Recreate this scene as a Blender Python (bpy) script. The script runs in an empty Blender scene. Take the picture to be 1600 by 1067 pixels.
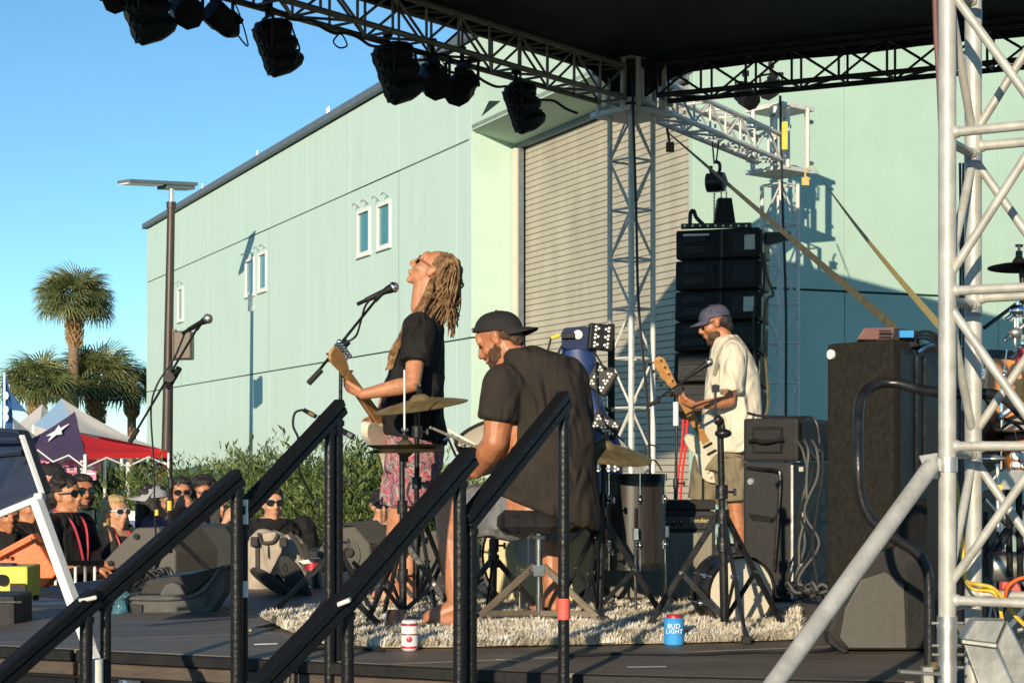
import bpy, bmesh, math, random
from mathutils import Vector, Matrix, noise
random.seed(7)
SC = bpy.context.scene
COL = SC.collection
V = Vector
F = 2700.0; HY = 715.0; CZ = 1.9; DK = 1.155

# ---------------- camera, sky, sun, exposure ----------------
cam = bpy.data.objects.new('camera', bpy.data.cameras.new('camera')); COL.objects.link(cam); SC.camera = cam
cam.location = (0, 0, CZ); cam.rotation_euler = (math.radians(90), 0, 0)
cam.data.sensor_width = 36; cam.data.lens = 36*F/1600; cam.data.shift_y = (HY-533.5)/1600
cam.data.clip_start = .1; cam.data.clip_end = 6000
SUN_EL = 13.0; SUNV = V((-.29, -.957, 0)).normalized()
W = bpy.data.worlds.new('World'); SC.world = W; W.use_nodes = True
nt = W.node_tree; nt.nodes.clear()
wo = nt.nodes.new('ShaderNodeOutputWorld'); bg = nt.nodes.new('ShaderNodeBackground'); sky = nt.nodes.new('ShaderNodeTexSky')
sky.sky_type = 'NISHITA'; sky.sun_disc = False
sky.sun_elevation = math.radians(SUN_EL); sky.sun_rotation = math.atan2(SUNV.x, SUNV.y)
sky.air_density = .8; sky.dust_density = 0.0; sky.ozone_density = 4.0
bg.inputs['Strength'].default_value = .15
tint = nt.nodes.new('ShaderNodeVectorMath'); tint.operation = 'MULTIPLY'; tint.inputs[1].default_value = (.85, .99, .90)
nt.links.new(sky.outputs[0], tint.inputs[0]); nt.links.new(tint.outputs[0], bg.inputs[0]); nt.links.new(bg.outputs[0], wo.inputs[0])
sl = bpy.data.lights.new('sun', 'SUN'); sl.energy = 4.4; sl.angle = math.radians(.5); sl.color = (1, .84, .62)
so = bpy.data.objects.new('sun', sl); COL.objects.link(so)
tr = -(SUNV*math.cos(math.radians(SUN_EL)) + V((0, 0, math.sin(math.radians(SUN_EL)))))
so.rotation_euler = tr.to_track_quat('-Z', 'Y').to_euler(); so.location = (-4, -20, 8)
SC.view_settings.view_transform = 'Standard'; SC.view_settings.look = 'None'; SC.view_settings.gamma = 1
SC.view_settings.use_curve_mapping = False; SC.view_settings.exposure = .38

# ---------------- helpers ----------------
def at(x, y, Z): return V(((x-800)/F*Z, Z, CZ+(HY-y)/F*Z))
def gd(x, Z, z=DK): return V(((x-800)/F*Z, Z, z))           # point on the deck at depth Z
MATS = {}
def pm(name, c, rough=.6, metal=0, var=.18, vs=6, bump=.15, bs=60, c2=None, spec=.5, coat=0, sss=0, stretch=None, sharp=None, fold=0):
    m = bpy.data.materials.new(name); m.use_nodes = True; n = m.node_tree; b = n.nodes['Principled BSDF']
    MATS[name] = m
    tc = n.nodes.new('ShaderNodeTexCoord'); mp = n.nodes.new('ShaderNodeMapping'); n.links.new(tc.outputs['Object'], mp.inputs[0])
    if stretch: mp.inputs['Scale'].default_value = stretch
    nz = n.nodes.new('ShaderNodeTexNoise'); nz.inputs['Scale'].default_value = vs; nz.inputs['Detail'].default_value = 8; nz.inputs['Roughness'].default_value = .62
    n.links.new(mp.outputs[0], nz.inputs['Vector'])
    cr = n.nodes.new('ShaderNodeValToRGB'); n.links.new(nz.outputs['Fac'], cr.inputs[0])
    lo = [max(0, k*(1-var)) for k in c]; hi = [min(1, k*(1+var)) for k in c]
    if c2: lo, hi = c, c2
    s = sharp if sharp else (.32, .68)
    cr.color_ramp.elements[0].position = s[0]; cr.color_ramp.elements[1].position = s[1]
    cr.color_ramp.elements[0].color = (*lo, 1); cr.color_ramp.elements[1].color = (*hi, 1)
    n.links.new(cr.outputs[0], b.inputs['Base Color'])
    b.inputs['Roughness'].default_value = rough; b.inputs['Metallic'].default_value = metal
    b.inputs['Specular IOR Level'].default_value = spec; b.inputs['Coat Weight'].default_value = coat
    if sss: b.inputs['Subsurface Weight'].default_value = sss; b.inputs['Subsurface Radius'].default_value = (.02, .007, .004)
    if metal or rough < .5:
        mr = n.nodes.new('ShaderNodeMapRange'); mr.inputs['To Min'].default_value = max(.05, rough-.1); mr.inputs['To Max'].default_value = min(1, rough+.15)
        n.links.new(nz.outputs['Fac'], mr.inputs[0]); n.links.new(mr.outputs[0], b.inputs['Roughness'])
    if bump:
        n2 = n.nodes.new('ShaderNodeTexNoise'); n2.inputs['Scale'].default_value = bs; n2.inputs['Detail'].default_value = 4; n.links.new(mp.outputs[0], n2.inputs['Vector'])
        bp = n.nodes.new('ShaderNodeBump'); bp.inputs['Strength'].default_value = bump; bp.inputs['Distance'].default_value = .01
        n.links.new(n2.outputs['Fac'], bp.inputs['Height']); n.links.new(bp.outputs[0], b.inputs['Normal'])
        if fold:
            mp2 = n.nodes.new('ShaderNodeMapping'); mp2.inputs['Scale'].default_value = (1.6, 1.6, .8); mp2.inputs['Rotation'].default_value = (.3, .5, 0); n.links.new(tc.outputs['Object'], mp2.inputs[0])
            n3 = n.nodes.new('ShaderNodeTexNoise'); n3.noise_type = 'RIDGED_MULTIFRACTAL'; n3.inputs['Scale'].default_value = 6.5; n3.inputs['Detail'].default_value = 2; n3.inputs['Distortion'].default_value = .8
            n.links.new(mp2.outputs[0], n3.inputs['Vector']); b3 = n.nodes.new('ShaderNodeBump'); b3.inputs['Strength'].default_value = fold; b3.inputs['Distance'].default_value = .10
            n.links.new(n3.outputs['Fac'], b3.inputs['Height']); n.links.new(b3.outputs[0], bp.inputs['Normal'])
    return m
OFF = {}
def origin(o): return OFF.get(o.name, V((0, 0, 0))) if o else V((0, 0, 0))
def tag(o, label=None, cat=None, group=None, kind=None):
    if label: o['label'] = label
    if cat: o['category'] = cat
    if group: o['group'] = group
    if kind: o['kind'] = kind
    return o
def thing(name, label, cat, loc=(0, 0, 0), group=None):
    o = bpy.data.objects.new(name, None); COL.objects.link(o); o.location = loc; o.empty_display_size = .1
    OFF[o.name] = V(loc); return tag(o, label, cat, group)
def frame(d, up=V((0, 0, 1))):
    d = d.normalized(); s = d.cross(up)
    if s.length < 1e-4: s = d.cross(V((0, 1, 0)))
    s.normalize(); return s, s.cross(d).normalized(), d      # side, up, dir
class MB:
    def __init__(s): s.v = []; s.f = []; s.mi = []; s.cur = 0
    def add(s, vs, fs):
        b = len(s.v); s.v += [V(a) for a in vs]
        for f in fs: s.f.append([b+i for i in f]); s.mi.append(s.cur)
        return s
    def box(s, c, size, R=None):
        c = V(c); h = [k/2 for k in size]; R = R or Matrix.Identity(3)
        vs = [c + R @ V((x*h[0], y*h[1], z*h[2])) for x in (-1, 1) for y in (-1, 1) for z in (-1, 1)]
        return s.add(vs, [(0, 1, 3, 2), (4, 6, 7, 5), (0, 4, 5, 1), (2, 3, 7, 6), (0, 2, 6, 4), (1, 5, 7, 3)])
    def bar(s, p, q, w, h, up=V((0, 0, 1))):
        p, q = V(p), V(q); a, b, d = frame(q-p, up); R = Matrix((a, b, d)).transposed()
        return s.box((p+q)/2, (w, h, (q-p).length), R)
    def cyl(s, p, q, r, r2=None, n=10, caps=True):
        p, q = V(p), V(q); r2 = r if r2 is None else r2; a, b, d = frame(q-p)
        vs = [];
        for c, rr in ((p, r), (q, r2)):
            for i in range(n):
                t = 2*math.pi*i/n; vs.append(c+(a*math.cos(t)+b*math.sin(t))*rr)
        fs = [(i, (i+1) % n, n+(i+1) % n, n+i) for i in range(n)]
        if caps: fs += [tuple(range(n-1, -1, -1)), tuple(range(n, 2*n))]
        return s.add(vs, fs)
    def rings(s, rs, caps=True):
        n = len(rs[0]); vs = [p for r in rs for p in r]; fs = []
        for k in range(len(rs)-1):
            for i in range(n): fs.append((k*n+i, k*n+(i+1) % n, (k+1)*n+(i+1) % n, (k+1)*n+i))
        if caps: fs += [tuple(range(n-1, -1, -1)), tuple(range((len(rs)-1)*n, len(rs)*n))]
        return s.add(vs, fs)
    def tube(s, pts, r, n=8, smooth=6, r2=None):
        P = [V(p) for p in pts]
        if smooth and len(P) > 2: P = spline(P, smooth)
        rs = []; up = V((0, 0, 1)); m = len(P)
        d0 = (P[1]-P[0]).normalized(); a, b, _ = frame(d0)
        for i, p in enumerate(P):
            d = (P[min(i+1, m-1)]-P[max(i-1, 0)]).normalized()
            a = (a - d*a.dot(d))
            if a.length < 1e-5: a = frame(d)[0]
            a.normalize(); b = d.cross(a)
            rr = r if r2 is None else r+(r2-r)*i/(m-1)
            rs.append([p+(a*math.cos(2*math.pi*k/n)+b*math.sin(2*math.pi*k/n))*rr for k in range(n)])
        return s.rings(rs)
    def ell(s, c, r, R=None, nu=14, nv=9):
        c = V(c); R = R or Matrix.Identity(3)
        if not hasattr(r, '__len__'): r = (r, r, r)
        vs = [c+R@V((0, 0, r[2]))]
        for j in range(1, nv):
            t = math.pi*j/nv
            for i in range(nu):
                u = 2*math.pi*i/nu; vs.append(c+R@V((r[0]*math.sin(t)*math.cos(u), r[1]*math.sin(t)*math.sin(u), r[2]*math.cos(t))))
        vs.append(c+R@V((0, 0, -r[2]))); fs = []
        for i in range(nu):
            fs.append((0, 1+i, 1+(i+1) % nu)); L = 1+(nv-2)*nu
            fs.append((L+(i+1) % nu, L+i, len(vs)-1))
        for j in range(nv-2):
            for i in range(nu):
                a = 1+j*nu; fs.append((a+i, a+nu+i, a+nu+(i+1) % nu, a+(i+1) % nu))
        return s.add(vs, fs)
    def cap(s, p, r, q, r2): return s.cyl(p, q, r, r2, 12).ell(p, r, nu=12, nv=7).ell(q, r2, nu=12, nv=7)
    def lathe(s, prof, c, d=V((0, 0, 1)), n=24, caps=True):
        a, b, d = frame(V(d)); c = V(c)
        return s.rings([[c+d*h+(a*math.cos(2*math.pi*k/n)+b*math.sin(2*math.pi*k/n))*max(r, 1e-4) for k in range(n)] for r, h in prof], caps)
    def prism(s, poly, ext):
        n = len(poly); e = V(ext); vs = [V(p) for p in poly]+[V(p)+e for p in poly]
        return s.add(vs, [tuple(range(n-1, -1, -1)), tuple(range(n, 2*n))]+[(i, (i+1) % n, n+(i+1) % n, n+i) for i in range(n)])
    def build(s, name, mat, parent=None, smooth=False, bev=0, label=None, origin_=None, auto=None, sub=0):
        o0 = origin(parent) if parent else (V(origin_) if origin_ is not None else V((0, 0, 0)))
        me = bpy.data.meshes.new(name); me.from_pydata([v-o0 for v in s.v], [], s.f)
        ms = mat if isinstance(mat, (list, tuple)) else [mat]
        for m in ms: me.materials.append(MATS[m] if isinstance(m, str) else m)
        if len(ms) > 1: me.polygons.foreach_set('material_index', s.mi)
        bm = bmesh.new(); bm.from_mesh(me); bmesh.ops.recalc_face_normals(bm, faces=bm.faces)
        if bev: bmesh.ops.bevel(bm, geom=[e for e in bm.edges if len(e.link_faces) == 2 and e.calc_face_angle(0) > .5], offset=bev, segments=1 if bev < .006 else 2, profile=.6, affect='EDGES', clamp_overlap=True)
        bm.to_mesh(me); bm.free()
        if smooth:
            me.polygons.foreach_set('use_smooth', [True]*len(me.polygons))
            if auto is None: auto = 40
            try: me.set_sharp_from_angle(angle=math.radians(auto))
            except Exception: pass
        o = bpy.data.objects.new(name, me); COL.objects.link(o)
        if parent: o.parent = parent; OFF[o.name] = o0
        else:
            o.location = o0; OFF[o.name] = o0
        if label: o['label'] = label
        return o
def spline(P, k):
    out = []; n = len(P)
    for i in range(n-1):
        a, b, c, d = P[max(i-1, 0)], P[i], P[i+1], P[min(i+2, n-1)]
        for j in range(k):
            t = j/k; out.append(.5*((2*b)+(c-a)*t+(2*a-5*b+4*c-d)*t*t+(3*b-a-3*c+d)*t**3))
    out.append(P[-1]); return out
def blob(mb, name, mat, parent, vox=.008, it=3, wr=0, wf=9, wdir=(1, 1, 1), label=None, fac=.5):
    """union of closed shapes into one continuous smooth skin"""
    me = bpy.data.meshes.new('t'); me.from_pydata(mb.v, [], mb.f)
    bm = bmesh.new(); bm.from_mesh(me); bmesh.ops.recalc_face_normals(bm, faces=bm.faces); bm.to_mesh(me); bm.free()
    o = bpy.data.objects.new('t', me); COL.objects.link(o)
    r = o.modifiers.new('r', 'REMESH'); r.mode = 'VOXEL'; r.voxel_size = vox
    s = o.modifiers.new('s', 'SMOOTH'); s.iterations = it; s.factor = fac
    dg = bpy.context.evaluated_depsgraph_get(); m2 = bpy.data.meshes.new_from_object(o.evaluated_get(dg))
    bpy.data.objects.remove(o); bpy.data.meshes.remove(me)
    o0 = origin(parent); m2.name = name
    if wr:
        nn = [v.normal.copy() for v in m2.vertices]; dx, dy, dz = wdir
        for v, nv in zip(m2.vertices, nn):
            p = v.co; q = V((p.x*dx, p.y*dy, p.z*dz))*wf
            w = noise.fractal(q, 1, 2, 3)
            r_ = 1-abs(noise.noise(q*.7+V((3, 7, 1))))*2.2
            v.co += nv*(w*.6+r_*.5)*wr
    for v in m2.vertices: v.co -= o0
    m2.materials.clear(); m2.materials.append(MATS[mat] if isinstance(mat, str) else mat)
    m2.polygons.foreach_set('use_smooth', [True]*len(m2.polygons))
    ob = bpy.data.objects.new(name, m2); COL.objects.link(ob); ob.parent = parent; OFF[ob.name] = o0
    if label: ob['label'] = label
    return ob
def text(name, s, mat, parent, pos, size, xdir, ydir, extr=.0015, align='CENTER'):
    cu = bpy.data.curves.new('t', 'FONT'); cu.body = s; cu.size = size; cu.extrude = extr; cu.align_x = align; cu.align_y = 'CENTER'
    o = bpy.data.objects.new('t', cu); COL.objects.link(o); dg = bpy.context.evaluated_depsgraph_get()
    me = bpy.data.meshes.new_from_object(o.evaluated_get(dg)); bpy.data.objects.remove(o)
    x = V(xdir).normalized(); y = V(ydir).normalized(); z = x.cross(y); M = Matrix((x, y, z)).transposed().to_4x4(); M.translation = V(pos)-origin(parent)
    me.transform(M); me.materials.clear(); me.materials.append(MATS[mat]); me.name = name
    ob = bpy.data.objects.new(name, me); COL.objects.link(ob); ob.parent = parent; OFF[ob.name] = origin(parent); return ob
def quick(name, label, cat, mb, mat, base=None, group=None, **k):
    b = base if base is not None else (sum(mb.v, V())/len(mb.v))
    return tag(mb.build(name, mat, None, origin_=b, **k), label, cat, group)
def rope(pts, r, name, label, cat, mat, group=None, n=6):
    return quick(name, label, cat, MB().tube(pts, r, n), mat, V(pts[-1]), group, smooth=True)

# ---------------- materials ----------------
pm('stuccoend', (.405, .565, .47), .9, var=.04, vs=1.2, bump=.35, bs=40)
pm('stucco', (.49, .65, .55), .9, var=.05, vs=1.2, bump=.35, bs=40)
pm('stucco2', (.50, .66, .595), .9, var=.03, vs=2.6, bump=.35, bs=40, stretch=(1.4, 1.4, .14))
pm('joint', (.10, .2, .17), .9)
pm('slat', (.46, .42, .33), .55, var=.12, vs=3, bump=.1, stretch=(1, 1, .3))
pm('slatgap', (.03, .03, .03), .8)
pm('coping', (.17, .2, .22), .5, metal=.4)
pm('white', (.78, .77, .72), .5, var=.05)
pm('jamb', (.62, .6, .5), .6, var=.12, vs=4, c2=(.45, .4, .3), sharp=(.55, .9))
pm('ceramic', (.75, .74, .7), .5)
pm('glass', (.05, .2, .2), .07, var=.2, vs=2, bump=0, spec=.8)
pm('alu', (.66, .65, .62), .36, metal=.85, var=.22, vs=9, bump=.12, bs=25, c2=None)
pm('aluN', (.46, .445, .395), .45, metal=.2, var=.2, vs=14, bump=.14, bs=30)
pm('alufar', (.66, .64, .58), .5, metal=.1, var=.15, vs=9)
pm('alushade', (.27, .24, .19), .5, metal=.3, var=.3)  # aluminium with the shade under the roof put into its colour
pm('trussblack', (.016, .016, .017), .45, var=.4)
pm('taped', (.3, .31, .33), .5, metal=.5)
pm('black', (.010, .010, .010), .5, var=.4, vs=10, bump=.1, spec=.25)
pm('blackmetal', (.014, .014, .015), .3, metal=.0, var=.5, vs=20, bump=.15, bs=50, spec=.4)
pm('chipped', (.010, .010, .011), .34, var=.6, vs=34, bump=.25, bs=60, c2=(.06, .05, .045), sharp=(.66, .80), spec=.3)
pm('rubber', (.015, .015, .015), .8)
pm('tarp', (.006, .006, .008), .7, var=.3, vs=2)
pm('deckply', (.10, .084, .066), .6, var=.5, vs=3, bump=.2, bs=60, c2=(.20, .168, .13), stretch=(.6, 2.5, 1), sharp=(.35, .75))
pm('deckwood', (.07, .05, .035), .7, var=.4, vs=12, stretch=(.3, 1, 3))
pm('asphalt', (.05, .05, .048), .95, var=.25, vs=2, bump=.5, bs=120)
pm('grass', (.05, .075, .025), .95, var=.4, vs=3, bump=.6, bs=150)
pm('chrome', (.8, .8, .78), .14, metal=1, var=.1, bump=0)
pm('brass', (.30, .23, .11), .45, metal=.55, var=.35, vs=14, bump=.15, bs=150, stretch=(1, 1, 1))
pm('bronze', (.13, .105, .06), .45, metal=.5, var=.4, vs=10, bump=.1)
pm('postbrown', (.055, .04, .032), .4, metal=.3, var=.25, vs=5, stretch=(6, 6, .4))
pm('carpet', (.028, .026, .020), .97, var=.4, vs=40, bump=.9, bs=260, spec=.2)
pm('plastic', (.018, .018, .0165), .6, var=.2, vs=30, bump=.3, bs=300, spec=.3)
pm('plasticgrey', (.072, .066, .053), .6, var=.12, vs=30, bump=.2, bs=300)
pm('grille', (.018, .02, .02), .6, var=.4, vs=60, bump=.5, bs=400)
pm('ampcloth', (.26, .235, .18), .9, var=.18, vs=20, bump=.6, bs=300, stretch=(3, 3, .4))
pm('tolex', (.016, .016, .016), .6, var=.4, vs=70, bump=.4, bs=300)
pm('drumwrap', (.03, .027, .024), .35, var=.5, vs=30, bump=.05, stretch=(1, 1, .08))
pm('drumhead', (.62, .56, .44), .5, var=.08, vs=4, bump=.05)
pm('drumheadgrey', (.33, .33, .30), .4, var=.2, vs=4, bump=.02)
pm('drumheadcream', (.52, .43, .22), .5, var=.15, vs=4, bump=.05)
pm('orangedrum', (.72, .24, .03), .25, var=.25, vs=6, bump=.02, coat=.6, stretch=(3, 3, .4))
pm('maple', (.52, .27, .09), .35, var=.18, vs=12, coat=.4, stretch=(1, 1, 4))
pm('rosewood', (.10, .035, .02), .4, var=.3, vs=20)
pm('ivory', (.72, .66, .5), .3, coat=.4, var=.05)
pm('skin', (.47, .205, .105), .46, var=.17, vs=24, bump=.12, bs=120, sss=.12)
pm('skintan', (.43, .17, .078), .42, var=.18, vs=24, bump=.15, bs=120, sss=.12)
pm('skinlight', (.54, .28, .17), .55, var=.08, vs=14, bump=.1, bs=120, sss=.12)
pm('lip', (.42, .14, .10), .45)
pm('hairdark', (.018, .012, .009), .5, var=.5, vs=30, bump=.8, bs=120, stretch=(2, 2, .4))
pm('hairbrown', (.07, .035, .016), .55, var=.5, vs=30, bump=.8, bs=120, stretch=(2, 2, .4))
pm('dread', (.13, .06, .025), .75, var=.5, vs=26, bump=1, bs=130, c2=(.46, .29, .13), sharp=(.42, .72))
pm('blonde', (.52, .36, .16), .5, var=.35, vs=24, bump=.8, bs=120, stretch=(2, 2, .4))
pm('beard', (.10, .045, .022), .8, var=.5, vs=50, bump=1, bs=200)
pm('teeblack', (.016, .015, .0145), .9, var=.3, vs=8, bump=.4, bs=220, spec=.25, fold=1)
pm('teefaded', (.040, .031, .024), .92, var=.35, vs=10, bump=.5, bs=220, spec=.25, c2=(.028, .023, .019), fold=.6)
pm('shirtwhite', (.68, .61, .48), .85, var=.05, vs=10, bump=.3, bs=160, fold=.6)
pm('khaki', (.20, .165, .10), .9, var=.15, vs=10, bump=.4, bs=200, fold=.6)
pm('greyshorts', (.17, .17, .175), .85, var=.2, vs=9, bump=.4, bs=200, fold=.8)
pm('legmetal', (.16, .125, .09), .5, metal=.4, var=.3)
pm('navycap', (.03, .035, .085), .8, var=.9, vs=24, bump=.3, c2=(.10, .09, .13))
pm('capblack', (.014, .013, .013), .85, var=.3, bump=.4, bs=200)
pm('greycap', (.33, .34, .35), .85, bump=.3)
pm('lens', (.006, .006, .007), .08, bump=0, spec=.9)
pm('plumshirt', (.12, .07, .11), .9)
pm('tealshirt', (.02, .06, .045), .9, var=.9, vs=30, c2=(.12, .18, .03), sharp=(.6, .7))
pm('blueshirt', (.03, .07, .17), .9)
pm('tanktop', (.02, .02, .022), .9)
pm('strapcloth', (.30, .28, .22), .8)
pm('ratchet', (.12, .095, .045), .7, var=.4, vs=20)
pm('ratchetlit', (.55, .42, .14), .7, var=.2, vs=20)
pm('yellow', (.75, .5, .05), .5)
pm('caseyellow', (.62, .55, .05), .5, var=.15, vs=8)
pm('orange', (.80, .14, .02), .45, var=.1, vs=5)
pm('red', (.62, .03, .025), .6, var=.1)
pm('tentred', (.80, .03, .04), .65, var=.1, vs=2)
pm('tentnavy', (.085, .058, .125), .7, var=.1, vs=2)
pm('tentwhite', (.80, .76, .72), .7, var=.04, vs=2)
pm('tentshade', (.36, .55, .78), .7, var=.06, vs=2)  # white canvas with its bluish shade put into the colour
pm('navy', (.012, .024, .055), .6, var=.3, vs=6, bump=.4, bs=8)
pm('flagblue', (.03, .13, .36), .7)
pm('pink', (.80, .12, .30), .8, var=.3, vs=12, c2=(.85, .45, .55), sharp=(.4, .6))
pm('bluepad', (.02, .045, .16), .45, var=.2, vs=5, bump=.1)
pm('bluedark', (.006, .018, .07), .6, var=.1, bump=.05, spec=.25)
pm('led', (.85, .85, .8), .15, bump=0, spec=.9)
pm('hornsilver', (.4, .4, .38), .4, metal=.8)
pm('koozie', (.03, .28, .62), .7, var=.08)
pm('canred', (.55, .04, .06), .35, metal=.4)
pm('canwhite', (.72, .68, .66), .4, var=.05)
pm('canback', (.02, .02, .03), .3)
pm('packgrey', (.40, .34, .27), .9, var=.15, vs=12, bump=.5, bs=200, fold=.35)
pm('packdark', (.05, .045, .04), .9)
pm('gigbag', (.085, .085, .08), .85, var=.25, vs=8, bump=.4, bs=150)
pm('sole', (.035, .032, .028), .8, var=.2)
pm('bottle', (.22, .5, .62), .12, bump=0, var=.3, vs=20)
pm('wool', (.68, .62, .50), .95, var=.25, vs=9, bump=0)
pm('woolbase', (.42, .36, .26), .95, var=.3, vs=30)
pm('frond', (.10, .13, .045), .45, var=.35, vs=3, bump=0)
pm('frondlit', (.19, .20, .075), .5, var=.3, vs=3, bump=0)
pm('petiole', (.16, .17, .05), .6)
pm('trunk', (.22, .15, .09), .9, var=.35, vs=8, bump=.8, bs=30, stretch=(1, 1, 4))
pm('boot', (.38, .24, .11), .9, var=.4, vs=12, bump=.5)
pm('leafA', (.085, .125, .028), .55, var=.3, vs=4, bump=0)
pm('leafB', (.035, .065, .015), .6, var=.3, vs=4, bump=0)
pm('leafC', (.14, .18, .045), .55, var=.3, vs=4, bump=0)
pm('twig', (.10, .07, .04), .9)
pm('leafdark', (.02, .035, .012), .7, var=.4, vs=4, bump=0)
pm('cable', (.016, .016, .017), .5, bump=0)
pm('cablegrey', (.10, .10, .09), .5, bump=0)
pm('steelbox', (.42, .41, .37), .42, metal=.85, var=.25, vs=5, bump=.15, bs=20)
pm('tape', (.75, .72, .62), .6, bump=.3)
pm('gaffred', (.8, .12, .09), .6)
pm('textwhite', (.8, .8, .8), .6, bump=0)
pm('textgold', (.6, .45, .12), .4, bump=0)
pm('maroon', (.17, .07, .06), .6)
pm('lanyard', (.45, .03, .05), .6)
pm('cooler', (.05, .08, .26), .5)
def floral():
    m = pm('floral', (.28, .05, .08), .85, bump=.3, bs=160, fold=.6); n = m.node_tree; b = n.nodes['Principled BSDF']
    mp = [x for x in n.nodes if x.type == 'MAPPING'][0]
    nz = n.nodes.new('ShaderNodeTexNoise'); nz.inputs['Scale'].default_value = 15; nz.inputs['Detail'].default_value = 3; nz.inputs['Distortion'].default_value = 2.2; n.links.new(mp.outputs[0], nz.inputs['Vector'])
    cr = n.nodes.new('ShaderNodeValToRGB'); n.links.new(nz.outputs['Fac'], cr.inputs[0]); cr.color_ramp.interpolation = 'CONSTANT'
    e = cr.color_ramp.elements; e[0].color = (.10, .10, .08, 1); e[1].position = .36; e[1].color = (.34, .33, .29, 1)
    for p, c in ((.42, (.40, .17, .18, 1)), (.47, (.46, .08, .13, 1)), (.52, (.12, .04, .06, 1)), (.56, (.33, .29, .28, 1)), (.61, (.07, .08, .07, 1)), (.66, (.52, .24, .28, 1))):
        k = e.new(p); k.color = c
    n.links.new(cr.outputs[0], b.inputs['Base Color'])
floral()
for nm, tw, rg in (('bottle', .75, .1),):
    bb = MATS[nm].node_tree.nodes['Principled BSDF']; bb.inputs['Transmission Weight'].default_value = tw; bb.inputs['IOR'].default_value = 1.3
for nm in ('tentred', 'tentnavy', 'tentwhite', 'tentshade', 'flagblue'):
    tn = MATS[nm].node_tree; pb = tn.nodes['Principled BSDF']; mo = tn.nodes['Material Output']
    tl = tn.nodes.new('ShaderNodeBsdfTranslucent'); mx = tn.nodes.new('ShaderNodeMixShader'); mx.inputs[0].default_value = .4
    tn.links.new(pb.inputs['Base Color'].links[0].from_socket, tl.inputs['Color']); tn.links.new(pb.outputs[0], mx.inputs[1]); tn.links.new(tl.outputs[0], mx.inputs[2]); tn.links.new(mx.outputs[0], mo.inputs['Surface'])
# ================= SETTING =================
def sheet(name, poly, mat, z):
    mb = MB(); mb.add([V((x, y, z)) for x, y in poly], [tuple(range(len(poly)))])
    return tag(mb.build(name, mat), kind='structure')
sheet('ground', [(-2500, -800), (2500, -800), (2500, 4000), (-2500, 4000)], 'grass', 0)
sheet('pavement', [(-30, -20), (30, -20), (30, 34), (-30, 34)], 'asphalt', .006)

# ---- deck ----
DP = [(-3.6, 7.5), (.2, 6.0), (1.33, 5.78), (6, 5.25), (6, 12.4), (1, 15.4), (-.9, 13.0), (-2.45, 10.8)]
def clip(poly, a, b, c):      # keep a*x+b*y>=c
    out = []
    for i in range(len(poly)):
        p, q = poly[i], poly[(i+1) % len(poly)]; dp = a*p[0]+b*p[1]-c; dq = a*q[0]+b*q[1]-c
        if dp >= 0: out.append(p)
        if dp*dq < 0:
            t = dp/(dp-dq); out.append((p[0]+(q[0]-p[0])*t, p[1]+(q[1]-p[1])*t))
    return out
def inset(poly, d):
    r = poly
    for i in range(len(poly)):
        p, q = poly[i], poly[(i+1) % len(poly)]; ex, ey = q[0]-p[0], q[1]-p[1]; L = math.hypot(ex, ey)
        a, b = -ey/L, ex/L; r = clip(r, a, b, a*p[0]+b*p[1]+d)
    return r
deck = MB()
core = inset(DP, .02)
deck.prism([(x, y, DK-.20) for x, y in core], (0, 0, .185)).build('stage_deck', 'black')
deck_o = bpy.data.objects['stage_deck']; tag(deck_o, kind='structure')
e1 = V((.945, .327)); e2 = V((-.327, .945)); o0 = V((-1.0, 7.36))
for i in range(-4, 6):
    for j in range(-3, 8):
        r = DP; a0, a1 = i*2.44, (i+1)*2.44; b0, b1 = j*1.22, (j+1)*1.22
        r = clip(r, e1.x, e1.y, e1.dot(o0)+a0+.005); r = clip(r, -e1.x, -e1.y, -(e1.dot(o0)+a1-.005)) if r else r
        r = clip(r, e2.x, e2.y, e2.dot(o0)+b0+.005) if r else r; r = clip(r, -e2.x, -e2.y, -(e2.dot(o0)+b1-.005)) if r else r
        if len(r) > 2:
            z = DK-.016-random.random()*.003
            MB().prism([(x, y, z) for x, y in r], (0, 0, DK-z-random.random()*.003)).build('deck_panel', 'deckply', deck_o)
# front fascia: timber rail, steel frame, latches, legs
fr = [(-3.6, 7.5), (.2, 6.0), (1.33, 5.78), (4.5, 5.41)]
for (a, b) in zip(fr, fr[1:]):
    a, b = V((*a, 0)), V((*b, 0)); d = (b-a).normalized(); n = V((d.y, -d.x, 0))
    n = n if n.y < 0 else -n
    L = (b-a).length; k = max(1, round(L/2.2))
    for i in range(k):
        p = a+d*(L*i/k+.012); q = a+d*(L*(i+1)/k-.012)
        MB().bar(p+n*.004+V((0, 0, DK-.025)), q+n*.004+V((0, 0, DK-.025)), .045, .044).build('edge_trim', 'black', deck_o, bev=.004)
        MB().bar(p-n*.006+V((0, 0, DK-.077)), q-n*.006+V((0, 0, DK-.077)), .03, .05).build('timber_rail', 'deckwood', deck_o, bev=.003)
        MB().bar(p-n*.02+V((0, 0, DK-.17)), q-n*.02+V((0, 0, DK-.17)), .03, .11).build('frame_rail', 'chipped', deck_o, bev=.004)
        for f in (.12, .78):
            c = p+(q-p)*f+n*.015+V((0, 0, DK-.125))
            m = MB().bar(c-d*.05, c+d*.05, .008, .035); m.cyl(c-d*.03, c-d*.03+n*.02, .014, n=10); m.bar(c-d*.02+n*.01, c+d*.06+n*.012, .006, .014)
            m.build('deck_latch', 'chrome', deck_o, bev=.002)
    for i in range(k+1):
        p = a+d*(L*i/k)-n*.12
        MB().cyl((p.x, p.y, 0.01), (p.x, p.y, DK-.2), .026, n=10).build('deck_leg', 'blackmetal', deck_o, smooth=True)
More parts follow.
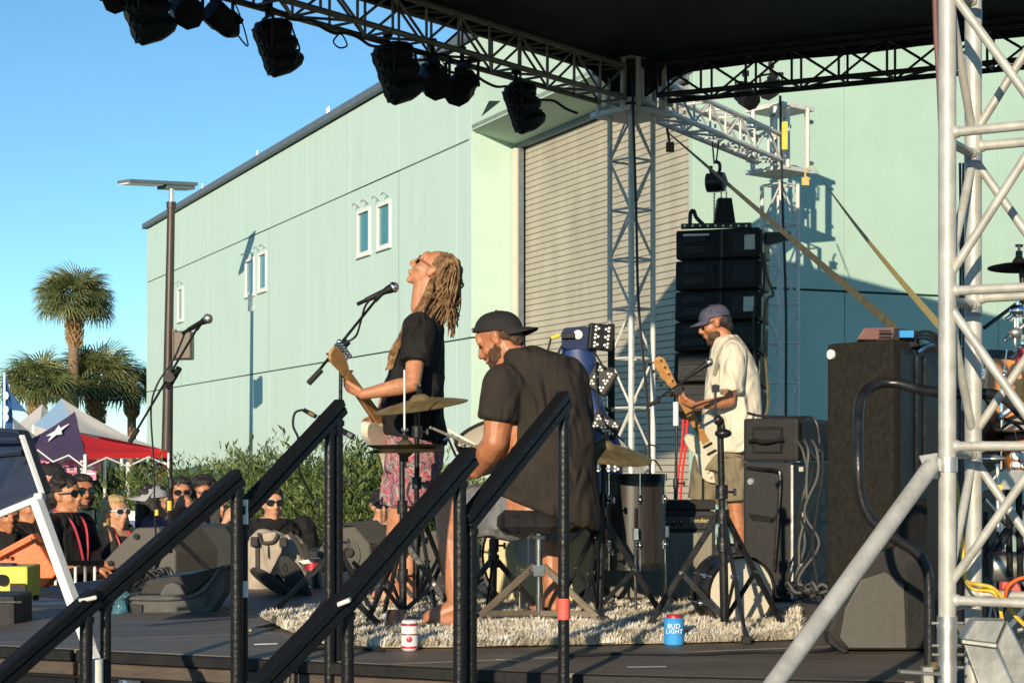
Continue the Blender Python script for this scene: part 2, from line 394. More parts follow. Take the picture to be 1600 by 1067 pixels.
sk = MB().prism([(x, y, .012) for x, y in inset(DP, .5)], (0, 0, DK-.22)); sk.build('deck_skirt', 'black', deck_o)
# loose black cloth folds at left of deck
for k, (y0, Z) in enumerate(((930, 9.0), (941, 8.75))):
    pts = [gd(x, Z-.25*(x-20)/160, DK+.012+.005*math.sin(x*.05+k*2)) for x in range(20, 200, 12)]
    tag(MB().tube(pts, .022, 8, 3).build('cloth_fold', 'navy', None, smooth=True, origin_=pts[0]), ['rumpled dark cloth fold on deck edge nearest the white barrier bars', 'rumpled dark cloth fold lying just in front of another fold'][k], 'cloth', 'black cloth folds on the deck')

# ---- building ----
dF = V((-.402, .9156, 0)).normalized(); rF = V((.9156, .402, 0)).normalized(); nF = -rF; nE = -dF
C0 = V((-.604, 25.9, 0)); REC = .72
bld = thing('hall_building', 'long pale green stucco hall with roll up door and slanted dark roof edge', 'building', (0, 24, 0))
TOP = CZ+6.4; L1 = CZ+4.78; L2 = CZ+1.80
def wall_px(x):                 # distance along the facade from C0 for image column x
    k = (x-800)/F; return (k*C0.y-C0.x)/(dF.x-k*dF.y)
def end_px(x):
    k = (x-800)/F; return (k*CE.y-CE.x)/(rF.x-k*rF.y)
def panel(P, u, nrm, s0, s1, z0, z1, mat, holes=(), t=.12, gap=.008, gz=.012):
    s0 += gap; s1 -= gap; z0 += gz; z1 -= gz
    if not holes:
        a = P+u*s0; b = P+u*s1
        m = MB().prism([(a.x, a.y, z0), (b.x, b.y, z0), (b.x, b.y, z1), (a.x, a.y, z1)], -nrm*t)
        return m.build('wall_panel', mat, bld, bev=.006)
    xs = sorted({s0, s1, *[h[0] for h in holes], *[h[1] for h in holes]}); zs = sorted({z0, z1, *[h[2] for h in holes], *[h[3] for h in holes]})
    m = MB()
    for i in range(len(xs)-1):
        for j in range(len(zs)-1):
            cx = (xs[i]+xs[i+1])/2; cz_ = (zs[j]+zs[j+1])/2
            if any(h[0] < cx < h[1] and h[2] < cz_ < h[3] for h in holes): continue
            a = P+u*xs[i]; b = P+u*xs[i+1]
            m.add([(a.x, a.y, zs[j]), (b.x, b.y, zs[j]), (b.x, b.y, zs[j+1]), (a.x, a.y, zs[j+1])], [(0, 1, 2, 3)])
    for h in holes:
        a = P+u*h[0]; b = P+u*h[1]; c = -nrm*t
        q = [V((a.x, a.y, h[2])), V((b.x, b.y, h[2])), V((b.x, b.y, h[3])), V((a.x, a.y, h[3]))]
        for k in range(4): m.add([q[k], q[(k+1) % 4], q[(k+1) % 4]+c, q[k]+c], [(0, 1, 2, 3)])
    return m.build('wall_panel', mat, bld)
# backing mass of the building
S0 = wall_px(229)
def P3(s, off, z): p = C0+dF*s+rF*off; return V((p.x, p.y, z))
CEs = -5.4
back = MB(); poly = [C0+dF*S0+rF*.06, C0+dF*.02+rF*.06, C0+dF*.02+rF*(REC+.3), C0+dF*(CEs+.12)+rF*(REC+.3), C0+dF*(CEs+.12)+rF*22, C0+dF*S0+rF*22]
back.prism([(p.x, p.y, 0) for p in poly], (0, 0, TOP-.1)); back.build('wall', 'joint', bld)
wins = [(559, 579, 327, 399), (590, 611, 316, 388), (384, 398, 404, 462), (404, 417, 394, 455), (278, 287, 449, 502)]
seams = [229, 283, 325, 378, 420, 480, 547, 623, 714]
W_ = []
for (x0, x1, y0, y1) in wins:
    sa, sb = wall_px(x0), wall_px(x1); P = C0+dF*((sa+sb)/2); zc = lambda y: CZ+(HY-y)/F*P.y
    W_.append((min(sa, sb), max(sa, sb), zc(y1), zc(y0)))
ss = [wall_px(x) for x in seams]+[0.0]
for a, b in zip(ss, ss[1:]):
    for k, (z0, z1) in enumerate(((.02, L2), (L2, L1), (L1, TOP-.16))):
        hs = [h for h in W_ if min(a, b) < (h[0]+h[1])/2 < max(a, b) and z0 < (h[2]+h[3])/2 < z1]
        hs = [(max(h[0], min(a, b)+.05), min(h[1], max(a, b)-.05), h[2], h[3]) for h in hs]
        panel(C0, dF, nF, min(a, b), max(a, b), z0, z1, 'stucco2', hs, gap=.004, t=.06 if not hs else .055)
for (s0, s1, z0, z1) in W_:
    w = MB(); u = dF
    def pt(s, o, z): p = C0+dF*s+nF*o; return V((p.x, p.y, z))
    fw = .075; zc2 = 0
    w.bar(pt(s0, .0, z0-.01), pt(s0, .0, z1+.01), fw, .10, rF); w.bar(pt(s1, .0, z0-.01), pt(s1, .0, z1+.01), fw, .10, rF)
    f = MB().bar(pt(s0+.03, .004, z0), pt(s0+.03, .004, z1), .05, .06, dF).bar(pt(s1-.03, .004, z0), pt(s1-.03, .004, z1), .05, .06, dF).bar(pt(s0+.06, .004, z0+.03), pt(s1-.06, .004, z0+.03), .05, .06).bar(pt(s0+.06, .004, z1-.03), pt(s1-.06, .004, z1-.03), .05, .06)
    wo_ = f.build('window', 'white', bld, bev=.006)
    g = MB(); g.add([pt(s0+.05, -.01, z0+.05), pt(s1-.05, -.01, z0+.05), pt(s1-.05, -.01, z1-.05), pt(s0+.05, -.01, z1-.05)], [(0, 1, 2, 3)]); g.build('pane', 'glass', wo_)
    MB().bar(pt(s0-.04, .03, z0-.02), pt(s1+.04, .03, z0-.02), .05, .03).build('sill', 'white', wo_, bev=.004)
    for f_ in (.15, .85):
        MB().tube([pt(s0+(s1-s0)*f_, .01, z1+.06), pt(s0+(s1-s0)*f_, .10, z1+.12), pt(s0+(s1-s0)*f_+.06, .12, z1+.09)], .012, 6).build('bracket', 'alu', wo_)
sx = wall_px(395); p = C0+dF*sx+nF*.04
quick('wall_vent', 'small white vent cover on the green wall under the middle window pair', 'vent', MB().box((p.x, p.y, CZ+(HY-472)/F*p.y), (.12, .1, .34)).cyl((p.x, p.y-.05, CZ+(HY-487)/F*p.y), (p.x, p.y-.05, CZ+(HY-480)/F*p.y), .05), 'white')
# coping
MB().bar(P3(S0+.1, -.03, TOP-.07), P3(CEs-.05, -.03, TOP-.07), .16, .14).build('roof_edge', 'coping', bld, bev=.02)
for x in (262, 310, 395, 503, 506):
    s = wall_px(x); MB().cyl(P3(s, .1, TOP), P3(s, .1, TOP+.22), .012, n=6).build('lightning_rod', 'alu', bld)
# recess: return wall, lintel, soffit
ZL = CZ+(HY-204)/F*C0.y; ZD = CZ+(HY-227)/F*(C0+rF*REC).y
panel(C0, rF, -dF, 0, REC, .02, L2, 'stucco', gap=.003); panel(C0, rF, -dF, 0, REC, L2, ZL-.02, 'stucco', gap=.003)
so_ = MB(); q = [P3(0, 0, ZL), P3(0, REC, ZD), P3(CEs, REC, ZD), P3(CEs, 0, ZL)]
so_.prism(q, (0, 0, .08)); so_.build('soffit', 'stucco', bld)
panel(C0, dF, nF, CEs, 0, ZL, TOP-.16, 'stucco', t=REC-.05, gap=0)
hd = MB().bar(P3(-.05, REC+.02, ZD-.035), P3(CEs+.1, REC+.02, ZD-.035), .1, .07); hd.build('door_head', 'coping', bld, bev=.01)
# door with slats
door = MB().bar(P3(-.10, REC-.02, .02), P3(-.10, REC-.02, ZD-.07), .12, .10, dF)
dj = door.build('roll_up_door', 'jamb', bld, bev=.01)
MB().bar(P3(-.20, REC+.0, .02), P3(-.20, REC+.0, ZD-.07), .07, .05, dF).build('guide_rail', 'coping', dj)
MB().prism([P3(-.22, REC+.08, .02), P3(CEs+.02, REC+.08, .02), P3(CEs+.02, REC+.08, ZD-.07), P3(-.22, REC+.08, ZD-.07)], rF*.04).build('door_back', 'slatgap', dj)
ns = 74; hs = (ZD-.08-.05)/ns; slm = None
for i in range(ns):
    z = .05+i*hs
    m = MB(); prof = [(0, .0), (.010, .008), (.010, hs-.008), (0, hs-.005)]
    a, b = P3(-.22, REC+.075, z), P3(CEs+.03, REC+.075, z)
    ring = lambda p: [p+nF*o+V((0, 0, h)) for o, h in prof]
    m.rings([ring(a), ring(b)]); m.build('slat', 'slat', dj)
# end wall
CE = C0+dF*CEs+rF*(REC+.0)
def zE(x, y): p = CE+rF*end_px(x); return CZ+(HY-y)/F*p.y
LE = zE(1250, 452)
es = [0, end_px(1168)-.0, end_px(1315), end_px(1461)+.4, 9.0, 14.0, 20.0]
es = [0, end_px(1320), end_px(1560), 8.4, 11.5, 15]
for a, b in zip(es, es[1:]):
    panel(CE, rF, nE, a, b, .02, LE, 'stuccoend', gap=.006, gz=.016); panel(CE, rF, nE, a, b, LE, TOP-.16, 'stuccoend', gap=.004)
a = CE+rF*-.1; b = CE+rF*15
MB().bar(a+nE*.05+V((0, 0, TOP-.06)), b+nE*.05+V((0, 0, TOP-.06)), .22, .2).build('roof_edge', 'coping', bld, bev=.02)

# ---- trusses ----
def truss(name, label, cat, p0, p1, w, side, bays, chr_, br_, mat, mat2=None, group=None, dirn=None, phase=0, post=False, pattern='V', plates=True):
    """box truss: side = unit vector of one section axis; parts: chord x4, brace each"""
    p0, p1 = V(p0), V(p1); d = (p1-p0).normalized(); a = (side-d*side.dot(d)).normalized(); b = d.cross(a)
    t = thing(name, label, cat, p0, group); L = (p1-p0).length; mat2 = mat2 or mat
    cs = [a*(sx*w/2)+b*(sy*w/2) for sx, sy in ((-1, -1), (1, -1), (1, 1), (-1, 1))]
    for c in cs: MB().cyl(p0+c, p1+c, chr_, n=12).build('chord', mat, t, smooth=True)
    step = L/bays
    for k in range(4):
        c0, c1 = cs[k], cs[(k+1) % 4]; inn = (c1-c0).normalized()
        for i in range(bays+1):
            z = i*step
            if i <= bays and (pattern != 'V' or i in (0, bays) or i % 2 == 0 or post):
                MB().cyl(p0+c0+d*z+inn*chr_*.6, p0+c1+d*z-inn*chr_*.6, br_, n=8, caps=False).build('brace', mat2, t, smooth=True)
            if i < bays:
                f = (i+k+phase) % 2; s_, e_ = (c0, c1) if f else (c1, c0); g = .06*step
                sg = inn if f else -inn
                MB().cyl(p0+s_+d*(z+g)+sg*chr_*.6, p0+e_+d*(z+step-g)-sg*chr_*.6, br_, n=8, caps=False).build('brace', mat2, t, smooth=True)
    return t, cs, d
HB = CZ+3.3                       # underside of roof beams
c1 = V((1.14, 16.5, 0)); c2 = V((3.10, 20.0, 0))
dL = V((-.62, -.785, 0)).normalized(); dR = V((.90, -.436, 0)).normalized()
sd1 = V((.77, .64, 0)).normalized()
def base_plate(p, t, w=.5): MB().box((p.x, p.y, .012), (w, w, .02)).build('base_plate', 'alu', t, bev=.004)
t1, _, _ = truss('truss_column', 'aluminium truss tower standing in front of the roll up door', 'truss', c1+V((0, 0, .02)), c1+V((0, 0, HB)), .29, sd1, 11, .025, .011, 'alufar', group='truss towers', post=True); base_plate(c1, t1)
t2, _, _ = truss('truss_column', 'rear aluminium truss tower close to the end wall, behind the speaker array', 'truss', c2+V((0, 0, .02)), c2+V((0, 0, HB-.15)), .29, sd1, 11, .025, .011, 'alufar', group='truss towers', post=True); base_plate(c2, t2)
# sleeve blocks on the towers
def sleeve(c, z, t, h, names=('plate', 'sleeve_tube')):
    a = sd1; b = V((-a.y, a.x, 0)); R = Matrix((a, b, V((0, 0, 1)))).transposed()
    for zz in (z, z+h): MB().box((c.x, c.y, zz), (.56, .56, .05), R).build('sleeve_plate', 'alufar', t, bev=.006)
    for sx in (-1, 1):
        for sy in (-1, 1):
            for k in (.17, .27): 
                p = c+a*sx*k+b*sy*(.44-k); MB().cyl((p.x, p.y, z), (p.x, p.y, z+h), .026, n=10).build('sleeve_tube', 'alufar', t, smooth=True)
            p = c+a*sx*.29+b*sy*.17
            for zz in (z+.12, z+h-.12): MB().cyl((p.x, p.y, zz), (p.x+sx*.08*a.x, p.y+sx*.08*a.y, zz), .025, n=8).build('guide_wheel', 'steelbox', t)
sleeve(c1, HB-.03, t1, .5); sleeve(c2, HB+.0, t2, .72)
# roof beams
w = .30
truss('roof_truss', 'left roof truss with its shade painted in, carrying the dark stage lights', 'truss', c1+dL*.32+V((0, 0, HB+w/2+.06)), c1+dL*10.4+V((0, 0, HB+w/2+.06)), w, V((0, 0, 1)), 25, .025, .012, 'alushade', group='stage roof trusses', pattern='P')
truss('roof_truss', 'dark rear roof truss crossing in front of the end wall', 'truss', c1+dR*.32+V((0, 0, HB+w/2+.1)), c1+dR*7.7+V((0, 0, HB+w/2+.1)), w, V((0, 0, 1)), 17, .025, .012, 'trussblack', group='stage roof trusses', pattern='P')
cA = V((1.209, 4.8, 0)); phi = math.radians(31); aA = V((math.cos(phi), -math.sin(phi), 0)); bA = V((math.sin(phi), math.cos(phi), 0)); wA = .252
cAc = cA+aA*wA/2+bA*wA/2
d12 = (c2-c1).normalized()
truss('speaker_truss', 'silver outrigger truss between the two towers holding the speaker array', 'truss', c1+d12*.34+V((0, 0, HB+.22)), c2-d12*.34+V((0, 0, HB+.22)), .29, V((0, 0, 1)), 8, .027, .013, 'alufar', group=None, pattern='P')
# top corner block
R1 = Matrix((dR, V((-dR.y, dR.x, 0)), V((0, 0, 1)))).transposed()
tb = thing('corner_block', 'aluminium corner block joining the roof trusses above the front tower', 'truss corner', (c1.x, c1.y, HB+.1))
for sx in (-.17, .17):
    for sy in (-.17, .17):
        p = R1 @ V((sx, sy, 0))+V((c1.x, c1.y, 0)); MB().cyl((p.x, p.y, HB+.04), (p.x, p.y, HB+.55), .026, n=10).build('post', 'alufar', tb, smooth=True)
for z in (.08, .52):
    for sx, sy in ((-.17, 0), (.17, 0), (0, -.17), (0, .17)):
        MB().box(R1 @ V((sx, sy, 0))+V((c1.x, c1.y, HB+z)), (.04 if sx else .38, .38 if sx else .04, .04), R1).build('rail', 'alufar', tb)
# roof sheet
HT = HB+.06+w+.045
far = c1+dR*7.75; 
rp = [c1-dL*.12-dR*.12, c1+dL*10.9-dR*.12, c1+dL*10.9+dR*7.9, c1+dR*7.9-dL*.12]
roof = thing('stage_roof', 'black fabric stage roof stretched over the truss frame', 'roof', (c1.x, c1.y, HT))
rm = MB(); N = 16
for s_ in (0, 1):
    vs = []; 
    for i in range(N+1):
        for j in range(N+1):
            u, v_ = i/N, j/N; p = rp[0]*(1-u)*(1-v_)+rp[1]*u*(1-v_)+rp[2]*u*v_+rp[3]*(1-u)*v_
            zz = HT+.04+.12*math.sin(math.pi*u)**.8*math.sin(math.pi*v_)**.8+s_*.02
            vs.append(V((p.x, p.y, zz)))
    rm.add(vs, [(i*(N+1)+j, (i+1)*(N+1)+j, (i+1)*(N+1)+j+1, i*(N+1)+j+1) for i in range(N) for j in range(N)])
rm.build('roof_sheet', 'tarp', roof, smooth=True)
# hanging valance on both seen edges: scalloped
for (a, b, k, amp) in ((rp[0], rp[3], 10, .02), (rp[0], rp[1], 12, .03)):
    vm = MB(); nn = 60; vs = []
    d = (b-a).normalized(); n_ = V((d.y, -d.x, 0))
    for i in range(nn+1):
        p = a+(b-a)*i/nn; s = i/nn*(b-a).length
        drop = .05+amp*abs(math.sin(s*2.1))+.30*math.exp(-(s/.35)**2)
        for o in (0, .012): vs += [V((p.x, p.y, HT+.10))+n_*o, V((p.x, p.y, HT-drop+.02))+n_*o]
    fs = []
    for i in range(nn):
        k0 = i*4; k1 = k0+4
        fs += [(k0, k1, k1+1, k0+1), (k0+2, k0+3, k1+3, k1+2), (k0+1, k1+1, k1+3, k0+3)]
    vm.add(vs, fs).build('edge_flap', 'tarp', roof)
# droop of black cloth at the corner: one folded sack
mb = MB(); mb.rings([[V((c1.x, c1.y, HT+.06-h))+V((math.cos(t)*r, math.sin(t)*r*.8, 0)) for t in [2*math.pi*k/10 for k in range(10)]] for r, h in ((.36, 0), (.33, .1), (.22, .22), (.10, .34), (.03, .42))])
mb.build('corner_sag', 'tarp', roof, smooth=True)

# ---- near big tower (right) ----
nt_ = thing('truss_column', 'large close silver truss tower at the right edge of the stage', 'truss', (cAc.x, cAc.y, 0), 'truss towers')
ZT = HT
corners = [cA, cA+aA*wA, cA+aA*wA+bA*wA, cA+bA*wA]
zb = at(1480, 985, 4.8).z
for i, c in enumerate(corners):
    MB().cyl((c.x, c.y, .9 if i else zb), (c.x, c.y, ZT), .0245, n=20).build('chord', 'aluN', nt_, smooth=True)
def zA(y): return CZ+(HY-y)/F*4.8
pairs = [(0, 1), (1, 2), (2, 3), (3, 0)]
levels = [zA(208), zA(455), zA(697), zA(937)]; dz = levels[0]-levels[1]
levels = [levels[0]+3*dz, levels[0]+2*dz, levels[0]+dz]+levels
for li, z in enumerate(levels):
    for (i, j) in pairs:
        p, q = corners[i], corners[j]; u = (q-p).normalized()
        zz = z-(.022 if (i, j) in ((1, 2), (3, 0)) else 0)
        MB().cyl(V((p.x, p.y, zz))+u*.018, V((q.x, q.y, zz))-u*.018, .0135, n=14, caps=False).build('brace', 'aluN', nt_, smooth=True)
        for e in (V((p.x, p.y, zz))+u*.024, V((q.x, q.y, zz))-u*.024):
            MB().ell(e, (.019, .019, .018), nu=10, nv=6).build('weld_bead', 'aluN', nt_, smooth=True)
    if li < len(levels)-1:
        z1 = levels[li+1]
        for k, (i, j) in enumerate(pairs):
            p, q = corners[i], corners[j]; u = (q-p).normalized(); zm = (z+z1)/2
            a_, b_ = (z-.035, zm+.012), (zm-.012, z1+.035)
            fl = (li+k) % 2 == 0
            f1 = (z-.05, z1+.05) if fl else (z1+.05, z-.05)
            MB().cyl(V((p.x, p.y, f1[0]))+u*.012, V((q.x, q.y, f1[1]))-u*.012, .0125, n=14, caps=False).build('brace', 'aluN', nt_, smooth=True)
# grey tape bands
for (c, y, Z) in ((3, 25, 0), (3, 248, 0), (3, 487, 0), (3, 722, 0)):
    cc = corners[c]; z = CZ+(HY-y)/F*cc.y; MB().cyl((cc.x, cc.y, z-.014), (cc.x, cc.y, z+.014), .0256, n=20).build('tape_band', 'taped', nt_, smooth=True)
# lower spigot with bolts
for (c, y0, y1, r) in ((0, 962, 1012, .028), (0, 1012, 1075, .026), (0, 1040, 1046, .029), (0, 975, 980, .030)):
    cc = corners[c]; MB().cyl((cc.x, cc.y, CZ+(HY-y1)/F*cc.y), (cc.x, cc.y, CZ+(HY-y0)/F*cc.y), r, n=20).build('spigot', 'alu', nt_, smooth=True)
for y in (973, 1008, 1022, 1042):
    for s in (-1, 1):
        p = cA+V((s*.026, -.004, 0)); MB().cyl((p.x, p.y, CZ+(HY-y)/F*4.8), (p.x+s*.018, p.y, CZ+(HY-y)/F*4.8), .0045, n=8).build('bolt', 'steelbox', nt_)
MB().box((cA.x, cA.y, .02), (.6, .6, .03)).build('base_plate', 'steelbox', nt_)
MB().cyl((cA.x, cA.y, .03), (cA.x, cA.y, zb), .02, n=12).build('jack_leg', 'steelbox', nt_)
MB().bar(at(1405, 1048, 4.7), at(1466, 1052, 4.72), .03, .010).build('jack_bar', 'steelbox', nt_, bev=.002)
MB().bar(at(1448, 1040, 4.72), at(1452, 1110, 4.72), .03, .03).build('jack_screw', 'steelbox', nt_, bev=.002)
MB().lathe([(.012, 0), (.014, .012), (.008, .02)], at(1459, 1045, 4.72)).build('brass_nut', 'brass', nt_, smooth=True)
# clamp + diagonal outrigger brace
cl = thing('diagonal_brace', 'thick silver tube slanting down from the near tower to the deck', 'brace', at(1440, 735, 4.72))
MB().cyl(at(1455, 728, 4.72), at(1186, 1100, 4.15), .0235, n=22).build('tube', 'aluN', cl, smooth=True)
MB().prism([at(1437, 712, 4.75), at(1466, 707, 4.77), at(1466, 748, 4.77), at(1452, 748, 4.74)], (0, .02, 0)).build('end_plate', 'aluN', cl, bev=.003)
MB().cyl((cA.x, cA.y, zA(737)), (cA.x, cA.y, zA(714)), .0285, n=20).build('clamp_ring', 'alu', cl, smooth=True)
MB().box(cA+V((-.033, -.006, zA(726))), (.022, .03, .038)).build('clamp_lug', 'aluN', cl, bev=.003)
# tarp edge beside tower top
quick('rolled_tarp', 'dark rolled tarpaulin strip hanging beside the near tower', 'tarp', MB().tube([at(1461, -30, 5.0), at(1463, 60, 5.0), at(1466, 120, 5.0), at(1470, 250, 5.0), at(1472, 400, 5.02)], .010, 8, 5, r2=.003), 'maroon', smooth=True)

# ---- ratchet straps ----
def strap(name, label, a, b, w, mat, sag=.0, tw=1):
    mb = MB(); n = 24; rs = []
    d = (b-a).normalized(); s, u, _ = frame(d)
    for i in range(n+1):
        t = i/n; p = a+(b-a)*t-V((0, 0, sag*4*t*(1-t))); ang = tw*t*math.pi*.35+.9
        x = s*math.cos(ang)+u*math.sin(ang); y = d.cross(x)
        rs.append([p+x*w/2+y*.002, p-x*w/2+y*.002, p-x*w/2-y*.002, p+x*w/2-y*.002])
    mb.rings(rs); return quick(name, label, 'strap', mb, mat, a, 'ratchet straps bracing the towers')
strap('ratchet_strap', 'olive webbing strap slanting from the front tower down to the tall speaker', at(1042, 206, 16.3), at(1398, 512, 8.2), .038, 'ratchet')
strap('ratchet_strap', 'yellow webbing strap slanting from the rear tower towards the near tower', at(1268, 256, 19.6), at(1478, 520, 9.6), .042, 'ratchetlit', .05)
quick('strap_buckle', 'small brown ratchet buckle dangling under the front tower plate', 'buckle', MB().bar(at(1042, 200, 16.2), at(1046, 222, 16.2), .05, .02).box(at(1047, 230, 16.2), (.075, .05, .09)), 'ratchet', bev=.004)
quick('strap_buckle', 'yellow loose ratchet buckle hanging beside the rear tower plate', 'buckle', MB().tube([at(1262, 262, 19.4), at(1258, 275, 19.4), at(1266, 280, 19.4)], .012, 6).box(at(1258, 284, 19.4), (.08, .05, .09)), 'ratchetlit')
tag(MB().prism([at(1222, 190, 19.4), at(1231, 190, 19.4), at(1231, 234, 19.4), at(1222, 234, 19.4)], (0, .04, 0)).build('strap_wrap', 'yellow', None, origin_=at(1226, 210, 19.4), bev=.004), 'bright yellow strap wrapped at the outrigger truss end by rear tower', 'strap')
# cables down the towers
rope([at(988, 120, 16.1), at(990, 200, 16.1), at(994, 330, 16.1), at(998, 480, 16.1), at(1012, 640, 16.1), at(1016, 770, 16.1)], .014, 'tower_cable', 'black cable running down the front tower', 'cable', 'cable')
rope([at(1219, 150, 19.6), at(1222, 300, 19.6), at(1228, 480, 19.6), at(1228, 640, 19.6), at(1230, 800, 19.5)], .016, 'tower_cable', 'black cable running down the rear tower', 'cable', 'cable')
rope([at(1500, 255, 5.6), at(1501, 400, 5.6), at(1499, 700, 5.6), at(1500, 830, 5.6)], .0045, 'hanging_cable', 'thin black cable with yellow tag behind the near tower, left strand', 'cable', 'cable')
rope([at(1505, 255, 5.6), at(1505, 400, 5.6), at(1506, 700, 5.6), at(1508, 860, 5.6)], .004, 'hanging_cable', 'thin black cable behind the near tower, right strand of the tagged pair', 'cable', 'cable')
quick('cable_tag', 'yellow tag round the hanging cables behind the near tower', 'tag', MB().box(at(1501, 509, 5.58), (.018, .018, .014)), 'yellow')
# ================= LAMP, PALMS, HEDGE, TENTS =================
lp = thing('street_lamp', 'tall brown street lamp with flat grey head in front of the green hall', 'street lamp', V((at(258, 700, 33.8).x, 33.8, 0)))
zl = lambda y: CZ+(HY-y)/F*33.8
xb, xt = at(258, 700, 33.8).x, at(270, 295, 33.8).x
MB().cyl((xb-.01, 33.8, 0), (xt-.03, 33.8, zl(318)), .115, .075, n=16).build('pole', 'postbrown', lp, smooth=True)
MB().cyl((xt-.03, 33.8, zl(322)), (xt-.02, 33.8, zl(296)), .055, n=12).build('neck', 'alu', lp, smooth=True)
MB().cyl((xt-.03, 33.8, zl(326)), (xt-.03, 33.8, zl(316)), .095, n=12).build('collar', 'postbrown', lp, smooth=True)
m = MB(); a, b = at(193, 284, 33.2), at(300, 289, 34.6)
m.bar(a, b, .36, .07); m.bar(a+(b-a)*.55-V((0, 0, .06)), b+(a-b)*.03-V((0, 0, .06)), .30, .10); m.build('lamp_head', 'coping', lp, bev=.015)
MB().bar(a-V((0, 0, .04)), a+(b-a)*.5-V((0, 0, .045)), .28, .02).build('lamp_lens', 'ceramic', lp)
m = MB(); m.box(at(287, 540, 33.6), (.36, .34, .55)); m.build('utility_box', 'postbrown', lp, bev=.03)
MB().bar(at(273, 515, 33.7), at(273, 563, 33.7), .06, .2).build('box_bracket', 'postbrown', lp)

# ---- palms ----
def frond_mesh(seed, R_=.78):
    r = random.Random(seed); mb = MB(); n = 26
    for i in range(n):
        t = (i/(n-1)-.5)*math.radians(250); L = R_*(.72+.28*math.cos(t*.6))*(.9+.2*r.random()); w = .036
        d = V((math.sin(t), math.cos(t), -.10-.1*abs(math.sin(t)))); s = V((math.cos(t), -math.sin(t), 0)); base = V((0, .0, 0))
        droop = .12+.22*r.random()
        p0 = base+d*.03; p1 = base+d*L*.5+V((0, 0, .03)); p2 = base+d*L*.82-V((0, 0, droop*.25)); p3 = base+d*L-V((0, 0, droop))
        vs = [p0-s*.006, p0+s*.006, p1-s*w*.62, p1+V((0, 0, -.012)), p1+s*w*.62, p2-s*w*.42, p2+V((0, 0, -.008)), p2+s*w*.42, p3]
        mb.add(vs, [(0, 2, 3), (0, 3, 1), (1, 3, 4), (2, 5, 6, 3), (3, 6, 7, 4), (5, 8, 6), (6, 8, 7)])
    mb.cur = 1; mb.tube([V((0, -.75, -.05)), V((0, -.3, .03)), V((0, .04, 0))], .014, 5, 3); return mb
FM = []
for k in range(4):
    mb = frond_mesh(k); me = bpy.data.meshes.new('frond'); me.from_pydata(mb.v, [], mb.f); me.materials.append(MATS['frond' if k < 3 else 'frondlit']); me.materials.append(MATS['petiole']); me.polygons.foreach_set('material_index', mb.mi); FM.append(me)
def palm(x, y, Z, base_y_height, rad, nf, label, seed, boots=(0, .6), trunk_r=.17, fs=1.0, lo=-.5):
    r = random.Random(seed); c = at(x, y, Z); t = thing('palm_tree', label, 'palm tree', (c.x, c.y, 0), 'fan palms by the hall')
    lean = r.uniform(-.12, .12)
    MB().tube([V((c.x+lean, c.y, 0)), V((c.x+lean*.5, c.y, c.z*.5)), V((c.x, c.y, c.z-.25))], trunk_r, 12, 5, r2=trunk_r*.9).build('trunk', 'trunk', t, smooth=True)
    bm_ = MB(); zb0, zb1 = c.z-boots[1]-.45, c.z-.35
    for i in range(110):
        a = i*2.4; z = zb0+(zb1-zb0)*(i/110); rr = trunk_r*(.95+.35*(i/110)); p = V((c.x+math.cos(a)*rr, c.y+math.sin(a)*rr, z)); d = V((math.cos(a)*.75, math.sin(a)*.75, 1)).normalized()
        bm_.bar(p-d*.05, p+d*(.14+.05*r.random()), .075, .025, V((math.cos(a), math.sin(a), 0)))
    bm_.build('leaf_bases', 'boot', t)
    for i in range(nf):
        el = math.asin(max(-1, min(1, lo+(.98-lo)*(i+.5)/nf))); az = i*2.39996+r.uniform(-.3, .3)
        d = V((math.cos(az)*math.cos(el), math.sin(az)*math.cos(el), math.sin(el)))
        L = (rad-.62)*(.8+.35*r.random())
        hub = V((0, 0, -.15))+d*L
        yv = (d+V((0, 0, -.25))).normalized(); s, u, _ = frame(yv); roll = r.uniform(-.7, .7)
        x_ = s*math.cos(roll)+u*math.sin(roll); z_ = x_.cross(yv)
        M = Matrix((x_, yv, z_)).transposed().to_4x4(); sc = r.uniform(.85, 1.1); M = Matrix.Translation(V((0, 0, c.z))+hub) @ M @ Matrix.Scale(sc*fs, 4)
        o = bpy.data.objects.new('frond', FM[r.choice((0, 1, 2, 3, 3))]); COL.objects.link(o); o.parent = t; o.matrix_local = M
palm(116, 464, 50, 0, 1.30, 58, 'tallest fan palm with a round crown against the sky', 3, (0, 1.0), .17, .90, -.30)
palm(150, 594, 51, 0, 1.40, 60, 'bushy lower fan palm directly left of the hall corner', 5, (0, .9), .2, .98, -.2)
palm(58, 598, 47, 0, 1.22, 56, 'leftmost fan palm with a low spreading crown behind the white tents', 8, (0, .8), .16, .82, -.2)
palm(206, 600, 54, 0, 1.12, 28, 'small fan palm half hidden at the hall corner', 11, (0, .6), .15, .74, -.4)

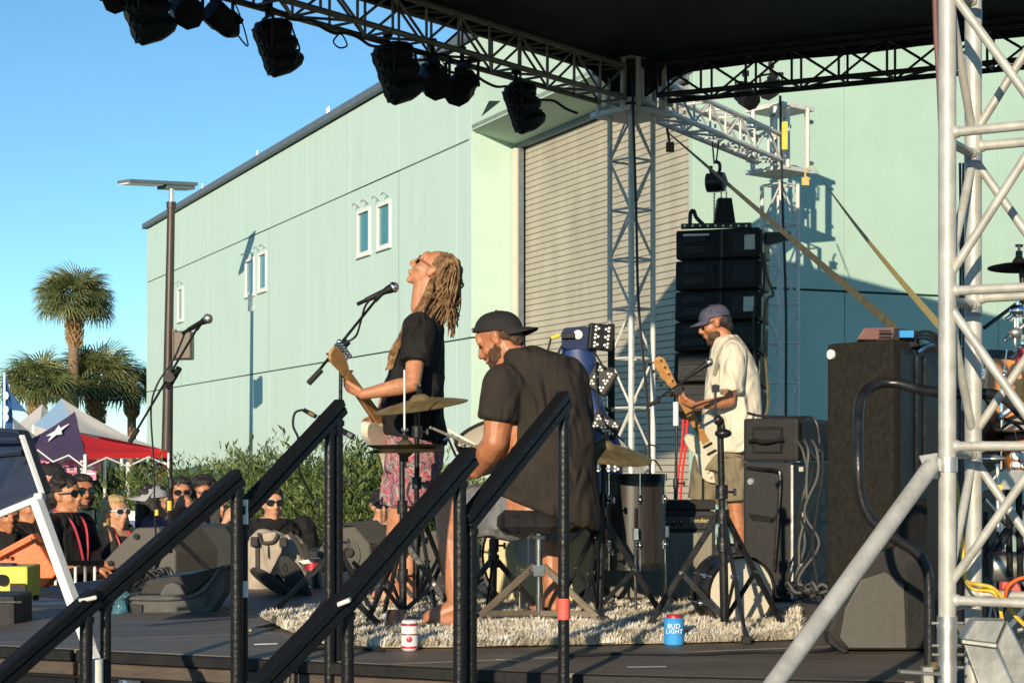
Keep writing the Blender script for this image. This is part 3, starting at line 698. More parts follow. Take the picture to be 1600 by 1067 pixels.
# ---- hedge bushes ----
def bush(name, label, c, rx, ry, h, n, seed, mats, up=.55, size=.16, group='hedge along the hall', cat='shrub'):
    r = random.Random(seed); t = thing(name, label, cat, (c.x, c.y, 0), group)
    tw = MB()
    for i in range(9):
        a = r.uniform(0, 6.28); q = V((c.x+math.cos(a)*rx*.5, c.y+math.sin(a)*ry*.5, h*r.uniform(.5, .85)))
        tw.tube([V((c.x+r.uniform(-.1, .1), c.y+r.uniform(-.1, .1), 0)), (V((c.x, c.y, 0))+q)/2, q], .018, 5, 3)
    tw.build('stems', 'twig', t)
    mb = MB(); lobes = [(V((c.x+r.uniform(-.6, .6)*rx, c.y+r.uniform(-.6, .6)*ry, h*r.uniform(.45, .72))), r.uniform(.32, .5)) for _ in range(16)]
    for i in range(n):
        lc, lr = lobes[i % 16]
        a = r.uniform(0, 6.283); w_ = r.uniform(-1, 1); k = r.random()**.35; s_ = math.sqrt(1-w_*w_)
        d = V((math.cos(a)*s_, math.sin(a)*s_, w_)); p = lc+V((d.x*rx, d.y*ry, d.z*h))*lr*k*1.15
        if p.z < .1: p.z = r.uniform(.1, h*.6)
        # a small twig with pointed leaves pointing outward/up
        g = (d+V((r.uniform(-.5, .5), r.uniform(-.5, .5), up+r.uniform(-.3, .6)))).normalized(); L = size*r.uniform(.7, 1.4)
        if r.random() < .06: p += g*.12; L *= 1.5
        for j in range(4):
            aa = r.uniform(0, 6.28); s, u, _ = frame(g); o = (s*math.cos(aa)+u*math.sin(aa)); ld = (g+o*.8).normalized(); sd = ld.cross(V((r.uniform(-1, 1), r.uniform(-1, 1), r.uniform(-1, 1)))).normalized()*L*.13
            b = p+g*L*.35*j; mb.cur = 0 if r.random() < .5 else (1 if r.random() < .6 else 2)
            mb.add([b, b+ld*L*.5+sd, b+ld*L, b+ld*L*.5-sd], [(0, 1, 2, 3)])
    o = mb.build('foliage', mats, t); return t
G3 = ('leafA', 'leafB', 'leafC')
spec = [(300, 24, 1.95, 1.3, 'round green bush nearest the lamp post behind the crowd'), (365, 22.5, 1.95, 1.3, 'green bush under the lamp shadow on the hall'), (430, 20.5, 2.0, 1.3, 'green bush behind the seated man in sunglasses'),
        (500, 18.5, 2.12, 1.35, 'tall green oleander bush right behind the double black railing posts'), (566, 17.5, 2.12, 1.3, 'tallest green oleander bush left of the singer'), (640, 17.0, 1.95, 1.3, 'green bush mostly hidden behind the singer\'s shorts'), (725, 17.0, 1.85, 1.2, 'green bush low behind the snare drum')]
for i, (x, Z, h, r_, lb) in enumerate(spec):
    bush('green_bush', lb, V((at(x, 0, Z).x, Z, 0)), r_, .9, h*.80, 9500, 20+i, G3, size=.062)
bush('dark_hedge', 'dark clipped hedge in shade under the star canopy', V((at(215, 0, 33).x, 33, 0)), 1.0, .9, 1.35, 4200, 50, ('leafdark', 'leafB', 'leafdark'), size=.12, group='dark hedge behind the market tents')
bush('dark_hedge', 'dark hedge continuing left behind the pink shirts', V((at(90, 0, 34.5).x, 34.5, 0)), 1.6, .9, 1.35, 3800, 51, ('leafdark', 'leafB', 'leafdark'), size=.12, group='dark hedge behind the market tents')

# ---- tents ----
def sag(a, b, c, n, f):
    """triangular cloth panel from apex a to edge b-c with slight sag"""
    mb = MB(); rows = []
    for i in range(n+1):
        u = i/n; row = []
        for j in range(i+1):
            v = j/i if i else 0; p = a*(1-u)+(b*(1-v)+c*v)*u; p = p-V((0, 0, f*math.sin(math.pi*u)*(.4+.6*math.sin(math.pi*v)))); row.append(p)
        rows.append(row)
    idx = {}; vs = []
    for i, row in enumerate(rows):
        for j, p in enumerate(row): idx[i, j] = len(vs); vs.append(p)
    fs = []
    for i in range(n):
        for j in range(i+1):
            fs.append((idx[i, j], idx[i+1, j], idx[i+1, j+1]))
            if j < i: fs.append((idx[i, j], idx[i+1, j+1], idx[i, j+1]))
    return mb, vs, fs
T = thing('canopy_tent', 'pop up canopy in navy, white and red with a white star', 'canopy', at(133, 718, 29.5)*V((1, 1, 0)).length/1 if False else V((at(133, 0, 29.5).x, 29.5, 0)), 'market tents')
A = at(117, 643, 30.7); K = at(133, 708, 29.3); Lc = at(36, 692, 31.0); Rc = at(264, 706, 30.4); Bk = Lc+Rc-K
A2 = at(117, 643, 31.2)
def tri(a, b, c, mat, name, f=.07, lab=None):
    mb, vs, fs = sag(a, b, c, 8, f); mb.add(vs, fs); o = mb.build(name, mat, T, smooth=True)
    if lab: o['label'] = lab
    return o
lf = tri(A, Lc, K, 'tentnavy', 'canopy_panel', lab='navy panel with star')
# right face: white upper, red lower band
Kw, Rw = A+(K-A)*.50, A+(Rc-A)*.93
tri(A, Kw, Rw, 'tentwhite', 'canopy_panel', lab='white upper half')
mb = MB(); n = 10; vs = []
for i in range(n+1):
    v = i/n; t_ = Kw*(1-v)+Rw*v-V((0, 0, .07*math.sin(math.pi*.5)*(.4+.6*math.sin(math.pi*v)))*1)*(1-v*.6) if 0 < v < 1 else (Kw-V((0, 0, .028)) if v == 0 else Rw)
    b_ = K*(1-v)+Rc*v; vs += [t_, (t_+b_)/2-V((0, 0, .04)), b_, b_-V((0, 0, .10))]
mb.add(vs, [(i*4+j, i*4+4+j, i*4+5+j, i*4+1+j) for i in range(n) for j in range(3)]); mb.build('canopy_panel', 'tentred', T, smooth=True, label='red lower half')
tri(A, Rc, Bk, 'tentred', 'canopy_panel'); tri(A, Bk, Lc, 'tentwhite', 'canopy_panel')
# valances
def val(a, b, mat, h=.13):
    mb = MB(); mb.prism([a, b, b-V((0, 0, h)), a-V((0, 0, h))], (0, .01, 0)); mb.build('valance', mat, T)
MB().prism([Lc, K, K-V((0, 0, .12)), Lc-V((0, 0, .30))], (0, .01, 0)).build('valance', 'tentnavy', T); val(Rc, Bk, 'tentred'); val(Lc, Bk, 'tentwhite')
text('lettering', 'UV', 'textwhite', T, Lc+(K-Lc)*.12+V((.02, -.05, -.06)), .13, (K-Lc).normalized(), (0, 0, 1))
# star on left panel
nrm = (Lc-A).cross(K-A).normalized(); nrm = nrm if nrm.y < 0 else -nrm
cst = at(93, 679, 30.5); ux = (K-Lc).normalized(); uy = ((A-(Lc+K)/2) - ux*(A-(Lc+K)/2).dot(ux)).normalized()
# project centre onto panel plane
cst = cst-nrm*(cst-A).dot(nrm)+nrm*-.0
ux = V((1, 0, 0)); ux = (ux-nrm*ux.dot(nrm)); ux /= ux.x; uy = V((0, 0, 1)); uy = uy-nrm*uy.dot(nrm); uy = uy-ux*uy.x; uy /= uy.z
pts = [cst+(ux*math.sin(k*math.pi/5)*.235+uy*math.cos(k*math.pi/5)*.125)*(1 if k % 2 == 0 else .42) for k in range(10)]
MB().prism([p+nrm*.02 for p in pts], nrm*.01).build('star', 'textwhite', T)
for q in (K, Lc, Rc, Bk):
    MB().cyl((q.x, q.y, 0), (q.x, q.y, q.z-.02), .03, n=8).build('leg', 'white', T, smooth=True)
for a, b in ((K, Rc), (Lc, K), (Lc, Bk), (Bk, Rc)):
    n = 4
    for i in range(n):
        p, q = a+(b-a)*i/n, a+(b-a)*(i+1)/n; z1, z2 = -.08, -.24
        MB().cyl(p+V((0, 0, z1 if i % 2 else z2)), q+V((0, 0, z2 if i % 2 else z1)), .015, n=6).build('scissor_bar', 'white', T)
def tent(name, label, apex, base, zc, mat, panels=None):
    t = thing(name, label, 'canopy', (apex.x, apex.y, 0), 'market tents'); n = len(base)
    for i in range(n):
        mb, vs, fs = sag(apex, base[i], base[(i+1) % n], 6, .06); mb.add(vs, fs); mb.build('canopy_panel', (panels or {}).get(i, mat), t, smooth=True)
        a, b = base[i], base[(i+1) % n]; MB().prism([a, b, b-V((0, 0, .22)), a-V((0, 0, .22))], (0, .01, 0)).build('valance', mat, t)
        MB().cyl((a.x, a.y, 0), (a.x, a.y, a.z), .03, n=8).build('leg', 'white', t, smooth=True)
def sq(x0, x1, y, Z, d=3):
    a, b = at(x0, y, Z), at(x1, y, Z); return [a, b, b+V((.6, d, 0)), a+V((.6, d, 0))]
tent('canopy_tent', 'white peaked canopy with shade painted pale blue on one side, behind the star canopy', at(96, 622, 36), [at(52, 664, 36.5), at(128, 690, 34.2), at(190, 676, 35.0), at(110, 655, 39)], 0, 'tentwhite', {0: 'tentshade'})
tent('canopy_tent', 'white canopy peak between the flag and the star canopy', at(66, 631, 38), [at(8, 676, 38), at(58, 696, 36), at(108, 676, 38), at(50, 665, 41)], 0, 'tentwhite')
tent('canopy_tent', 'low white canopy at the far left under the blue flag', at(18, 650, 34), [at(-40, 700, 34), at(34, 712, 32), at(70, 690, 34), at(0, 690, 37)], 0, 'tentwhite')
fl = thing('feather_flag', 'tall blue feather flag at the left picture edge', 'flag', V((at(8, 0, 30).x, 30, 0)))
MB().cyl((at(8, 0, 30).x, 30, 0), at(7, 583, 30), .02, n=6).build('pole', 'white', fl)
mb = MB(); vs = []; 
for i in range(9):
    t = i/8; p = at(4-1*t, 588+110*t, 30); w_ = (7+13*t)/F*30
    vs += [p, p+V((w_*.5, .05*math.sin(t*5), 0)), p+V((w_, .1*math.sin(t*4), 0))]
mb.add(vs, [(i*3+j, i*3+j+1, i*3+j+4, i*3+j+3) for i in range(8) for j in range(2)]); mb.build('flag_cloth', 'flagblue', fl, smooth=True)
for i, y in enumerate((618, 640, 652)): MB().ell(at(9, y, 29.9), (.05, .01, .07), nu=8, nv=6).build('print_spot', 'textwhite', fl)
fl2 = thing('blue_flag', 'blue fabric flag drooping between feather flag and white canopies', 'flag', V((at(28, 0, 31).x, 31, 0)))
MB().prism([at(14, 610, 31), at(30, 630, 31), at(45, 648, 31), at(38, 643, 31), at(14, 640, 31)], (0, .03, 0)).build('flag_cloth', 'flagblue', fl2)
MB().cyl(at(14, 600, 31), at(14, 850, 31), .015, n=6).build('pole', 'white', fl2)
# merch under the tent
lab = ['pink shirt hung at the far left under the star canopy', 'second pink shirt from the left under the star canopy', 'pink shirt with a dark letter, third under the star canopy', 'pink shirt hung nearest the tent post, rightmost']
for i, x in enumerate((58, 82, 113, 143)):
    c = at(x, 733, 30.6); t = thing('hanging_shirt', lab[i], 'shirt', c, 'pink shirts hung under the star canopy'); w_, h = .15, .19
    MB().prism([c+V((a*w_, -.05, b*h)) for a, b in ((-.6, -1), (.6, -1), (.6, .3), (1.1, .1), (1.15, .55), (.45, 1), (-.45, 1), (-1.15, .55), (-1.1, .1), (-.6, .3))], (0, .03, 0)).build('cloth', 'pink', t)
    MB().lathe([(.055, 0), (.05, .004), (0, .005)], c+V((0, -.052, .02)), V((0, -1, 0)), 9 if i % 2 else 5).bar(c+V((-.07, -.055, -.08)), c+V((.07, -.055, -.07)), .01, .03).build('print', 'textwhite' if i % 2 else 'maroon', t)
    MB().tube([c+V((-.08, 0, h)), c+V((0, 0, h+.06)), c+V((.08, 0, h))], .006, 5).build('hanger', 'white', t)
for i, (x, y) in enumerate(((225, 737), (233, 752), (248, 728))):
    c = at(x, y, 31.2); t = thing('hanging_shirt', ['black shirt with pale print hung at right under the star canopy', 'dark shirt with loose sleeve hung lowest under the star canopy', 'dark shirt bundle hung at the red corner of the canopy'][i], 'shirt', c, 'dark shirts hung under the star canopy')
    MB().prism([c+V((a*.14, 0, b*.17)) for a, b in ((-.6, -1), (.6, -1), (.7, .4), (1.1, .1), (1.1, .6), (.4, 1), (-.4, 1), (-1.1, .6), (-1.1, .1), (-.7, .4))], (0, .03, 0)).build('cloth', 'teeblack', t)
    MB().bar(c+V((-.08, -.008, .06)), c+V((.08, -.008, .05+.02*i)), .01, .035).bar(c+V((-.04, -.008, 0)), c+V((.05, -.008, -.02)), .01, .03).build('print', 'textwhite', t)
for i, x in enumerate((258, 252)):
    c = at(x, 752+i*6, 31); quick('hanging_shirt', ['red and tan garment hung behind the lamp post', 'faded red garment hung in the canopy corner'][i], 'shirt', MB().prism([c+V((a*.10, 0, b*.28)) for a, b in ((-.8, -1), (.8, -1), (.9, 1), (-.9, 1))], (0, .04, 0)), 'gaffred', group='red garments hung under the star canopy')
co = thing('drink_cooler', 'blue and white cooler box standing behind the blonde woman', 'cooler', V((at(213, 0, 17).x, 17, 0)))
c = at(213, 828, 17); MB().box((c.x, c.y, c.z), (.20, .2, .22)).build('body', 'cooler', co, bev=.01); MB().box((c.x, c.y, c.z+.13), (.27, .24, .07)).build('lid', 'white', co, bev=.015)
MB().cyl((c.x-.03, c.y, c.z+.165), (c.x-.03, c.y, c.z+.19), .06, n=12).build('cap', 'white', co, smooth=True); MB().box((c.x, c.y, (c.z-.11)/2), (.5, .4, c.z-.11)).build('stand', 'black', co)
quick('tent_post', 'thin white post standing between canopy and dark hedge', 'post', MB().cyl(at(200, 722, 30), V((at(200, 0, 30).x, 30, 0)), .035, n=8), 'white', smooth=True)

# near navy canopy with white frame, tilted
nc = thing('navy_canopy', 'collapsed navy canopy with white frame leaning in from the left edge', 'canopy', V((at(-40, 0, 6.1).x, 6.1, .02)))
Zc = 6.1
pts = [at(-160, 690, Zc+.3), at(-60, 664, Zc+.2), at(28, 671, Zc), at(36, 690, Zc), at(66, 770, Zc-.1), at(-20, 806, Zc-.15), at(-160, 850, Zc)]
mb = MB(); mb.prism(pts, (0, .14, .0)); mb.build('canopy_cloth', 'navy', nc, bev=.012)
mb = MB()
for k in range(5): mb.tube([at(-160, 705+k*28, Zc+.2), at(-50, 690+k*24, Zc+.04), at(28+k*7, 688+k*18, Zc-.03)], .012, 6, 5)
mb.build('cloth_folds', 'navy', nc, smooth=True)
MB().bar(at(-160, 868, Zc-.1), at(67, 776, Zc-.14), .03, .022).build('frame_rail', 'white', nc, bev=.003)
MB().bar(at(34, 680, Zc), at(66, 772, Zc-.12), .02, .012).build('frame_rail', 'white', nc, bev=.003)
MB().bar(at(57, 781, Zc-.17), at(156, 1056, Zc-.30), .040, .034).build('leg', 'white', nc, bev=.004)
MB().bar(at(140, 1010, Zc-.30), at(182, 1110, Zc-.40), .034, .03).build('leg', 'white', nc, bev=.004)
MB().box(at(62, 777, Zc-.15), (.03, .05, .03)).build('corner_joint', 'ceramic', nc, bev=.004)

# ================= STAIR RAILS =================
def handrail(label, a, b, posts, mat='chipped', w=.045, h=.062, tape=None):
    a, b = V(a), V(b); t = thing('stair_handrail', label, 'handrail', (b.x, b.y, 0), 'black stair handrails')
    d = (b-a).normalized(); s, u, _ = frame(d)
    MB().bar(a+u*h*.25, b+u*h*.25, w, h*.5, V((0, 0, 1))).build('top_rail', mat, t, bev=.005)
    MB().bar(a-u*h*.28, b-u*h*.28, w*.86, h*.48, V((0, 0, 1))).build('under_rail', mat, t, bev=.004)
    for (f, zb, r) in posts:
        p = a+(b-a)*f; MB().cyl((p.x, p.y, zb), (p.x, p.y, p.z-.03), r, n=16).build('post', 'chipped', t, smooth=True)
        MB().cyl((p.x, p.y, p.z-.055), (p.x, p.y, p.z-.035), r*1.25, n=16).build('collar', 'chipped', t, smooth=True)
    return t
sd = V((-.327, -.5, -.396))
PD = at(885, 622, 5.8)
D_ = handrail('right hand black railing in front of the drummer\'s back', PD, at(727, 818, 5.3), [(.03, .3, .019), (.95, .3, .019)])
C_ = handrail('black railing running down from the snare drum, white tape at its lower joint', at(737, 712, 5.32), at(533, 948, 4.80), [(.10, .3, .020), (.955, .3, .018)])
C2 = handrail('lowest right black railing section leaving the picture at the bottom', at(536, 940, 4.79), at(398, 1082, 4.5), [(.9, .1, .018)])
B_ = handrail('tallest left black railing ending above the twin posts left of the singer', at(534, 634, 6.4), at(374, 806, 5.86), [(.05, .3, .022), (.13, .3, .019), (.98, .3, .022)])
A_ = handrail('black railing section crossing in front of the floor monitors', at(374, 744, 5.84), at(148, 942, 5.36), [(.02, .3, .021), (.93, .2, .017)])
A2 = handrail('lowest left black railing section near the white canopy leg', at(150, 932, 5.35), at(-14, 1074, 5.0), [(.1, .1, .02), (.9, .1, .02)])
def tapeband(p, r, h, label, mat='tape', t=None):
    MB().cyl(p-V((0, 0, h/2)), p+V((0, 0, h/2)), r, n=16).build('tape', mat, t, smooth=True, label=label)
b0 = at(374, 806, 5.86); a0 = at(374, 744, 5.84)
pB = PB = at(534, 634, 6.4)+(at(374, 806, 5.86)-at(534, 634, 6.4))*.98
tapeband(V((pB.x, pB.y, CZ+(HY-800)/F*5.86)), .0235, .085, 'cream tape', 'tape', B_)
tapeband(V((pB.x, pB.y, CZ+(HY-920)/F*5.86)), .0232, .055, 'cream sticker', 'tape', B_)
MB().bar(at(527, 944, 4.76), at(548, 936, 4.76), .05, .012).build('tape', 'tape', C2, bev=.003); MB().bar(at(122, 938, 5.30), at(150, 932, 5.32), .05, .012).build('tape', 'tape', A2, bev=.003)
pd = PD+(at(727, 818, 5.3)-PD)*.03; tapeband(V((pd.x, pd.y, CZ+(HY-950)/F*5.8)), .0215, .07, 'bright red tape', 'gaffred', D_)
pa = at(374, 744, 5.84)+(at(148, 942, 5.36)-at(374, 744, 5.84))*.93
pz = at(150, 932, 5.35); tapeband(V((pz.x-.0, pz.y, CZ+(HY-1052)/F*5.35)), .0225, .09, 'cream tape', 'tape', A2)
# stair treads between the rails (seen at the bottom only)
st = thing('stage_stairs', 'black stage stairs between the two rows of handrails', 'stairs', (-1.2, 5.0, 0))
for i in range(4):
    zt = DK-.2*(i+1); k = i*.30+.12
    a = V((.16, 5.80, 0))+V((-.547, -.837, 0))*k; b = V((-.62, 6.32, 0))+V((-.547, -.837, 0))*k
    MB().bar(a+V((0, 0, zt)), b+V((0, 0, zt)), .28, .035).build('tread', 'deckply', st, bev=.005)
for q0 in (V((.16, 5.8, 0)), V((-.62, 6.32, 0))):
    MB().bar(q0+V((0, 0, DK-.25)), q0+V((-.66, -1.0, .12)), .04, .15).build('stringer', 'blackmetal', st)
# ================= STAGE GEAR =================
def drum(name, label, cat, c, r, h, axis=V((0, 0, 1)), shell='drumwrap', head='drumhead', nl=8, bot='drumhead', group=None, hoop='blackmetal', lug='chrome', headr=None):
    t = thing(name, label, cat, c, group); a, b, d = frame(axis); c = V(c)
    MB().lathe([(r, 0), (r, h)], c, d, 40, caps=False).build('shell', shell, t, smooth=True, auto=30)
    MB().lathe([(r*.97, h-.002), (r*.5, h+.004), (.001, h+.005)], c, d, 32, caps=False).build('drum_head', head, t, smooth=True)
    MB().lathe([(r*.97, .002), (.001, -.003)], c, d, 32, caps=False).build('drum_head', bot, t, smooth=True)
    for z0, z1 in ((h-.022, h+.012), (-.012, .022)):
        MB().lathe([(r*1.005, z0), (r*1.05, z0), (r*1.05, z1), (r*.985, z1), (r*.985, z0)], c, d, 40, caps=False).build('hoop', hoop, t, smooth=True, auto=30)
    for k in range(nl):
        u = 2*math.pi*(k+.4)/nl; o = a*math.cos(u)+b*math.sin(u)
        for zz in ([.25*h, .75*h] if h > .2 else [.5*h]):
            p = c+d*zz+o*r; MB().cyl(p-d*.02, p+d*.02, .011, n=8).ell(p+o*.008, (.012, .012, .012), nu=8, nv=5).build('lug', lug, t, smooth=True)
        for z0, z1 in (((h*.72, h+.015), (-.015, h*.28)) if h > .2 else ((.0, h+.012),)):
            p = c+o*r*1.04; MB().cyl(p+d*z0, p+d*z1, .0035, n=6).build('tension_rod', lug, t)
    return t
def cymbal(label, c, r, axis, mat='brass', group='cymbals of the drum kit', name='cymbal'):
    t = thing(name, label, 'cymbal', c, group); d = V(axis).normalized()
    prof = [(r, -.028*r/.2), (r*.97, -.0255*r/.2), (r*.7, -.012*r/.2), (r*.4, -.003), (r*.24, 0), (r*.2, .012), (r*.12, .026), (.006, .03)]
    pr2 = [(a, b-.003) for a, b in reversed(prof)]
    MB().lathe(prof+pr2, c, d, 48, caps=False).build('bow', mat, t, smooth=True, auto=60)
    gr = MB()
    for k in range(7): 
        rr = r*(.35+.085*k); 
        h = -.003-(rr/r-.4)*(.025*r/.2)/.6+.0006
        gr.lathe([(rr, h), (rr+.0015, h+.0012), (rr+.003, h)], c, d, 48, caps=False)
    gr.build('grooves', mat, t, smooth=True)
    MB().cyl(V(c)+d*.025, V(c)+d*.05, .014, n=10).cyl(V(c)+d*.05, V(c)+d*.07, .006, n=8).box(V(c)+d*.072, (.03, .006, .012)).build('wing_nut', 'blackmetal', t)
    return t
def stand(name, label, cat, top, foot, legs=3, R_=.33, hub=.42, mat='blackmetal', ang=0, group=None, r=.0125, rubber=.022, low=None, clamps=(.45,), braces=True):
    """tripod stand: top = upper end, foot = ground point"""
    top, foot = V(top), V(foot); t = thing(name, label, cat, foot, group); H = top.z-foot.z
    ax = lambda h: V((foot.x+(top.x-foot.x)*h/H, foot.y+(top.y-foot.y)*h/H, foot.z+h))
    lowz = .06 if low is None else low
    MB().cyl(ax(lowz), ax(H*.5), r*1.35, n=12).build('lower_tube', mat, t, smooth=True); MB().cyl(ax(H*.48), top, r, n=12).build('upper_tube', mat, t, smooth=True)
    for f in clamps:
        p = ax(H*f); MB().cyl(p-V((0, 0, .03)), p+V((0, 0, .03)), r*1.9, n=12).cyl(p, p+V((.045, -.03, 0)), .006, n=8).box(p+V((.05, -.033, 0)), (.012, .02, .03)).build('height_clamp', mat, t, bev=.002)
    p = ax(hub); MB().cyl(p-V((0, 0, .03)), p+V((0, 0, .03)), r*2.1, n=12).build('leg_collar', mat, t, smooth=True)
    for k in range(legs):
        a = ang+2*math.pi*k/legs; o = V((math.cos(a), math.sin(a), 0)); e = foot+o*R_+V((0, 0, .018)); s = p+o*r*1.6
        MB().bar(s, e, .026, .012, o.cross(V((0, 0, 1)))).build('leg', mat, t, bev=.002)
        if braces:
            m_ = s+(e-s)*.5; MB().bar(ax(lowz+.02)+o*.015, m_, .02, .008, o.cross(V((0, 0, 1)))).build('leg_brace', mat, t)
            MB().cyl(m_-o.cross(V((0, 0, 1)))*.016, m_+o.cross(V((0, 0, 1)))*.016, .008, n=8).build('rivet', 'chrome', t)
        MB().box(e, (rubber*1.6, rubber*1.6, rubber*1.5), Matrix.Rotation(a, 3, 'Z')).build('rubber_foot', 'rubber', t, bev=.006)
    return t
# ---- rug ----
RP = [(-1.16, 7.95), (-.98, 7.40), (-.74, 6.80), (-.60, 6.72), (0, 6.74), (.6, 6.88), (1.17, 6.98), (1.38, 8.3), (1.2, 8.5), (-.7, 8.95)]
rug = thing('shag_rug', 'long shaggy cream rug under the drum kit', 'rug', (0, 7.6, DK))
MB().prism([(x, y, DK+.006) for x, y in inset(RP[::1], .02)], (0, 0, .012)).build('rug_base', 'woolbase', rug)
import colorsys
def inside(p):
    c = False; n = len(RP)
    for i in range(n):
        (x1, y1), (x2, y2) = RP[i], RP[i-1]
        if (y1 > p[1]) != (y2 > p[1]) and p[0] < (x2-x1)*(p[1]-y1)/(y2-y1)+x1: c = not c
    return c
tf = MB(); r = random.Random(2); cnt = 0
while cnt < 78000:
    x, y = r.uniform(-1.2, 1.4), r.uniform(6.7, 8.95)
    if y > 7.7 and r.random() < .45: continue
    if not inside((x, y)): continue
    cnt += 1
    clump = noise.noise(V((x*9, y*9, 0))); a = noise.noise(V((x*6, y*6, 5)))*8+r.uniform(-.7, .7); L = r.uniform(.024, .048)*(1+.5*clump); lean = r.uniform(.5, 1.9)
    d = V((math.cos(a)*lean, math.sin(a)*lean, 1)).normalized()*L; w_ = r.uniform(.0018, .0036); s = V((-math.sin(a), math.cos(a), 0))*w_
    b = V((x, y, DK+.014)); m_ = b+d*.6+V((0, 0, .004))
    tf.add([b-s*.6, b+s*.6, m_+s, m_-s, b+d], [(0, 1, 2, 3), (3, 2, 4)])
tag(tf.build('shag_pile', 'wool', rug), kind='stuff')

# ---- drum kit ----
drum('bass_drum', 'cream headed bass drum lying on its side behind the drum throne', 'drum', at(842, 868, 8.62), .285, .38, V((.10, 1, 0)), head='drumhead', bot='drumheadcream', nl=8)
bd = bpy.data.objects['bass_drum']
c = at(842, 868, 8.60)
m = MB().lathe([(.0, 0), (.062, 0), (.062, -.004), (.075, -.006), (.075, .0)], at(826, 858, 8.55), V((.10, 1, 0)), 28, caps=False); m.build('port_ring', 'drumheadgrey', bd, smooth=True)
for s in (-1, 1): MB().cyl(c+V((s*.27, .25, -.12)), V((c.x+s*.40, c.y+.1, DK+.03)), .009, n=8).build('spur', 'chrome', bd, smooth=True)
ft = drum('floor_tom', 'dark wood grain floor tom on three legs right of the drummer', 'drum', at(991, 884, 8.2), .148, .425, V((0, 0, 1)), nl=6)
for k in range(3):
    a = .5+k*2.09; o = V((math.cos(a), math.sin(a), 0)); p = at(991, 884, 8.2); 
    MB().cyl(p+o*.165+V((0, 0, .28)), V((p.x, p.y, DK))+o*.18, .007, n=8).build('leg', 'chrome', ft, smooth=True)
    MB().box(p+o*.18+V((0, 0, .16)), (.03, .03, .06)).build('leg_bracket', 'chrome', ft, bev=.004)
    MB().ell(V((p.x, p.y, DK+.015))+o*.18, (.016, .016, .016), nu=8, nv=6).build('rubber_foot', 'rubber', ft)
# snare & tilted rack tom
drum('snare_drum', 'tilted snare drum just beyond the drummer\'s left arm', 'drum', at(772, 716, 8.15), .14, .13, V((-.36, -.36, .86)), shell='blackmetal', nl=8)
sn = stand('snare_stand', 'low tripod basket stand holding the tilted snare', 'stand', at(774, 716, 8.12), gd(770, 8.12), R_=.24, hub=.26, ang=.4)
drum('small_drum', 'small black drum lying on edge on the rug, cream head to the viewer', 'drum', at(1158, 926, 7.62), .158, .17, V((-.30, .95, .04)), shell='blackmetal', head='drumhead', bot='drumhead', nl=8)
sd_ = bpy.data.objects['small_drum']
MB().cyl(at(1180, 905, 7.55), at(1178, 906, 7.6), .014, n=12).build('badge', 'blackmetal', sd_)
# cymbals
cymbal('large crash cymbal held out in front of the singer\'s waist', at(656, 625, 8.15), .226, V((-.14, -.12, 1)))
stand('cymbal_stand', 'black tripod stand under the large crash cymbal by the singer', 'stand', at(652, 628, 8.17), gd(650, 8.25), R_=.30, hub=.5, ang=.9, clamps=(.35, .62, .86), group='cymbal stands')
cymbal('top hi-hat cymbal, thin edge towards the viewer, below the crash', at(633, 697, 7.62), .178, V((-.02, -.01, 1)), 'bronze')
cymbal('bottom hi-hat cymbal, turned upside down under its twin', at(633, 704, 7.62), .176, V((.02, .01, -1)), 'bronze')
hh = stand('hihat_stand', 'hi-hat stand with bright vertical rod rising above the closed cymbals', 'stand', at(628, 712, 7.62), gd(630, 7.62), R_=.26, hub=.36, ang=2.0, clamps=(.3, .7), group='cymbal stands')
MB().cyl(at(632, 697, 7.62), at(632, 578, 7.62), .0045, n=8).build('pull_rod', 'white', hh, smooth=True)
MB().cyl(at(633, 690, 7.62), at(633, 682, 7.62), .012, n=10).build('clutch', 'blackmetal', hh)
fp = gd(628, 7.5); MB().box(fp+V((-.02, -.16, .05)), (.085, .26, .012), Matrix.Rotation(.28, 3, 'X')).build('foot_pedal', 'chrome', hh, bev=.003)
cymbal('brown ride cymbal poking out right of the drummer\'s back', at(944, 697, 7.85), .225, V((.16, -.22, 1)))
stand('cymbal_stand', 'thin stand of the ride cymbal beside the floor tom', 'stand', at(944, 700, 7.87), gd(936, 7.87), R_=.30, hub=.45, ang=.2, clamps=(.4, .7), group='cymbal stands')
# the bare front boom stand
fs = stand('cymbal_stand', 'bare black tripod stand with empty top on the rug edge', 'stand', at(1125, 652, 7.2), gd(1133, 7.25), R_=.345, hub=.50, ang=-1.45, r=.014, clamps=(.42, .66), group='cymbal stands')
MB().ell(at(1130, 677, 7.18), (.036, .03, .02), nu=14, nv=8).cyl(at(1130, 677, 7.18), at(1127, 655, 7.18), .012, n=10).ell(at(1122, 656, 7.16), (.02, .02, .022), nu=10, nv=8).build('tilter', 'blackmetal', fs, smooth=True)
MB().cyl(at(1124, 652, 7.18), at(1094, 668, 7.1), .006, n=8).build('tilter_arm', 'chrome', fs, smooth=True)
MB().box(at(1118, 607, 7.2), (.03, .03, .03)).cyl(at(1118, 650, 7.2), at(1118, 600, 7.2), .005, n=8).build('wing_bolt', 'blackmetal', fs)
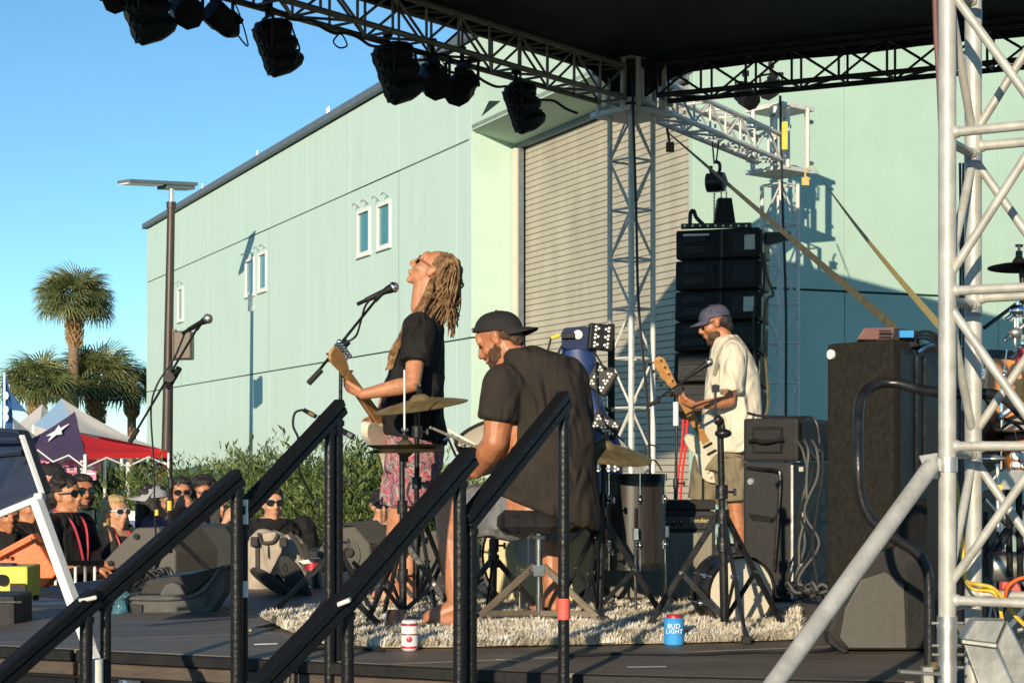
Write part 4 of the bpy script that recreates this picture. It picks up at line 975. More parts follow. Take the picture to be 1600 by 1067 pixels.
# throne
th = thing('drum_throne', 'round black drum stool with chrome post and flat grey legs', 'stool', gd(842, 7.6))
tc = at(842, 806, 7.62)
MB().lathe([(.05, -.075), (.17, -.07), (.20, -.04), (.20, .0), (.17, .03), (.0, .04)], tc, n=36).build('seat', 'teeblack', th, smooth=True)
MB().cyl(tc-V((0, 0, .075)), tc-V((0, 0, .25)), .016, n=14).build('threaded_post', 'chrome', th, smooth=True)
MB().cyl(tc-V((0, 0, .22)), V((tc.x, tc.y, DK+.06)), .0135, n=14).build('tube', 'chrome', th, smooth=True)
MB().cyl(tc-V((0, 0, .085)), tc-V((0, 0, .10)), .03, n=14).build('lock_nut', 'tape', th, smooth=True)
MB().box(tc-V((0, 0, .24)), (.05, .05, .05)).cyl(tc-V((.05, .02, .24)), tc-V((.02, 0, .24)), .01).build('clamp', 'chrome', th, bev=.006)
for k, a in enumerate((math.radians(197), math.radians(-24), math.radians(85))):
    o = V((math.cos(a), math.sin(a), 0)); s = V((tc.x, tc.y, DK+.27))+o*.02; e = V((tc.x, tc.y, DK+.03))+o*.30
    MB().bar(s, e, .03, .014, o.cross(V((0, 0, 1)))).build('leg', 'legmetal', th, bev=.003)
    MB().bar(V((tc.x, tc.y, DK+.06)), s+(e-s)*.85, .026, .010, o.cross(V((0, 0, 1)))).build('leg_brace', 'legmetal', th, bev=.002)
    MB().box(e, (.05, .04, .06), Matrix.Rotation(a, 3, 'Z')).build('rubber_foot', 'rubber', th, bev=.008)
# kick pedal
kp = thing('kick_pedal', 'black and chrome kick drum pedal at the bass drum hoop', 'pedal', gd(826, 8.3))
MB().box(gd(826, 8.2, DK+.045), (.09, .28, .012), Matrix.Rotation(.2, 3, 'X')).build('footboard', 'chrome', kp, bev=.004)
for s in (-.05, .05): MB().cyl(gd(826, 8.38)+V((s, 0, 0)), gd(826, 8.38)+V((s, 0, .22)), .008, n=8).build('pillar', 'chrome', kp)
MB().cyl(gd(826, 8.38)+V((-.06, 0, .2)), gd(826, 8.38)+V((.06, 0, .2)), .007, n=8).build('axle', 'chrome', kp)
MB().cyl(gd(826, 8.38)+V((0, 0, .2)), gd(826, 8.46)+V((0, 0, .38)), .004, n=6).ell(gd(826, 8.46)+V((0, 0, .38)), (.025, .03, .03)).build('beater', 'white', kp)
# loose chrome hardware near the hi-hat
for i, (x, y, Z, s_, dx) in enumerate(((700, 925, 8.9, 1, .1), (712, 905, 9.0, .8, -.12), (668, 930, 8.8, .9, .16))):
    p = at(x, y, Z); quick('drum_hardware', ['folded black stand leg with chrome bolts near the drummer\'s shin', 'folded stand tube leaning behind the drummer\'s shin', 'folded black clamp arm by the hi-hat base'][i], 'stand', MB().cyl(p, p+V((dx, .05, .42*s_)), .012, n=8).cyl(p+V((dx*.5, 0, .2)), p+V((dx*.5+.09, -.02, .17)), .01).ell(p+V((dx*.5, -.01, .2)), .02), 'blackmetal', base=p, smooth=True)

# ---- cans, bottle ----
def can(name, label, c, mat, lidmat, bands):
    t = thing(name, label, 'drink can', c, None); c = V(c)
    MB().lathe([(.0, 0), (.026, 0), (.033, .008), (.033, .104), (.030, .112), (.027, .117)], c, n=28).build('body', mat, t, smooth=True)
    MB().lathe([(.027, .117), (.027, .113), (0, .113)], c, n=28, caps=False).build('lid', lidmat, t)
    for z0, z1, m_ in bands: MB().lathe([(.0337, z0), (.0337, z1)], c, n=28, caps=False).build('print_band', m_, t, smooth=True)
    return t
k1 = can('beer_can', 'white and red drink can standing at the front edge of the rug', gd(640, 6.70), 'canwhite', 'canred', ((.009, .018, 'canred'), (.096, .106, 'canred'), (.06, .066, 'canred')))
MB().lathe([(.012, 0), (0, .002)], gd(640, 6.70)+V((0, -.0335, .045)), V((0, -1, 0)), 16).build('print_mark', 'canred', k1)
kz = thing('beer_can', 'can in a bright blue foam sleeve with white lettering', 'drink can', gd(1053, 6.9))
q = gd(1053, 6.9); MB().lathe([(.036, 0), (.040, .004), (.040, .104), (.036, .108)], q, n=28).build('foam_sleeve', 'koozie', kz, smooth=True)
MB().lathe([(.032, .1), (.032, .112), (.028, .120), (.026, .117), (0, .117)], q, n=24).build('can_top', 'canred', kz, smooth=True)
text('lettering', 'BUD', 'textwhite', kz, q+V((-.004, -.0415, .077)), .026, (1, -.1, 0), (0, 0, 1), .0008); text('lettering', 'LIGHT', 'textwhite', kz, q+V((-.002, -.0415, .056)), .024, (1, -.1, 0), (0, 0, 1), .0008)
k3 = can('energy_can', 'dark drink can with a red top logo beside the grey backpack', gd(489, 10.0), 'canback', 'chrome', ((.07, .1, 'canred'), (.102, .108, 'canback')))
k3.scale = (1.5, 1.5, 1.4)
bt = thing('water_bottle', 'crushed clear blue plastic bottle beside the open bag', 'bottle', gd(186, 8.3))
q = gd(186, 8.3); MB().rings([[q+V((math.cos(t)*(.03+.008*math.sin(z*90+t*2)), math.sin(t)*(.03+.006*math.cos(z*70)), z))+V((z*.1, 0, 0)) for t in [2*math.pi*k/12 for k in range(12)]] for z in [i*.014 for i in range(14)]]).build('body', 'bottle', bt, smooth=True)
MB().cyl(q+V((.018, 0, .19)), q+V((.02, 0, .21)), .015, n=12).build('cap', 'white', bt)

# ---- floor monitors ----
def wedge(label, prof, wdir, w, mat, group='floor monitors', grille=None, sideface=None, base=None):
    """prof: world points of the side profile; wdir: extrusion"""
    t = thing('floor_monitor', label, 'speaker', base if base is not None else prof[0]*V((1, 1, 1)).length*0+V(prof[0]), group)
    MB().prism(prof, wdir).build('cabinet', mat, t, bev=.012); return t
def PP(lst, Z, dz=0): return [at(x, y, Z+dz) for x, y in lst]
# left one: side panel towards us
W1 = [(162, 876), (213, 824), (248, 824), (275, 862), (274, 905), (205, 905)]
w1 = wedge('left floor monitor seen from its grey side, two screw caps showing', PP(W1, 11.0), V((.30, .42, 0)), .5, 'plasticgrey')
for (x, y) in ((213, 838), (173, 880)):
    MB().cyl(at(x, y, 11.0), at(x, y, 10.985), .020, n=16).cyl(at(x, y, 10.985), at(x, y, 10.975), .011, n=12).build('screw_cap', 'plastic', w1, smooth=True)
W2 = [(252, 895), (258, 826), (275, 821), (352, 822), (393, 888), (393, 902)]
w2 = wedge('middle floor monitor turned with its black grille towards the crowd', PP(W2, 11.3), V((.1, .45, 0)), .5, 'grille')
MB().cyl(at(283, 862, 11.3), at(281, 861, 11.27), .035, n=14).build('handle_recess', 'black', w2)
W3 = [(500, 905), (507, 816), (545, 820), (600, 860), (585, 880), (560, 905)]
w3p = PP([(492, 868), (518, 826), (555, 822), (578, 850), (580, 872), (546, 896)], 10.6)
w3 = wedge('right floor monitor with two round socket holes behind the twin rail posts', w3p, V((.22, .40, 0)), .5, 'plasticgrey')
MB().add(PP([(518, 818), (590, 812), (628, 858), (576, 848), (554, 822)], 10.58), [(0, 1, 2, 3, 4)]).prism(PP([(518, 822), (590, 815), (630, 861), (578, 852), (555, 824)], 10.62), (.0, .03, 0)).build('grille_panel', 'plastic', w3)
MB().lathe([(.105, 0), (.105, .006), (0, .006)], at(536, 867, 10.585), V((.1, -1, 0)), 20).build('socket_plate', 'plasticgrey', w3, smooth=True)
for x, y in ((544, 862), (530, 876)):
    MB().lathe([(.032, .006), (.032, .02), (.024, .02), (.024, .008), (0, .008)], at(x, y, 10.58), V((0, -1, 0)), 16).build('socket', 'black', w3, smooth=True)
w4 = wedge('floor monitor behind the hi-hat stand', PP([(640, 900), (655, 832), (700, 826), (735, 870), (735, 905)], 10.9), V((.1, .45, 0)), .5, 'plasticgrey')
w5 = wedge('low dark floor monitor left of the singer\'s feet', PP([(440, 905), (470, 858), (500, 862), (506, 905)], 11.2), V((.1, .4, 0)), .5, 'plastic')
MB().tube([at(498, 780, 10.5), at(500, 830, 10.5), at(510, 870, 10.5), at(512, 885, 10.5)], .006, 6).build('x', 'cable', w3).name = 'hanging_lead'

# open gig bag
gb = thing('gig_bag', 'open grey padded instrument bag lying left on the deck', 'bag', gd(270, 8.8))
def Pz(x, y, Z): return at(x, y, Z)
outer = PP([(180, 958), (184, 935), (200, 930), (300, 930), (345, 888), (352, 897), (350, 925), (330, 955), (310, 965)], 8.35)
MB().prism(outer, V((.03, .05, 0))).build('front_wall', 'gigbag', gb, bev=.012)
MB().prism(PP([(215, 930), (300, 930), (345, 890), (345, 884), (300, 896), (230, 905)], 8.42), V((.06, .5, 0))).build('lining', 'black', gb, bev=.01)
MB().prism(PP([(248, 930), (258, 912), (270, 909), (282, 914), (290, 930)], 8.38), V((.02, .10, 0))).build('padded_lump', 'gigbag', gb, bev=.012)
MB().tube([at(182, 934, 8.33), at(300, 931, 8.33), at(343, 890, 8.33), at(352, 886, 8.5)], .010, 8).build('piping', 'gigbag', gb, smooth=True)
MB().prism(PP([(200, 942), (222, 944), (222, 955), (200, 953)], 8.34), (0, -.006, 0)).build('label_patch', 'black', gb)
MB().tube([at(320, 945, 8.32), at(326, 935, 8.3), at(322, 928, 8.32)], .006, 6).build('handle', 'packdark', gb)
# cable pile
for i in range(3):
    r_ = random.Random(i); c = at(232, 912, 9.5+i*.1)
    pts = [c+V((math.cos(k*.9+i)*(.11+.05*r_.random()), math.sin(k*.9)*(.06), .07*math.sin(k*1.7+i)+.02)) for k in range(22)]
    rope(pts, .006, 'cable_coil', ['loosely coiled black cable behind the open gig bag', 'second tangle of black cable leaning on the left monitor', 'third tangle of black cable in front of the monitor corner'][i], 'cable', 'cable', 'cable tangles by the monitors')
# backpack
bp = thing('backpack', 'grey backpack with black buckles propped on the deck', 'backpack', gd(435, 9.9))
body = MB(); c = at(425, 880, 9.85)
body.ell(at(413, 876, 9.9), (.11, .12, .19)).ell(at(420, 850, 9.95), (.11, .10, .08)).ell(at(452, 872, 10.0), (.12, .11, .14)).ell(at(462, 915, 9.95), (.10, .10, .11)).ell(at(405, 905, 9.9), (.09, .10, .12))
blob(body, 'body', 'packgrey', bp, .012, 4, .008, 9)
MB().prism(PP([(389, 838), (428, 830), (442, 838), (440, 862), (414, 912), (392, 890)], 9.70), V((0, .03, 0))).build('front_flap', 'packgrey', bp, bev=.012)
for pts, rr in (([(404, 832), (408, 846), (418, 848), (428, 845), (434, 834)], .010), ([(452, 832), (466, 850), (474, 872)], .014)):
    MB().tube([at(x, y, 9.68) for x, y in pts], rr, 8).build('strap', 'packdark', bp, smooth=True)
for x, y in ((398, 846), (443, 847)): MB().box(at(x, y, 9.67), (.045, .03, .055)).build('buckle', 'black', bp, bev=.006)
MB().bar(at(402, 850, 9.69), at(402, 888, 9.69), .022, .006).build('strap', 'packdark', bp); MB().bar(at(419, 852, 9.69), at(419, 872, 9.68), .006, .006).build('zip', 'black', bp)
MB().prism(PP([(466, 876), (482, 874), (486, 879), (468, 882)], 9.6), V((0, .04, 0))).build('white_tag', 'tape', bp)
MB().bar(at(474, 850, 9.7), at(480, 876, 9.66), .03, .012).build('side_strap', 'packdark', bp)
# flip-flop sandals
def sandal(label, a, b, w, nrm_):
    a, b = V(a), V(b); d = (b-a); L = d.length; d = d.normalized(); n_ = V(nrm_).normalized(); n_ = (n_-d*n_.dot(d)).normalized(); s = d.cross(n_)
    t = thing('sandal', label, 'sandal', a, 'pair of black sandals'); poly = []
    for k in range(24):
        u = 2*math.pi*k/24; x = math.cos(u)*.5; ww = w*(.5+.10*math.cos(u)-.07*math.cos(2*u)); poly.append(a+d*(L*(.5-x))+s*math.sin(u)*ww)
    MB().prism(poly, n_*.022).build('sole', 'sole', t, bev=.004)
    for q, rr in ((.22, .022), (.8, .026)):
        MB().lathe([(rr, 0), (rr, .003), (rr*.8, .003), (rr*.8, 0)], a+d*L*q-n_*.0, -n_, 18, caps=False).build('sole_ring', 'black', t)
    MB().tube([a+d*L*.55-s*w*.45+n_*.01, a+d*L*.42+n_*.06, a+d*L*.72+n_*.03], .012, 6).tube([a+d*L*.55+s*w*.45+n_*.01, a+d*L*.42+n_*.06, a+d*L*.72+n_*.03], .012, 6).build('strap', 'black', t, smooth=True)
sandal('black sandal standing on its tip against the backpack, sole to the viewer', at(436, 872, 9.55), at(484, 942, 9.35), .14, (0.5, .75, .3))
sandal('black sandal lying sideways beneath the other one', at(390, 893, 9.5), at(462, 935, 9.3), .13, (0.3, .6, .7))
quick('book_stack', 'flat dark folder with a yellow edge under the sandals', 'folder', MB().prism(PP([(372, 948), (436, 940), (440, 948), (372, 958)], 9.0), V((.0, .25, 0))), 'hairbrown', bev=.004)
rope([at(372, 990, 7.5), at(440, 972, 7.7), at(500, 964, 7.9), at(540, 958, 8.0)], .011, 'floor_cable', 'thick black cable with gold plug lying on the deck left of the rug', 'cable', 'blackmetal')
quick('cable_plug', 'gold ringed connector end on the deck left of the rug', 'plug', MB().cyl(at(375, 990, 7.45), at(392, 987, 7.46), .014, n=10).cyl(at(390, 987, 7.46), at(394, 986, 7.46), .016, n=10), 'brass')
# crowd barrier
br = thing('crowd_barrier', 'metal crowd barrier behind the left deck edge', 'barrier', V((-3.1, 11.2, 0)))
a, b = at(98, 879, 11.0), at(160, 879, 11.25); a0 = at(20, 879, 10.7)
MB().bar(a0, b, .05, .035).build('top_rail', 'black', br, bev=.008)
for i in range(9):
    p = a0+(b-a0)*(i+.2)/9; MB().cyl((p.x, p.y, .1), (p.x, p.y, p.z), .010, n=8).build('bar', 'white' if i in (2, 6, 8, 4) else 'alu', br, smooth=True)
# left crate cluster
yc = thing('yellow_case', 'yellow plastic case with black numerals at the left edge', 'case', gd(0, 9.0))
MB().box(at(10, 920, 8.95), (.29, .25, .25)).build('body', 'caseyellow', yc, bev=.012)
q = at(54, 920, 8.85)
MB().prism(PP([(16, 911), (40, 911), (40, 945), (16, 945)], 8.80), V((0, -.006, 0))).build('window', 'black', yc)
MB().box(at(6, 884, 8.9), (.12, .08, .03)).build('handle', 'black', yc, bev=.008)
MB().cyl(at(3, 906, 8.83), at(3, 906, 8.80), .03, n=16).build('knob', 'black', yc)
text('lettering', '10', 'black', yc, at(45, 946, 8.81), .085, (0, 0, 1), (-1, 0, 0))
og = thing('orange_board', 'bright orange plastic board propped behind the yellow case', 'panel', gd(40, 9.6))
MB().prism(PP([(-12, 866), (50, 833), (88, 896), (68, 918), (-12, 925)], 9.5), V((.02, .06, 0))).build('sheet', 'orange', og, bev=.008)
MB().bar(at(-8, 872, 9.46), at(50, 841, 9.46), .02, .02).build('rim', 'orange', og, bev=.004)
for x, y in ((52, 846), (12, 870)): MB().cyl(at(x, y, 9.46), at(x, y, 9.45), .012, n=10).build('rivet', 'black', og)
bc = thing('black_case', 'black road case at the left edge in front of the yellow case', 'case', gd(0, 7.9))
MB().box(at(0, 957, 7.9), (.22, .3, .18)).build('body', 'tolex', bc, bev=.02); MB().bar(at(-30, 940, 7.74), at(34, 940, 7.74), .01, .008).build('trim', 'blackmetal', bc)

# ---- mic stands & mics ----
def mic(label, c, d, L=.17, grille='alu', body='black', rg=.026, group='microphones'):
    c = V(c); d = V(d).normalized(); t = thing('microphone', label, 'microphone', c, group)   # c = grille centre, d = towards tail
    MB().ell(c, (rg, rg, rg*1.06), Matrix(frame(d)).transposed(), nu=18, nv=12).build('grille', 'steelbox', t, smooth=True)
    MB().lathe([(rg*1.06, -.006), (rg*1.06, .006)], c, d, 20).build('ring', 'chrome', t, smooth=True)
    MB().lathe([(rg*.9, rg*.3), (rg*.86, rg*.9), (rg*.60, rg*2), (rg*.5, L), (rg*.4, L+.004)], c, d, 18).build('body', body, t, smooth=True)
    MB().cyl(c+d*(L+.002), c+d*(L+.05), .010, n=10).build('plug', 'black', t, smooth=True)
    return t
def boomstand(label, tip, joint, tail, foot, R_=.3, ang=.3, r=.0095, weight=True, tripod=True, **k):
    tip, joint, tail, foot = V(tip), V(joint), V(tail), V(foot)
    t = stand('microphone_stand', label, 'microphone stand', joint, foot, R_=R_, hub=.30, ang=ang, r=r, clamps=(.5,), group='microphone stands', braces=False, low=.2)
    MB().cyl(tip, tail, r*.75, n=10).build('boom', 'blackmetal', t, smooth=True)
    d = (tail-joint).normalized()
    MB().cyl(joint-d*.05, joint+d*.05, r*1.7, n=12).cyl(joint+V((0, .03, 0)), joint-V((0, .045, 0)), .022, n=14).build('boom_clutch', 'black', t, smooth=True)
    MB().cyl(joint-V((0, .045, 0)), joint-V((0, .07, 0)), .030, n=10).build('knob', 'black', t, smooth=True)
    if weight: MB().cyl(tail-d*.09, tail, r*1.5, n=12).build('counterweight', 'rubber', t, smooth=True)
    MB().cyl(tip+d*.03, tip-d*.02, .013, n=10).build('mic_clip', 'black', t, smooth=True)
    return t
s1 = boomstand('black boom stand at the left with its boom crossing the lamp post', at(311, 508, 9.6), at(268, 590, 9.75), at(203, 690, 9.9), gd(266, 10.0))
d = (at(290, 517, 9.65)-at(325, 497, 9.55)); mic('microphone pointing up right on the left stand beside the lamp post', at(325, 498, 9.55), d, .16)
MB().cyl(at(280, 575, 9.72), at(262, 606, 9.77), .018, n=12).build('sleeve', 'blackmetal', s1, smooth=True)
rope([at(290, 517, 9.66), at(272, 560, 9.75), at(246, 600, 9.8), at(236, 640, 9.85), at(240, 720, 9.9), at(242, 800, 9.9), at(246, 890, 10.0)], .006, 'microphone_cable', 'black cable hanging from the left microphone', 'cable', 'cable', 'microphone cables')
for k, (x, y) in enumerate(((265, 789), (245, 800))):
    quick('cable_tie', ['yellow tape on the left microphone stand pole', 'small yellow tie on the left microphone cable'][k], 'tape', MB().cyl(at(x, y-7+3*k, 9.86), at(x, y+8-3*k, 9.86), .0145-k*.003, n=12), 'yellow', smooth=True)
tag(s1)
s2 = boomstand('black boom stand reaching up to the singer\'s chin', at(592, 463, 8.57), at(533, 545, 8.24), at(482, 599, 8.2), gd(528, 8.3), ang=1.2)
mic('microphone on the boom stand in front of the singer\'s chin', at(615, 449, 8.60), at(585, 463, 8.57)-at(615, 449, 8.60), .155)
rope([at(579, 467, 8.55), at(570, 480, 8.5), at(563, 505, 8.38), at(556, 525, 8.2), at(540, 538, 8.2), at(534, 560, 8.24), at(533, 640, 8.26)], .0055, 'microphone_cable', 'black cable looping from the singer\'s microphone along its boom', 'cable', 'cable', 'microphone cables')
s3 = stand('microphone_stand', 'short microphone stand behind the twin rail posts holding the slim microphone', 'microphone stand', at(527, 668, 7.2), gd(527, 7.3), R_=.2, hub=.2, ang=.3, r=.009, braces=False, group='microphone stands')
m3 = thing('slim_microphone', 'slim black drum microphone pointing down right at the hi-hat', 'microphone', at(530, 668, 7.1), 'microphones')
a, b = at(474, 640, 7.1), at(553, 683, 7.15)
MB().cyl(a+(b-a)*.28, b, .0125, n=14).build('body', 'blackmetal', m3, smooth=True); MB().cyl(a+(b-a)*.86, a+(b-a)*.95, .0135, n=14).build('grille', 'steelbox', m3, smooth=True)
MB().cyl(a, a+(b-a)*.26, .009, n=12).build('plug', 'blackmetal', m3, smooth=True); MB().cyl(a+(b-a)*.10, a+(b-a)*.2, .0105, n=12).build('plug_ring', 'brass', m3, smooth=True)
rope([at(474, 640, 7.1), at(461, 645, 7.1), at(458, 665, 7.1), at(466, 685, 7.1), at(462, 705, 7.15), at(470, 740, 7.2), at(490, 780, 7.3)], .0055, 'microphone_cable', 'black cable looping from the slim drum microphone', 'cable', 'cable', 'microphone cables')
s4 = boomstand('microphone stand with a white sleeve beside the bassist\'s guitar neck', at(1105, 570, 10.9), at(1058, 612, 11.0), at(1012, 634, 11.1), gd(1054, 11.0), R_=.28)
MB().cyl(at(1056, 665, 11.0), at(1056, 628, 11.0), .018, n=12).build('pole_sleeve', 'white', s4, smooth=True)
mic('microphone partly hidden in front of the bassist\'s chest', at(1108, 566, 10.88), V((-1, 0, -.7)), .14)
rope([at(1030, 700, 11.2), at(1018, 695, 11.2), at(1008, 700, 11.2), at(1010, 716, 11.2), at(1024, 720, 11.2), at(1034, 735, 11.2)], .006, 'microphone_cable', 'small loop of black cable at the ride cymbal tip', 'cable', 'cable', 'microphone cables')
for k, x in enumerate((1062, 1068)):
    rope([at(x+6, 655, 12.5), at(x+3, 700, 12.5), at(x-2, 740, 12.5), at(x-6, 800, 12.5)], .010, 'red_strap', ['red cord hanging behind the white sleeved stand, left strand', 'red cord hanging behind the white sleeved stand, right strand'][k], 'cord', 'red', 'red cords near the bassist')

# ---- guitar amp ----
am = thing('guitar_amplifier', 'combo guitar amplifier with tan grille cloth behind the floor tom', 'amplifier', gd(1070, 8.9))
x0, x1 = 935, 1118; Za = 8.85
def px3(x, y, Z): return at(x, y, Z)
cL, cR = at(935, 956, Za), at(1118, 956, Za); wA2 = (cR-cL).length; hA = (956-796)/F*Za
cc = (cL+cR)/2; zb_ = DK+.012; hA = at(0, 798, Za).z-zb_
MB().box((cc.x, cc.y+.13, zb_+hA/2), (wA2, .26, hA)).build('cabinet', 'tolex', am, bev=.014)
MB().box((cc.x, cc.y-.004, zb_+hA*.40), (wA2*.94, .014, hA*.72)).build('grille_cloth', 'ampcloth', am, bev=.003)
MB().box((cc.x, cc.y-.006, zb_+hA*.87), (wA2*.94, .016, hA*.15)).build('control_panel', 'blackmetal', am, bev=.003)
for i in range(11):
    p = V((cc.x-wA2*.42+i*wA2*.062, cc.y-.014, zb_+hA*.865)); MB().lathe([(.013, 0), (.012, .012), (.008, .015), (0, .015)], p, V((0, -1, 0)), 14).build('knob', 'black', am, smooth=True); MB().box(p+V((0, -.016, .007)), (.003, .003, .01)).build('knob_mark', 'textwhite', am)
text('lettering', 'Fender', 'textgold', am, V((cc.x+wA2*.36, cc.y-.016, zb_+hA*.895)), .034, (1, 0, 0), (0, 0, 1))
MB().tube([V((cc.x+wA2*.1, cc.y+.1, zb_+hA)), V((cc.x+wA2*.15, cc.y+.1, zb_+hA+.02)), V((cc.x+wA2*.38, cc.y+.1, zb_+hA+.02)), V((cc.x+wA2*.43, cc.y+.1, zb_+hA))], .010, 8).build('handle', 'black', am, smooth=True)
quick('pedal_board', 'black flat unit lying on the guitar amplifier', 'effects unit', MB().box((cc.x+wA2*.22, cc.y+.1, zb_+hA+.030), (.34, .18, .05)), 'black', bev=.006)
# ---- bass rig ----
rg = thing('bass_cabinet', 'tall scuffed black bass speaker cabinet right of the bassist', 'speaker', gd(1225, 9.1))
a = gd(1161, 9.1); b = gd(1238, 8.95); e = gd(1297, 9.5); zt = at(0, 722, 9.1).z
MB().prism([a, b, e, e+(a-b)], V((0, 0, zt-DK))).build('cabinet', 'tolex', rg, bev=.014)
fn = V((b-a)); fn = V((fn.y, -fn.x, 0)).normalized(); fd = (b-a).normalized()
def onf(u, v, o=.0): return a+fd*((b-a).length*u)+V((0, 0, (zt-DK)*v))+fn*o
MB().tube([onf(.1, .96, .01), onf(.45, .95, .03), onf(.74, .94, .04), onf(.82, .88, .04), onf(.76, .5, .04), onf(.68, .22, .03)], .009, 8).build('grab_bar', 'blackmetal', rg, smooth=True)
MB().lathe([(.02, 0), (.016, .008), (0, .008)], onf(.16, .86, .0), fn, 14).build('bolt', 'alu', rg, smooth=True)
MB().bar(onf(1.0, .02, .006), onf(1.0, .98, .006), .012, .012).build('corner_trim', 'alu', rg)
for z in (.95, .62, .25): MB().box(b+(e-b)*.2+V((0, -.01, (zt-DK)*z)), (.03, .03, .03)).build('latch', 'steelbox', rg, bev=.004)
MB().prism([onf(.12, .63, .002), onf(.62, .60, .002), onf(.60, .57, .002), onf(.2, .58, .002)], fn*.01).build('side_handle', 'black', rg)
rk = thing('rack_case', 'black moulded rack case with recessed handle on the bass cabinet', 'case', V((a.x, a.y, zt)))
z2 = at(0, 655, 9.1).z
MB().prism([a+V((0, 0, zt-DK+.004)), b+V((.03, 0, zt-DK+.004)), e+V((0, 0, zt-DK+.004)), e+(a-b)+V((0, 0, zt-DK+.004))], V((0, 0, z2-zt))).build('shell', 'plastic', rk, bev=.016)
rh = (z2-zt)/(zt-DK)
MB().prism([onf(.20, 1.03+rh*.12, .0), onf(.80, 1.03+rh*.12, .0), onf(.80, 1+rh*.82, .0), onf(.20, 1+rh*.82, .0)], fn*.006).build('recess', 'black', rk)
MB().prism([onf(.24, 1.03+rh*.16, .006), onf(.76, 1.03+rh*.16, .006), onf(.76, 1+rh*.74, .006), onf(.24, 1+rh*.74, .006)], fn*.003).build('recess_plate', 'plastic', rk)
MB().tube([onf(.16, 1+rh*.48, .01), onf(.3, 1+rh*.50, .035), onf(.5, 1+rh*.46, .04), onf(.7, 1+rh*.50, .035), onf(.84, 1+rh*.52, .01)], .011, 8).build('handle', 'black', rk, smooth=True)
MB().prism([b+(e-b)*.08+V((.034, -.01, zt-DK+.02)), b+(e-b)*.85+V((.03, -.01, zt-DK+.02)), b+(e-b)*.85+V((.03, -.01, z2-DK-.02)), b+(e-b)*.08+V((.034, -.01, z2-DK-.02))], (.004, -.004, 0)).build('open_back', 'tarp', rk)
for i in range(6):
    x = 1245+i*6; r_ = random.Random(i+5); kx = [x, x+r_.uniform(2, 14), x+r_.uniform(0, 22), x+r_.uniform(-16, 12), x+r_.uniform(-10, 14), x+r_.uniform(-22, 6), x+r_.uniform(-20, 20)]
    rope([at(kx[j], y, 8.85-.02*i+.1*(j == 0)) for j, y in enumerate((688, 705, 745, 800, 850, 905, 936))], .0065, 'signal_cable', ['grey cable hanging out of the rack case, first from the left', 'grey cable hanging out of the rack case, second from the left', 'grey cable hanging out of the rack case, third from the left', 'grey cable hanging out of the rack case, third from the right', 'grey cable hanging out of the rack case, second from the right', 'grey cable hanging out of the rack case, first from the right'][i], 'cable', 'cablegrey' if i % 2 == 0 else 'cable', 'cables hanging from the rack case')
for i in range(4):
    c = at(1232+i*18, 940, 8.7-.05*i); rr = (.09, .07, .1, .06)[i]
    rope([c+V((math.cos(k*.7)*rr, math.sin(k*.7)*rr*1.2, .01+.02*(k % 3)+.05*abs(math.sin(k*.35)))) for k in range(15)], .007, 'cable_coil', ['cable coil on the deck below the rack case, nearest the small drum', 'small grey coil second from the small drum', 'wide coil third from the small drum below the hanging cables', 'tight coil nearest the tall carpeted speaker'][i], 'cable', 'cablegrey' if i % 2 else 'cable', 'cable coils behind the small drum')
rope([at(1168, 645, 9.2), at(1190, 650, 9.2), at(1240, 652, 9.1), at(1272, 655, 9.0), at(1280, 690, 9.0), at(1278, 720, 9.0)], .008, 'power_cable', 'black cable draped over the top of the rack case', 'cable', 'cable')

# ---- tall carpeted speaker ----
tsx = thing('tall_speaker', 'tall carpet covered speaker box standing right of the bass rig', 'speaker', gd(1350, 7.6))
Zs = 7.6; a = gd(1292, Zs); b = gd(1396, Zs-.42); 
a = V((at(1292, 0, 7.7).x, 7.7, DK)); b = V((at(1396, 0, 7.35).x, 7.35, DK)); e = V((at(1500, 0, 8.0).x, 8.0, DK))
zt = at(0, 535, 7.6).z
MB().prism([a, b, e, e+(a-b)], V((0, 0, zt-DK))).build('cabinet', 'carpet', tsx, bev=.018)
fd = (b-a).normalized(); fn = V((fd.y, -fd.x, 0)); 
for u, v_ in ((.08, .985),):
    p = a+fd*(b-a).length*u+V((0, 0, (zt-DK)*v_)); MB().lathe([(.022, 0), (.022, .012), (.008, .014), (.008, .004), (0, .004)], p-V((0, 0, .03)), fn, 14).build('corner_cap', 'ceramic', tsx, smooth=True)
gd2 = (e-b).normalized(); gn = V((gd2.y, -gd2.x, 0)); P_ = lambda u, v_, o: b+gd2*((e-b).length*u)+V((0, 0, (zt-DK)*v_))+gn*o
MB().prism([P_(.10, .45, .0), P_(.95, .45, .0), P_(.95, .97, .0), P_(.10, .97, .0)], gn*.004).build('recess', 'black', tsx)
MB().tube([P_(.28, .96, .02), P_(.35, .985, .05), P_(.6, 1.0, .06), P_(.9, .99, .05)], .012, 8).build('handle_bar', 'chrome', tsx, smooth=True)
for k in (.3, .42): MB().bar(P_(k, .5, .008), P_(k, .95, .008), .012, .010).build('rail', 'blackmetal', tsx)
